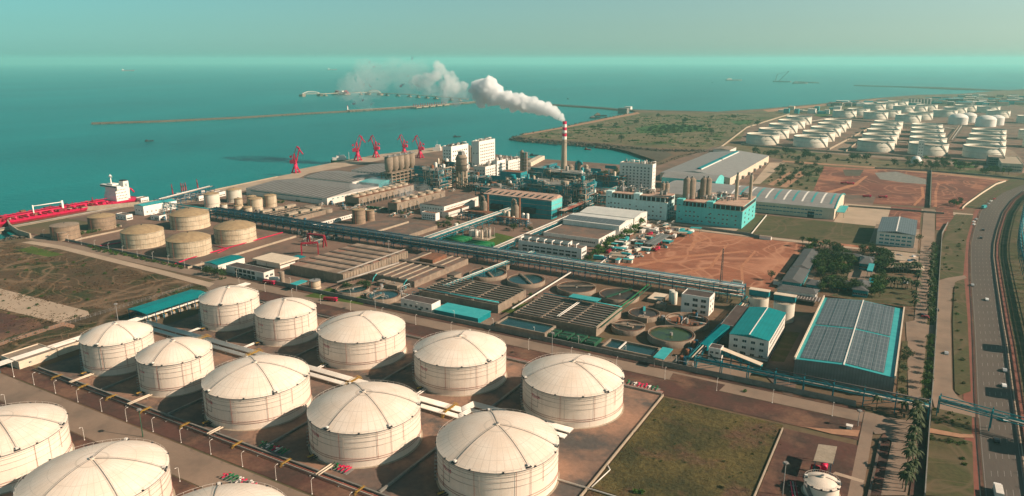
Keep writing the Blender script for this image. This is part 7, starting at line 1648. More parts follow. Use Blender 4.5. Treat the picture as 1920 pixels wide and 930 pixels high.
scatter([(1740, 818), (1820, 832), (1820, 840), (1742, 826)], 14, SHR, 'low bush in the lower flower bed', 'bushes of the lower bed', (.5, .8), 1.2)
scatter([(1910, 470), (1925, 440), (1990, 470), (1990, 560), (1925, 545)], 24, [THK[0], THK[1]], 'bush on the rough land beyond the teal rack', 'bushes beyond the rack', (.8, 1.6), 3)
scatter([(0, 476), (120, 478), (380, 540), (250, 588), (120, 620), (0, 640)], 40, [THK[0], THK[1]], 'low scrub bush on the brown field', 'scrub of the brown field', (.5, 1.0), 5)
scatter([G(1150, 860), G(1235, 745), G(1478, 792), G(1440, 920)], 30, [SHR[2]], 'low weed clump in the grass plot', 'weeds of the grass plot', (.25, .5), 2, True)
def tufts(name, Q, n, mn, label, sz=.5, world_=False):
    Q = Q if world_ else W(Q); b = (min(q[0] for q in Q), max(q[0] for q in Q), min(q[1] for q in Q), max(q[1] for q in Q)); m = M(mn); r = random.Random(n); c = 0
    cl = [(r.uniform(b[0], b[1]), r.uniform(b[2], b[3]), r.uniform(2, 7)) for _ in range(max(12, n // 60))]
    while c < n:
        if r.random() < .75: q = r.choice(cl); x, y = r.gauss(q[0], q[2]), r.gauss(q[1], q[2])
        else: x, y = r.uniform(b[0], b[1]), r.uniform(b[2], b[3])
        if not inside((x, y), Q):
            if r.random() < .1: c += 1
            continue
        c += 1; an = r.uniform(0, 3.14); s_ = sz * r.uniform(.5, 1.6); c_, d_ = math.cos(an) * s_, math.sin(an) * s_; h = s_ * r.uniform(.25, .65)
        m.face([(x - c_, y - d_, .02), (x + c_, y + d_, .02), (x + c_ * .5 + r.uniform(-.2, .2), y + d_ * .5, h)])
    o = m.obj(name); o['kind'] = 'stuff'; o['label'] = label
gp = [(-88, 215), (-38, 215), (-38, 296), (-88, 296)]
tufts('rough_grass', gp, 9000, 'mat_meadow', 'rough dry grass covering the plot beside tank T2109', .55, True)
tufts('rough_grass', [(-88, 125), (-38, 125), (-38, 211), (-88, 211)], 6000, 'mat_meadow', 'rough dry grass at the bottom edge of the photo', .55, True)
tufts('weeds', [(0, 456), (60, 460), (385, 540), (250, 588), (110, 636), (0, 664)], 8000, 'mat_field', 'dry weeds covering the brown field on the left', .9)
tufts('weeds', [(975, 258), (1060, 242), (1196, 216), (1420, 216), (1400, 240), (1330, 276), (1236, 273), (1100, 263)], 6000, 'mat_green_scrub', 'scrubby weeds covering the headland', 2.2)

for src in list(CARS.values()) + [VAN] + list(TR.values()):
    if id(src) not in _used:
        for c in list(src.children): bpy.data.objects.remove(c)
        bpy.data.objects.remove(src)

for (px, py), lb in (((1192, 926), 'bright green bush at the bottom of the grass plot, left'), ((1203, 924), 'bright green bush at the bottom of the grass plot, right')): plant(SHR[1], *G(px, py), lb, 1.1)
# equipment skids filling the plant yards
def skid(seed):
    r = random.Random(seed); t = thing('equipment_skid', 'skid', 'equipment', (0, 0, 0)); cm = ('grey_metal', 'pipe_grey', 'concrete', 'teal_steel', 'rust', 'white', 'teal', 'blue_steel', 'dark_pipe'); M('concrete').box(-4, 4, -2.5, 2.5, 0, .4).obj('base', t)
    for _ in range(3):
        x, y, s_ = r.uniform(-2.8, 2.8), r.uniform(-1.4, 1.4), r.uniform(.7, 1.4); m = M(r.choice(cm))
        if r.random() < .5: m.cyl(x, y, .4, r.uniform(2, 5), s_ * .8, n=10)
        else: m.box(x - s_, x + s_, y - s_ * .7, y + s_ * .7, .4, r.uniform(1.4, 3))
        m.obj('machine', t)
    for _ in range(3): z = r.uniform(1.2, 3.6); y = r.uniform(-2, 2); M(r.choice(cm)).path([(-4.5, y, .2), (-4.5, y, z), (4.5, y, z), (4.5, y, .2)], .18, 5).obj('pipe', t)
    for x in (-4, 4): M('grey_metal').bar((x, -2, 0), (x, -2, 3.8), .2).obj('post', t)
    return t
SK = [skid(k) for k in range(5)]; rq = random.Random(77)
for Q, n, fmt, grp in (([(470, 408), (560, 426), (640, 442), (655, 438), (520, 404), (480, 396)], 16, 'equipment skid between the open basins and the main pipe rack', 'skids by the open basins'),
    ([(600, 385), (650, 394), (720, 405), (790, 412), (780, 405), (640, 380)], 14, 'equipment skid in front of the cooling towers', 'skids by the cooling towers'),
    ([(530, 445), (600, 458), (640, 452), (610, 440), (560, 432)], 9, 'equipment skid near the dark red gantry frames', 'skids by the gantry frames'),
    ([(840, 408), (900, 415), (1000, 428), (1010, 418), (880, 405)], 12, 'equipment skid before the teal boiler hall', 'skids before the boiler hall'),
    ([(1060, 392), (1130, 402), (1140, 360), (1100, 352), (1060, 385)], 16, 'equipment skid left of the pale process building', 'skids by the process building'),
    ([(1130, 412), (1250, 428), (1262, 420), (1140, 405)], 10, 'equipment skid below the pale process building', 'skids below the process building'),
    ([(640, 545), (760, 575), (800, 548), (700, 528)], 6, 'equipment skid between clarifiers and covered basin', 'skids by the clarifiers'),
    ([(1220, 600), (1260, 590), (1330, 605), (1320, 640), (1290, 690), (1270, 690), (1320, 620)], 7, 'equipment skid beside the green algae tank', 'skids by the algae tank'),
    ([(280, 412), (330, 418), (325, 400), (290, 395)], 7, 'equipment skid behind the tan roofed tanks', 'skids behind the tan tanks'),
    ([(880, 350), (1040, 350), (1040, 332), (900, 330)], 22, 'equipment skid among the process structures', 'skids of the process area'),
    ([(700, 345), (850, 365), (850, 345), (780, 335)], 14, 'equipment skid around the silo row and prilling tower', 'skids of the silo area')):
    Qw = W(Q); b = (min(q[0] for q in Qw), max(q[0] for q in Qw), min(q[1] for q in Qw), max(q[1] for q in Qw)); P = []
    for _ in range(n * 50):
        q = (rq.uniform(b[0], b[1]), rq.uniform(b[2], b[3]))
        if inside(q, Qw) and all((q[0] - o[0]) ** 2 + (q[1] - o[1]) ** 2 > 90 for o in P): P.append(q)
        if len(P) >= n: break
    for q in P:
        src = rq.choice(SK)
        if src.name not in _first: _first.add(src.name); src.location = (*q, 0); o = src; o['label'] = fmt
        else: o = dup(src, (*q, 0), rq.choice((0, 1.571)), fmt)
        o['group'] = grp
# ================================================================ QUAY CRANES
def portal_crane(px, py, top, lean, label):
    x, y = G(px, py); t = thing('portal_crane', label, 'crane', (x, y, 0), 'red portal cranes on the quay'); s = hgt(px, py, top) / 44.0; X = lambda a, b, c: (x + a * s, y + b * s, c * s)
    for a in (-5, 5):
        for b in (-5, 5): M('red_paint').bar(X(a, b, 0), X(a * .35, b * .35, 11), 2.4 * s).obj('leg', t)
    m = M('red_paint'); m.box(x - 6 * s, x + 6 * s, y - 6 * s, y - 4.2 * s, 0, 1.6 * s); m.box(x - 6 * s, x + 6 * s, y + 4.2 * s, y + 6 * s, 0, 1.6 * s); m.obj('bogie_beam', t)
    m = M('red_paint'); m.cyl(x, y, 8 * s, 17 * s, 3.6 * s, 3.0 * s, n=14); m.obj('pedestal', t)
    c, d = math.cos(lean), math.sin(lean); D = lambda f, o, z: (x + (c * f - d * o) * s, y + (d * f + c * o) * s, z * s)
    m = M('red_paint'); cx_, cy_, _ = D(-3, 0, 0); m.box(cx_ - 5.5 * s, cx_ + 5.5 * s, cy_ - 3.4 * s, cy_ + 3.4 * s, 16.5 * s, 22.5 * s, rot=lean, bottom=True); m.obj('machine_house', t)
    m = M('glass'); a_ = D(3.4, 2, 0); m.box(a_[0] - 1 * s, a_[0] + 1 * s, a_[1] - 1 * s, a_[1] + 1 * s, 17.5 * s, 20 * s, rot=lean, bottom=True); m.obj('cab', t)
    m = M('red_paint')
    for o in (-1.6, 1.6): m.bar(D(-4, o, 22), D(-.5, o * .5, 34), 1.3 * s); m.bar(D(1.5, o, 22), D(-.5, o * .5, 34), 1.2 * s)
    for z in (26, 30): m.bar(D(-2, -1.2, z), D(-2, 1.2, z), .6 * s)
    m.obj('a_frame', t)
    m = M('red_paint')
    for o in (-1.2, 1.2): m.bar(D(2.4, o, 20), D(10, o * .4, 44), 1.3 * s)
    for k in range(6): q = k / 6; q2 = (k + 1) / 6; m.bar(D(2.4 + 7.6 * q, 1.2 * (1 - .6 * q), 20 + 24 * q), D(2.4 + 7.6 * q2, -1.2 * (1 - .6 * q2), 20 + 24 * q2), .5 * s)
    m.obj('boom', t)
    m = M('red_paint'); m.bar(D(5, 0, 46.5), D(15.5, 0, 33), 1.8 * s); m.bar(D(5, 0, 46.5), D(10, 0, 43), 1.6 * s); m.obj('fly_jib', t)
    m = M('red_paint'); m.bar(D(-.5, 0, 34), D(5, 0, 46.5), .8 * s); m.obj('tie_rod', t)
    m = M('red_paint'); q = D(-7.5, 0, 28); m.box(q[0] - 1.6 * s, q[0] + 1.6 * s, q[1] - 1.6 * s, q[1] + 1.6 * s, 26.5 * s, 30 * s, rot=lean, bottom=True); m.bar(D(-.5, 0, 33), D(-7.5, 0, 29), .6 * s); m.obj('counterweight', t)
    M('dark').tube(D(15.5, 0, 33), D(15.5, 0, 22), .12, 4).obj('hoist_rope', t)
for (px, py, tp, ln_), lb in zip([(555, 324, 277, .35), (671, 301, 256, .55), (705, 295, 256, 3.5), (758, 289, 254, 3.55), (788, 296, 256, 3.6)],
        ['red portal crane standing alone at the left end of the quay', 'red portal crane beside the small white ship', 'red portal crane leaning left, next to the one by the white ship', 'red portal crane partly behind the row of silos', 'red portal crane right of the row of silos']):
    portal_crane(px, py, tp, ln_, lb)
# loading arms
for i, (px, yb, yt) in enumerate([(324, 365, 345), (341, 359, 343), (345, 358, 344), (349, 357, 342), (371, 354, 336), (176, 389, 370), (97, 402, 385), (115, 398, 383), (121, 397, 382), (138, 394, 379)]):
    x, y = G(px, yb); h = hgt(px, yb, yt); t = thing('loading_arm', ['red loading arm standing alone at the quay edge', 'left one of three red loading arms on the quay', 'middle one of three red loading arms on the quay', 'right one of three red loading arms on the quay', 'tall red loading arm right of the three', 'red loading arm on the jetty nearest the ship bridge', 'red loading arm by the white deck crane', 'red loading arm on the jetty, second of a pair', 'red loading arm on the jetty, first of a pair', 'red loading arm amidships on the jetty'][i], 'loading arm', (x, y, 0), 'red loading arms')
    M('red_dark').cyl(x, y, 0, h * .5, .9, .7, n=8).obj('riser', t); M('red_dark').tube((x, y, h * .5), (x - .6, y, h), .6, 6, .4).obj('arm', t); M('red_dark').tube((x - .6, y, h), (x - 1.5, y + .5, h * .35), .4, 6, .3).obj('arm', t)
# ================================================================ RED TANKER
sx = -752.0; ys_ = 474.0; LS = 176.0
t = thing('tanker_ship', 'large red decked tanker moored at the left jetty', 'ship', (sx, ys_ - LS / 2, SEA), None)
def hullpts(w, z, k=1.0):
    P = []
    for q, f in ((0, .62), (.04, .86), (.12, 1), (.82, 1), (.92, .72), (.98, .3), (1.0, 0.02)): P.append((w * f, ys_ - LS * q * k))
    return [(sx + a, b, z) for a, b in P] + [(sx - a, b, z) for a, b in P[::-1]]
A_, B_, C_ = hullpts(13.5, SEA - 1), hullpts(15.5, SEA + 6.0), hullpts(16, SEA + 8.0)
m = M('red_dark'); n = len(A_)
for i in range(n): j = (i + 1) % n; m.face([A_[i], A_[j], B_[j], B_[i]][::-1])
m.m('red_paint')
for i in range(n): j = (i + 1) % n; m.face([B_[i], B_[j], C_[j], C_[i]][::-1])
m.obj('hull', t)
D_ = hullpts(15.7, SEA + 7.6); m = M('red_paint'); m.face(D_[::-1] if True else D_); dk = m.obj('deck', t)
dz = SEA + 7.6
m = M('red_paint')
for o in (-3, -1.5, 0, 1.5, 3): m.tube((sx + o, ys_ - 34, dz + 1.6), (sx + o, ys_ - LS * .88, dz + 1.6), .5, 6)
m.obj('deck_pipe', t)
for k in range(22):
    y = ys_ - 38 - k * 5.6; m = M('red_paint' if k % 3 else 'red_dark'); m.box(sx - 15, sx + 15, y - .3, y + .3, dz, dz + 1.2); m.obj('deck_frame', t)
    if k % 2 == 0:
        for o in (-9, 9): M('red_paint').cyl(sx + o, y + 2, dz, dz + 2.2, 1.3, n=10).obj('tank_hatch', t)
rs_ = random.Random(8)
for k in range(46):
    q, y, w, z = rs_.uniform(-13, 13), ys_ - rs_.uniform(34, LS * .88), rs_.uniform(.4, 1.6), rs_.uniform(.8, 3.4)
    m = M(rs_.choice(('red_paint', 'red_dark', 'red_dark', 'rust')))
    if k % 2: m.box(sx + q - w, sx + q + w, y - w * 1.6, y + w * 1.6, dz, dz + z)
    else: m.path([(sx + q, y, dz), (sx + q, y, dz + z), (sx + q + 5, y, dz + z), (sx + q + 5, y, dz)], .4, 5)
    m.obj('deck_fitting', t)
M('red_paint').box(sx - 1, sx + 1, ys_ - LS * .88, ys_ - 30, dz + 3.0, dz + 3.3, bottom=True).obj('catwalk', t)
for o in (-12, 12): M('red_dark').box(sx + o - 2, sx + o + 2, ys_ - LS * .5, ys_ - LS * .5 + 8, dz, dz + 2.2).obj('manifold', t)
m = M('white_clean'); yk = ys_ - 26; m.box(sx - 11, sx + 11, yk, yk + 13, dz, dz + 6); m.box(sx - 10, sx + 10, yk + .6, yk + 12, dz + 6, dz + 9); m.box(sx - 9, sx + 9, yk + 1, yk + 11, dz + 9, dz + 14); m.box(sx - 15, sx + 15, yk - .5, yk + 4, dz + 14, dz + 16.6); m.box(sx - 5, sx + 5, yk + 1, yk + 8, dz + 16.6, dz + 18); m.obj('superstructure', t)
st_ = M('glass'); st_.box(sx - 14.6, sx + 14.6, yk - .62, yk - .48, dz + 14.8, dz + 15.9); st_.obj('bridge_window', t)
for k in range(4):
    for q in range(7): xw = sx + (11 if k < 2 else 9 if k == 3 else 10); M('glass').box(xw - .02, xw + .06, yk + 1 + q * 1.7, yk + 1.8 + q * 1.7, dz + 2 + k * 3, dz + 2.9 + k * 3).obj('porthole', t)
m = M('white_clean'); m.box(sx - 3.6, sx + 3.6, yk + 14, yk + 20, dz, dz + 19); m.m('dark').box(sx - 3.2, sx + 3.2, yk + 14.4, yk + 19.6, dz + 19, dz + 20); fn = m.obj('funnel', t)
m = M('teal_steel'); m.face([(sx + 3.66, yk + 15.6, dz + 16.2), (sx + 3.66, yk + 18.4, dz + 16.2), (sx + 3.66, yk + 17, dz + 12.6)]); m.m('white_clean').face([(sx + 3.72, yk + 16.4, dz + 15.8), (sx + 3.72, yk + 17.6, dz + 15.8), (sx + 3.72, yk + 17, dz + 14.2)]); m.obj('funnel_badge', t)
m = M('white_clean'); m.cyl(sx, yk + 3, dz + 18, dz + 28, .7, .4, n=8); m.box(sx - 3, sx + 3, yk + 2.7, yk + 3.3, dz + 25, dz + 25.6, bottom=True); m.cyl(sx, yk + 3, dz + 26, dz + 27, 1.3, n=8); m.obj('radar_mast', t)
m = M('red_paint'); m.path([(sx, ys_ - 5, dz + 10), (sx, ys_ - 1.5, dz + 9), (sx, ys_ + 1.5, dz + 5)], .9); m.m('white_clean').bar((sx - 2, ys_ - 6, dz), (sx - 2, ys_ - 5, dz + 11), .6); m.bar((sx + 2, ys_ - 6, dz), (sx + 2, ys_ - 5, dz + 11), .6); m.obj('lifeboat_davit', t)
m = M('white_clean'); ym = ys_ - LS * .5 + 2; m.cyl(sx + 3, ym + 8, dz, dz + 9, 1.0, n=10); m.tube((sx + 3, ym + 8, dz + 7.5), (sx + 3, ym - 20, dz + 8), .45, 6); m.cyl(sx + 3, ym - 20, dz, dz + 9, .6, n=8); m.obj('deck_crane', t)
m = M('white_clean'); yf = ys_ - LS * .86; m.cyl(sx, yf, dz, dz + 12, .7, .4, n=8); m.cyl(sx, yf, dz + 9, dz + 10.5, 1.5, n=8); m.obj('foremast', t)
m = M('red_paint'); m.prism([(a, b) for a, b, _ in hullpts(15.6, 0)[5:9]], dz, dz + 3); m.obj('forecastle', t)
# jetty beside the tanker
t = thing('jetty', 'long low concrete jetty on piles beside the tanker', 'jetty', (-728, 400, SEA))
m = M('concrete_pale'); m.box(-729, -721, 290, 500, -1.2, .3, bottom=True); m.obj('deck', t)
for k in range(21):
    y = 294 + k * 10
    for x in (-727.5, -722.5): M('concrete').bar((x, y, SEA - 2), (x, y, -1.2), 1.3).obj('pile', t)
m = M('pipe_grey')
for x in (-723, -724, -725): m.tube((x, 292, .9), (x, 498, .9), .35, 6)
m.obj('pipe', t)
x, y = G(52, 407); t = thing('mooring_dolphin', 'round concrete mooring block by the left jetty', 'mooring block', (x, y, SEA)); M('concrete_pale').cyl(x - 6, y + 4, -1, .8, 4.5, n=18).obj('cap', t); M('concrete').cyl(x - 6, y + 4, SEA - 2, -1, 2.6, n=12).obj('pile', t)
# ================================================================ SMALLER SHIPS
def ship(name, label, x, y, rz, L, B, H, hullm, upm, z0=SEA, sup=.2, supH=None, masts=1, cat='ship', group=None):
    t = thing(name, label, cat, (0, 0, 0), group); supH = supH or H * 1.4
    P = [(-L / 2, -B * .4), (-L * .42, -B / 2), (L * .3, -B / 2), (L * .44, -B * .28), (L / 2, 0), (L * .44, B * .28), (L * .3, B / 2), (-L * .42, B / 2), (-L / 2, B * .4)]
    Q = [(a * .97, b * .85) for a, b in P]; n = len(P); m = M(hullm)
    for i in range(n): j = (i + 1) % n; m.face([(*Q[i], -1), (*Q[j], -1), (*P[j], H), (*P[i], H)])
    m.face([(*p, H) for p in P]); m.obj('hull', t)
    a, b = -L * .44, -L * .44 + L * sup; M(upm).box(a, b, -B * .38, B * .38, H, H + supH * .6).obj('superstructure', t); M(upm).box(a + (b - a) * .3, b - (b - a) * .1, -B * .3, B * .3, H + supH * .6, H + supH).obj('wheelhouse', t)
    for k in range(masts): xx = b - (b - a) * .5 + k * L * .35; M(upm).bar((xx, 0, H), (xx, 0, H + supH * 1.7), L * .008 + .15).obj('mast', t)
    t.location = (x, y, z0); t.rotation_euler = (0, 0, rz); return t
x, y = G(645, 301); ship('cargo_ship', 'dark small ship with white upperworks beside the red crane', x - 6, y + 8, .75, 42, 10, 4, 'green_dark', 'white_clean', sup=.5, supH=7, masts=2)
x, y = G(812, 286); ship('tug_boat', 'white and red tug behind the quay, left of the white towers', x - 4, y + 26, .4, 26, 9, 4, 'red_dark', 'white_clean', sup=.5, supH=10)
x, y = G(240, 133, SEA); ship('cargo_ship', 'faint cargo ship far out on the left horizon', x, y, 1.0, 170, 26, 12, 'red_dark', 'white_clean', sup=.15, supH=16)
x, y = G(623, 131, SEA); ship('cargo_ship', 'faint cargo ship near the horizon above the arched bridge', x, y, .9, 150, 24, 11, 'red_dark', 'white_clean', sup=.15, supH=16)
x, y = G(1376, 151, SEA); ship('cargo_ship', 'faint low ship on the hazy sea right of centre', x, y, .6, 130, 20, 8, 'grey_metal', 'white', sup=.3, supH=9)
x, y = G(1500, 157, SEA); ship('cargo_ship', 'faint low barge near the far floating crane', x, y, .5, 100, 20, 7, 'grey_metal', 'grey_metal', sup=.3, supH=8)
x, y = G(1126, 218, SEA); ship('work_boat', 'dark work boat moored inside the breakwater corner', x, y, .6, 38, 10, 3, 'dark', 'concrete', sup=.4, supH=6)
x, y = G(1116, 222, SEA); ship('work_boat', 'dark barge beside the work boat in the breakwater corner', x, y, .6, 30, 9, 3, 'dark', 'grey_metal', sup=.4, supH=4)
for i, (px, py) in enumerate([(1102, 281), (1122, 278), (1002, 292), (857, 272 - 15), (280, 265), (1065, 186), (950, 165), (1190, 152), (1335, 155), (590, 147)]):
    x, y = G(px, py, SEA); ship('fishing_boat', ['red fishing boat on the inner bay, left of its twin', 'red fishing boat on the inner bay, right of its twin', 'tiny boat on the bay left of the chimney', 'tiny boat above the white towers', 'tiny boat on the open sea at the left', 'tiny boat above the breakwater gate', 'tiny boat right of the smoke plume', 'tiny boat on the hazy sea, centre right', 'tiny boat on the far hazy sea, right', 'tiny boat on the far sea above the arched bridges'][i], x, y, .3 * i, 13 if i < 2 else 16, 4, 1.6, 'red_dark' if i < 2 else 'dark', 'rust' if i < 2 else 'dark', sup=.3, supH=2, cat='boat')
x0_, y0_ = G(1035, 270, SEA); x1_, y1_ = G(1018, 268.5, SEA)
m = M('teal_steel'); m.bar((*G(1017, 270, SEA), SEA + .4), (*G(1046, 274, SEA), SEA + .4), .9); o = m.obj('floating_boom', None, (*G(1017, 270, SEA), SEA)); tag(o, 'thin floating boom on the bay before the headland', 'boom')
x, y = G(1466, 154, SEA); t = thing('floating_crane', 'floating crane with a raised jib far out at the right', 'crane', (x, y, SEA)); M('grey_metal').box(x - 60, x + 60, y - 18, y + 18, SEA, SEA + 8).obj('barge', t)
M('grey_metal').bar((x - 20, y, SEA + 8), (x + 38, y + 15, SEA + 75), 4).obj('jib', t); M('grey_metal').bar((x - 45, y, SEA + 8), (x - 35, y, SEA + 55), 4).obj('mast', t); M('grey_metal').bar((x - 35, y, SEA + 55), (x + 38, y + 15, SEA + 75), 1.5).obj('stay', t)
# ================================================================ BREAKWATERS AND SEA BRIDGES
def breakwater(name, label, pts, w0, w1, h, mname='mat_rock', top='mat_pale'):
    P = [Vector(G(a, b, SEA)) for a, b in pts]; L = []; R = []
    for i, p in enumerate(P):
        d = (P[min(i + 1, len(P) - 1)] - P[max(0, i - 1)]).normalized(); L.append(Vector((-d.y, d.x)))
    t = thing(name, label, 'breakwater', (P[0].x, P[0].y, SEA)); m = M(mname); z1 = SEA + h
    for i in range(len(P) - 1):
        for s_ in (1, -1):
            q = [(*(P[i] + L[i] * w0 * s_), SEA - 1), (*(P[i + 1] + L[i + 1] * w0 * s_), SEA - 1), (*(P[i + 1] + L[i + 1] * w1 * s_), z1), (*(P[i] + L[i] * w1 * s_), z1)]; m.face(q if s_ < 0 else q[::-1])
    for e in (0, -1): m.face([(*(P[e] + L[e] * w0), SEA - 1), (*(P[e] + L[e] * w1), z1), (*(P[e] - L[e] * w1), z1), (*(P[e] - L[e] * w0), SEA - 1)])
    m.obj('rock_slope', t); m = M(top)
    for i in range(len(P) - 1): m.face([(*(P[i] - L[i] * w1), z1 + .01), (*(P[i + 1] - L[i + 1] * w1), z1 + .01), (*(P[i + 1] + L[i + 1] * w1), z1 + .01), (*(P[i] + L[i] * w1), z1 + .01)])
    m.obj('crest', t); r = random.Random(len(pts)); m = M('mat_rock')
    for i in range(len(P) - 1):
        n = int((P[i + 1] - P[i]).length / 5)
        for k in range(n):
            for s_ in (1, -1):
                c = P[i].lerp(P[i + 1], (k + r.random()) / n) + L[i] * s_ * r.uniform(w1, w0); a_ = r.uniform(1.5, 3.2); m.face([(c.x - a_, c.y - a_, SEA), (c.x + a_, c.y - a_, SEA), (c.x, c.y, SEA + h * r.uniform(.5, 1))]); m.face([(c.x + a_, c.y - a_, SEA), (c.x, c.y + a_, SEA), (c.x, c.y, SEA + h * .8)])
    o = m.obj('armour_rock', t); o['kind'] = 'stuff'
    return t
breakwater('breakwater', 'long thin rock breakwater reaching out to the left', [(172, 233), (300, 229), (450, 222), (560, 215), (652, 210)], 9, 3.5, 4.5, top='mat_rock')
bw = breakwater('breakwater', 'broad breakwater with a pale roadway leading to the smoke', [(652, 210), (700, 207), (800, 200), (890, 193)], 13, 8, 5.5)
breakwater('breakwater', 'dark causeway behind the headland', [(890, 193), (960, 195), (1040, 198), (1130, 204), (1170, 208), (1250, 210), (1330, 212), (1440, 216)], 18, 9, 4.5, top='mat_rock')
x, y = G(652, 208, SEA); t = thing('lighthouse', 'small white beacon on the breakwater joint', 'beacon', (x, y, SEA)); M('white_clean').cyl(x, y, SEA, SEA + 14, 2, 1.4, n=10).obj('tower', t); M('red_paint').cyl(x, y, SEA + 14, SEA + 17, 1.6, .6, n=10).obj('lantern', t)
x, y = G(1169, 213, SEA); tag(M('concrete_grey').box(x - 14, x + 14, y - 10, y + 10, SEA, SEA + 16).obj('sluice_house', None, (x, y, SEA)), 'dark square sluice house at the breakwater corner', 'building')
x, y = G(1178, 207, SEA); tag(M('white').box(x - 10, x + 10, y - 8, y + 8, SEA, SEA + 12).obj('gate_house', None, (x, y, SEA)), 'white gate house beside the dark sluice house', 'building')
for k in range(5):
    x, y = G(780 + k * 13, 203.5 - k * 1.2, SEA); t = thing('jetty_platform', 'red fitted loading platform on the breakwater, %s from the left' % ordn(k), 'jetty', (x, y, SEA), 'loading platforms on the breakwater'); M('concrete_pale').box(x - 14, x + 14, y - 14, y + 14, SEA + 3, SEA + 5.5, bottom=True).obj('deck', t)
    for a in (-9, 0, 9): M('red_dark').bar((x + a, y, SEA + 5.5), (x + a, y, SEA + 15), 1.6).obj('loading_arm', t)
    for a in (-11, 11):
        for b in (-11, 11): M('concrete').cyl(x + a, y + b, SEA - 1, SEA + 3, 1.6, n=8).obj('pile', t)
def viaduct(name, label, pts, w, z, step, group=None):
    P = [Vector(G(a, b, SEA)) for a, b in pts]; t = thing(name, label, 'bridge', (P[0].x, P[0].y, SEA), group); m = M('concrete_pale')
    for p, q in zip(P[:-1], P[1:]):
        d = (q - p).normalized(); o = Vector((-d.y, d.x)) * w / 2; m.prism([tuple(p - o), tuple(q - o), tuple(q + o), tuple(p + o)], z - 2.5, z, bottom=True)
    m.obj('deck', t)
    for p, q in zip(P[:-1], P[1:]):
        L_ = (q - p).length
        for k in range(max(1, int(L_ / step))):
            c = p.lerp(q, (k + .5) * step / L_ if L_ > step else .5); m = M('concrete'); m.box(c.x - w * .9, c.x + w * .9, c.y - w * .9, c.y + w * .9, SEA, SEA + 3); m.box(c.x - w * .35, c.x + w * .35, c.y - w * .35, c.y + w * .35, SEA + 3, z - 2.5); m.obj('pier', t)
    return t
v = viaduct('sea_bridge', 'low concrete sea viaduct on square piers behind the smoke', [(715, 179), (760, 181), (838, 187), (878, 191)], 9, 7, 70)
v2 = viaduct('sea_bridge', 'short viaduct from the far arch to the platform', [(600, 180.5), (640, 178), (665, 178), (690, 177)], 8, 7, 70)
def arch_bridge(label, a, b, rise):
    p = Vector(G(*a, SEA)); q = Vector(G(*b, SEA)); t = thing('arch_bridge', label, 'bridge', (p.x, p.y, SEA), 'arched sea bridges'); d = (q - p).normalized(); o = Vector((-d.y, d.x)) * 4; z = 7
    M('concrete_pale').prism([tuple(p - o), tuple(q - o), tuple(q + o), tuple(p + o)], z - 2, z, bottom=True).obj('deck', t)
    for s_ in (-1, 1):
        m = M('white'); n = 12; P = [(*(p.lerp(q, k / n) + o * s_), z + rise * 4 * (k / n) * (1 - k / n)) for k in range(n + 1)]; m.path(P, 1.3, 5)
        for k in range(1, n): m.bar(P[k], (P[k][0], P[k][1], z), .6)
        m.obj('arch', t)
    for c in (p, q): m = M('concrete'); m.box(c.x - 10, c.x + 10, c.y - 10, c.y + 10, SEA, z - 2); m.obj('pier', t)
arch_bridge('pale arched bridge at the far left end of the sea jetty', (567, 181), (600, 180), 10); arch_bridge('pale arched bridge right of the sea platform', (690, 177.5), (713, 178.5), 11)
x, y = G(640, 178, SEA); t = thing('sea_platform', 'cluttered pale platform between the two arched bridges', 'platform', (x, y, SEA)); M('concrete').box(x - 40, x + 40, y - 20, y + 20, SEA + 2, SEA + 7, bottom=True).obj('deck', t)
for k in range(9): a = -36 + k * 9; M(rnd.choice(('white', 'cream', 'red_dark', 'white'))).box(x + a - 3, x + a + 3, y - 8, y + 8, SEA + 7, SEA + 7 + rnd.uniform(4, 15)).obj('deck_house', t)
for k in range(6): a = -35 + k * 14; M('concrete').cyl(x + a, y, SEA - 1, SEA + 2, 4, n=10).obj('pile', t)
for pts, lb in (([(1605, 161), (1700, 164), (1790, 168), (1925, 172)], 'thin far breakwater in the haze at the right'), ([(1660, 163), (1760, 165), (1860, 170)], 'second faint breakwater in the haze at the right'), ([(1495, 154), (1530, 156)], 'faint short mole near the floating crane')):
    breakwater('breakwater', lb, pts, 30, 18, 5, top='mat_rock')
# ================================================================ FAR TANK DEPOT
def far_tank(cx, cy, R, h, label, roof='open', m='far_tank'):
    t = thing('depot_tank', label, 'storage tank', (cx, cy, 0), 'pale tanks of the far depot'); w = M(m)
    if roof == 'open':
        w.lathe(cx, cy, [(R, 0), (R, h), (R - .6, h), (R - .6, h - 4)], 40); w.obj('wall', t); M('concrete_pale').cyl(cx, cy, h - 4.5, h - 3.6, R - .6, n=40).obj('floating_roof', t)
        k = M('grey_metal'); torus(k, R + .4, h - 1.2, .35, 40, cx=cx, cy=cy); k.obj('wind_girder', t)
        k = M('grey_metal'); torus(k, R + .15, h * .5, .15, 40, cx=cx, cy=cy); k.obj('wind_girder', t)
        k = M('grey_metal'); n = 10
        for i in range(n): a_, b_ = -.9 + .6 * i / n, -.9 + .6 * (i + 1) / n; k.bar((cx + (R + .8) * math.cos(a_), cy + (R + .8) * math.sin(a_), h * (1 - i / n)), (cx + (R + .8) * math.cos(b_), cy + (R + .8) * math.sin(b_), h * (1 - (i + 1) / n)), .8)
        k.obj('stair', t)
    else:
        w.lathe(cx, cy, [(R, 0), (R, h)], 36); w.obj('wall', t); M('white_clean').lathe(cx, cy, [(R, h), (R * .8, h + R * .2), (R * .5, h + R * .34), (.02, h + R * .42)], 36).obj('roof', t)
def cols(colname, front, dy, n, R, h=17.5, dx=0):
    for i in range(n): far_tank(front[0] + dx * i, front[1] + dy * i, R, h, 'far open topped tank, %s in the %s' % (ordn(i), colname))
def FT(l, r, b): c = tank_at(l, r, b); return c
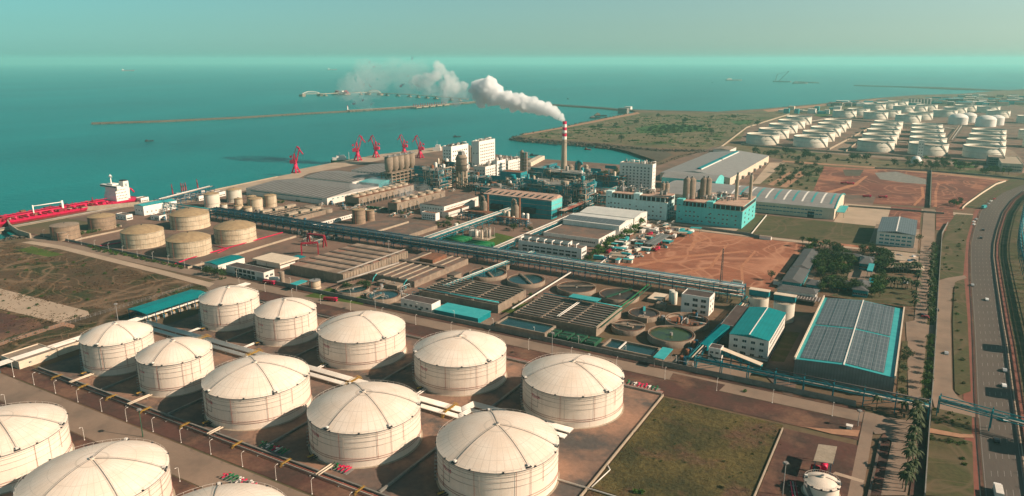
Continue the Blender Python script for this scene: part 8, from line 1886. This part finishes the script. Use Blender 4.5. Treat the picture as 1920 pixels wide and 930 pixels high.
for nm, (l, r, b), (l2, r2, b2), n in (('leftmost column', (1398, 1460, 272), (1472, 1522, 234), 5), ('second column', (1486, 1551, 277), (1543, 1595, 241), 5), ('third column', (1605, 1675, 285.5), (1637, 1691, 244), 5), ('fourth column', (1701, 1775, 292), (1714, 1758, 250), 5), ('fifth column', (1802, 1882, 298), (1819, 1884, 262), 4)):
    a_ = FT(l, r, b); b_ = FT(l2, r2, b2)
    for i in range(n):
        q = i / (n - 1); g = 1 if i < 2 else 1
        far_tank(a_[0] + (b_[0] - a_[0]) * q, a_[1] + (b_[1] - a_[1]) * q, 29, 18, 'far open topped tank, %s from the front in the %s' % (ordn(i), nm))
k = 0
for l, r, b in [(1560, 1605, 221), (1587, 1630, 217), (1617, 1664, 224), (1643, 1688, 220), (1677, 1726, 230), (1702, 1748, 225), (1618, 1660, 207), (1642, 1682, 204), (1664, 1702, 201), (1673, 1716, 211), (1700, 1738, 211), (1716, 1757, 208), (1748, 1794, 220), (1768, 1812, 214), (1788, 1830, 209), (1830, 1874, 212), (1847, 1893, 221), (1904, 1950, 232), (1907, 1950, 262), (1915, 1975, 278)]:
    cx, cy, R = FT(l, r, b); far_tank(cx, cy, R, 18, 'far back row open tank, %s counting from the left' % ordn(k)); k += 1
for i, (l, r, b) in enumerate([(1776, 1814, 234), (1800, 1830, 230), (1827, 1867, 238), (1852, 1882, 235)]):
    cx, cy, R = FT(l, r, b); far_tank(cx, cy, R, 17, 'far white domed tank, %s from the left of four' % ordn(i), 'dome', 'white_clean')
for i, (px, py, w) in enumerate([(1585, 219, 3), (1590, 219.5, 3), (1595, 220, 3)] + [(1706 + k * 6, 197.5, 2.6) for k in range(7)]):
    x, y = G(px, py); tag(M('concrete_grey').lathe(x, y, [(w * 2, 0), (w * 2, 20), (.1, 21)], 14).obj('small_tank', None, (x, y, 0)), 'small grey upright tank %s, %s from left' % (('before the back row' if i < 3 else 'behind the far depot'), ordn(i if i < 3 else i - 3)), 'tank')
# road walls and pipe corridors of the depot
for pts, lb in (([(1555, 281), (1632, 240)], 'pale wall beside the depot road, left side'), ([(1586, 285), (1642, 242)], 'pale wall beside the depot road, right side'), ([(1390, 272), (1500, 282), (1640, 291), (1860, 306), (1925, 314)], 'long front wall of the far depot'), ([(1340, 286), (1400, 240), (1480, 215)], 'side wall of the far depot'), ([(1870, 300), (1855, 272)], 'pale wall at the right depot road')):
    px_wall('depot_wall', lb, pts, 1, 3, 'concrete_pale')
for i, (a_, b_) in enumerate([((1595, 229), (1780, 244)), ((1560, 225), (1500, 235)), ((1640, 236), (1790, 246)), ((1780, 268), (1800, 240)), ((1590, 263), (1700, 272))]):
    rack('pipe_rack', 'low grey pipe corridor in the far depot, %s of five' % ordn(i), G(*a_), G(*b_), 10, (4,), 24, 'grey_metal', [(0, -.5, 1, 'pipe_grey'), (0, .5, 1, 'concrete')], brace=False)
# stair tower and round shell, pink striped building
rt, hh = RB((1723, 265), (1731, 266), (1737, 263), 303); t = building('stair_tower', 'white perforated tower in front of the far depot', (rt[0], rt[1], rt[2], rt[2] + 8), 31, 'white_clean', 'white', wins=[('S', 2, 6, 3, 4.6, 1.4, 1.2)], parapet=.4)
x, y = G(1717, 306); t = thing('round_shell', 'white conical shell at the foot of the perforated tower', 'silo', (x, y, 0)); M('white_clean').lathe(x, y, [(8, 0), (8, 4), (4, 10), (.05, 11)], 20).obj('shell', t)
rt, hh = RB((1876, 309), (1900, 315), (1925, 300), 325); t = building('striped_building', 'pale building with a pink stripe at the right edge', (rt[0], rt[1], rt[2], rt[3]), 11, 'cream', 'concrete_pale', wins=[('E', 12, 2, 3, 4, 2.6, 1.5), ('S', 8, 2, 3, 4, 2.4, 1.5)]); M('red_paint').box(rt[1] + .01, rt[1] + .2, rt[2], rt[3], 2, 3.6).obj('stripe', t)
rt, hh = RB((1852, 297), (1880, 301), (1886, 296), 313); building('grey_block', 'grey office block left of the pink striped building', rt, 12, 'concrete_grey', 'concrete', wins=[('S', 8, 3, 2.5, 3.4, 2.4, 1.6)])
# ================================================================ FAR TOWN: small individual buildings in the haze
r = random.Random(3); cm = ['white', 'cream', 'concrete_pale', 'teal_light', 'concrete_grey', 'white_clean']; cn = {'white': 'dull white', 'cream': 'cream', 'concrete_pale': 'pale stone', 'teal_light': 'teal', 'concrete_grey': 'grey', 'white_clean': 'bright white'}
c = {}; P = []
for _ in range(170):
    px = r.uniform(1560, 1925); py = r.uniform(max(181, 201 - (px - 1560) * .08), 198) if px > 1640 else r.uniform(195, 200)
    x, y = G(px, py); w, d, h = r.uniform(8, 22), r.uniform(8, 20), r.uniform(5, 13); P.append((px, x, y, w, d, h))
P.sort()
for px, x, y, w, d, h in P:
    mm = r.choice(cm); k = c.get(mm, 0); c[mm] = k + 1
    m = M(mm); m.box(x - w, x + w, y - d, y + d, 0, h); m.m(r.choice(('rust', 'concrete', 'teal', 'white'))).box(x - w - .3, x + w + .3, y - d - .3, y + d + .3, h, h + .6, bottom=True)
    tag(m.obj('town_house', None, (x, y, 0)), '%s box house of the hazy far town, %s from the left' % (cn[mm], ordn(k)), 'house', 'houses of the far town')
r = random.Random(9)
for k in range(12):
    x, y = G(1465 + k * 9.5, 208 + r.uniform(-3, 8)); w = r.uniform(5, 12); tag(M(r.choice(('white', 'teal_light', 'cream'))).box(x - w, x + w, y - w, y + w, 0, r.uniform(5, 14)).obj('depot_shed', None, (x, y, 0)), 'small shed at the seaward end of the depot, %s from left' % ordn(k), 'shed', 'seaward sheds')
lay('green_scrub', [(1525, 216), (1558, 206), (1562, 214), (1540, 220)], 'mat_green_scrub'); lay('lawn', [(1790, 308), (1828, 311), (1828, 316), (1788, 313)], 'mat_green_scrub')
# mid-distance shed rows right of the depot
# ================================================================ SMOKE
def smoke_mat(name, dens, soft=0):
    m = bpy.data.materials.new(name); m.use_nodes = True; nt = m.node_tree; nt.nodes.clear(); v = nt.nodes.new('ShaderNodeVolumePrincipled'); v.inputs['Density'].default_value = dens; v.inputs['Color'].default_value = (.975, .99, 1, 1); v.inputs['Anisotropy'].default_value = .0
    o = nt.nodes.new('ShaderNodeOutputMaterial'); nt.links.new(v.outputs[0], o.inputs['Volume']); MATS[name] = m
    if soft:
        g = nt.nodes.new('ShaderNodeNewGeometry'); n = _noise(nt, g.outputs['Position'], soft, 4, .6); k = nt.nodes.new('ShaderNodeMapRange'); k.inputs['From Min'].default_value = .35; k.inputs['From Max'].default_value = .62; k.inputs['To Max'].default_value = dens * 2.2; nt.links.new(n, k.inputs['Value']); nt.links.new(k.outputs[0], v.inputs['Density'])
smoke_mat('smoke_dense', .25); smoke_mat('smoke_mid', .035, .035); smoke_mat('smoke_thin', .004, .012); smoke_mat('smoke_steam', .010, .06)
from mathutils import noise as mn_
def ico(sub):
    import bmesh
    b = bmesh.new(); bmesh.ops.create_icosphere(b, subdivisions=sub, radius=1); v = [tuple(x.co) for x in b.verts]; f = [[q.index for q in x.verts] for x in b.faces]; b.free(); return v, f
IV, IF = ico(4)
def puff_union(name, label, balls, mname, amp, seed):
    """one closed cauliflower cloud: overlapping balls wrapped by a remeshed, noise-displaced skin"""
    import bmesh
    V = []; F = []
    r = random.Random(seed); iv, if_ = ico(2)
    for (x, y, z, R) in balls:
        b = len(V); V += [(x + a * R, y + c_ * R, z + d * R) for a, c_, d in iv]; F += [[b + i for i in f] for f in if_]
    me = bpy.data.meshes.new(name); me.from_pydata(V, [], F); o = bpy.data.objects.new(name, me); sc.collection.objects.link(o)
    rm = o.modifiers.new('r', 'REMESH'); rm.mode = 'VOXEL'; rm.voxel_size = max(.9, min(b[3] for b in balls) * .13)
    bpy.context.view_layer.update(); me2 = bpy.data.meshes.new_from_object(o.evaluated_get(bpy.context.evaluated_depsgraph_get())); o.modifiers.clear(); o.data = me2
    n = [Vector(v.normal) for v in me2.vertices]
    for v, q in zip(me2.vertices, n):
        p = Vector(v.co); d = 0; s_ = 1.0 / 14; a_ = 1.0
        for k in range(4): d += (1 - abs(mn_.noise(p * s_ + Vector((seed, 0, 0)))) * 2.2) * a_; s_ *= 2.1; a_ *= .5
        v.co = p + q * (d - .4) * amp
    me2.materials.append(MATS[mname]); o['kind'] = 'stuff'; o['label'] = label; return o
cx, cy, ch = CHIM
right = Vector((math.cos(HEAD), math.sin(HEAD), 0)); fwd = Vector((-math.sin(HEAD), math.cos(HEAD), 0))
def P3(px, py, ext=0):
    """a point of the plume: in the vertical sheet in which the wind carries the smoke"""
    u = (px - CX) / FPX; v = (py - CY) / FPX; d = right * u + fwd * (math.cos(PITCH) - v * math.sin(PITCH)) + Vector((0, 0, -(math.sin(PITCH) + v * math.cos(PITCH)))); c = Vector((cx, cy, 0))
    nrm = (fwd * .9 + right * .42).normalized(); t_ = nrm.dot(c) / nrm.dot(d); return Vector((0, 0, CAMZ)) + d * t_
def balls(pts, seed, jit=.35, sub=5):
    r = random.Random(seed); B = []
    for px, py, rp in pts:
        p = P3(px, py); D = (p - Vector((0, 0, CAMZ))).length; R = rp * D / FPX; B.append((p.x, p.y, p.z, R))
        for _ in range(sub): v = Vector((r.uniform(-1, 1), r.uniform(-1, 1), r.uniform(-1, 1))).normalized() * R * .75; B.append((p.x + v.x, p.y + v.y, p.z + v.z, R * r.uniform(.35, .6)))
    return B
puff_union('smoke', 'thick white smoke pouring from the chimney top', balls([(1056, 223, 2.6), (1052, 219, 4.5), (1045, 214, 6.5), (1036, 209, 8.5), (1025, 205, 10), (1013, 202, 11), (1001, 199, 12), (989, 196, 13), (976, 193, 14), (962, 190, 14), (948, 186, 15), (934, 182, 15), (920, 172, 18), (906, 168, 17), (916, 158, 13), (898, 163, 12), (905, 178, 14), (922, 186, 11), (890, 160, 6), (902, 192, 8), (888, 170, 7), (893, 183, 6)], 2, sub=9), 'smoke_dense', 2.2, 3.0)
puff_union('smoke', 'torn middle puff of the smoke plume', balls([(858, 178, 14), (850, 165, 13), (846, 150, 9), (864, 166, 12), (842, 176, 11), (848, 140, 5), (870, 182, 9), (880, 178, 8), (886, 172, 6), (836, 184, 9), (856, 190, 8)], 3, sub=8), 'smoke_mid', 2.6, 7.0)
puff_union('smoke', 'faded left puff of the smoke plume', balls([(820, 142, 10), (822, 127, 8), (819, 118, 5), (806, 150, 12), (794, 158, 11), (783, 152, 9), (828, 134, 7), (812, 168, 9), (836, 140, 6), (832, 160, 8), (824, 172, 8), (800, 170, 8), (775, 160, 7)], 4, sub=8), 'smoke_mid', 2.8, 11.0)
puff_union('smoke', 'thin drifting veil at the end of the plume', balls([(775, 140, 26), (740, 135, 24), (700, 150, 30), (660, 165, 24), (760, 165, 20), (680, 190, 16)], 5, sub=3), 'smoke_thin', 5, 13.0)
puff_union('steam', 'thin steam over the nearer row of cooling towers', balls([(660, 350, 7), (676, 344, 8), (694, 345, 8), (712, 348, 7), (726, 345, 5)], 6, sub=3) if False else [(G(px, py, 12)[0], G(px, py, 12)[1], 14, R) for px, py, R in ((668, 356, 7), (682, 351, 9), (698, 350, 9), (716, 350, 7), (734, 348, 6))], 'smoke_steam', 2, 5.0)
puff_union('steam', 'thin steam over the second row of cooling towers', [(G(px, py, 14)[0], G(px, py, 14)[1], 15, R) for px, py, R in ((748, 366, 6), (764, 362, 8), (780, 358, 8), (796, 356, 6))], 'smoke_steam', 2, 6.0)

# ================================================================ HAZE
hz = bpy.data.materials.new('haze'); hz.use_nodes = True; nt = hz.node_tree; nt.nodes.clear()
pv = nt.nodes.new('ShaderNodeVolumePrincipled'); pv.inputs['Density'].default_value = 8e-5; pv.inputs['Color'].default_value = (.42, .97, .93, 1)
pv.inputs['Anisotropy'].default_value = .15
ho = nt.nodes.new('ShaderNodeOutputMaterial'); nt.links.new(pv.outputs[0], ho.inputs['Volume'])
MATS['haze'] = hz
h = M('haze'); h.box(-31000, 31000, -31000, 31000, SEA - 8, 215, bottom=True); struct(h, 'haze', 'stuff', 'thin pale teal sea haze')
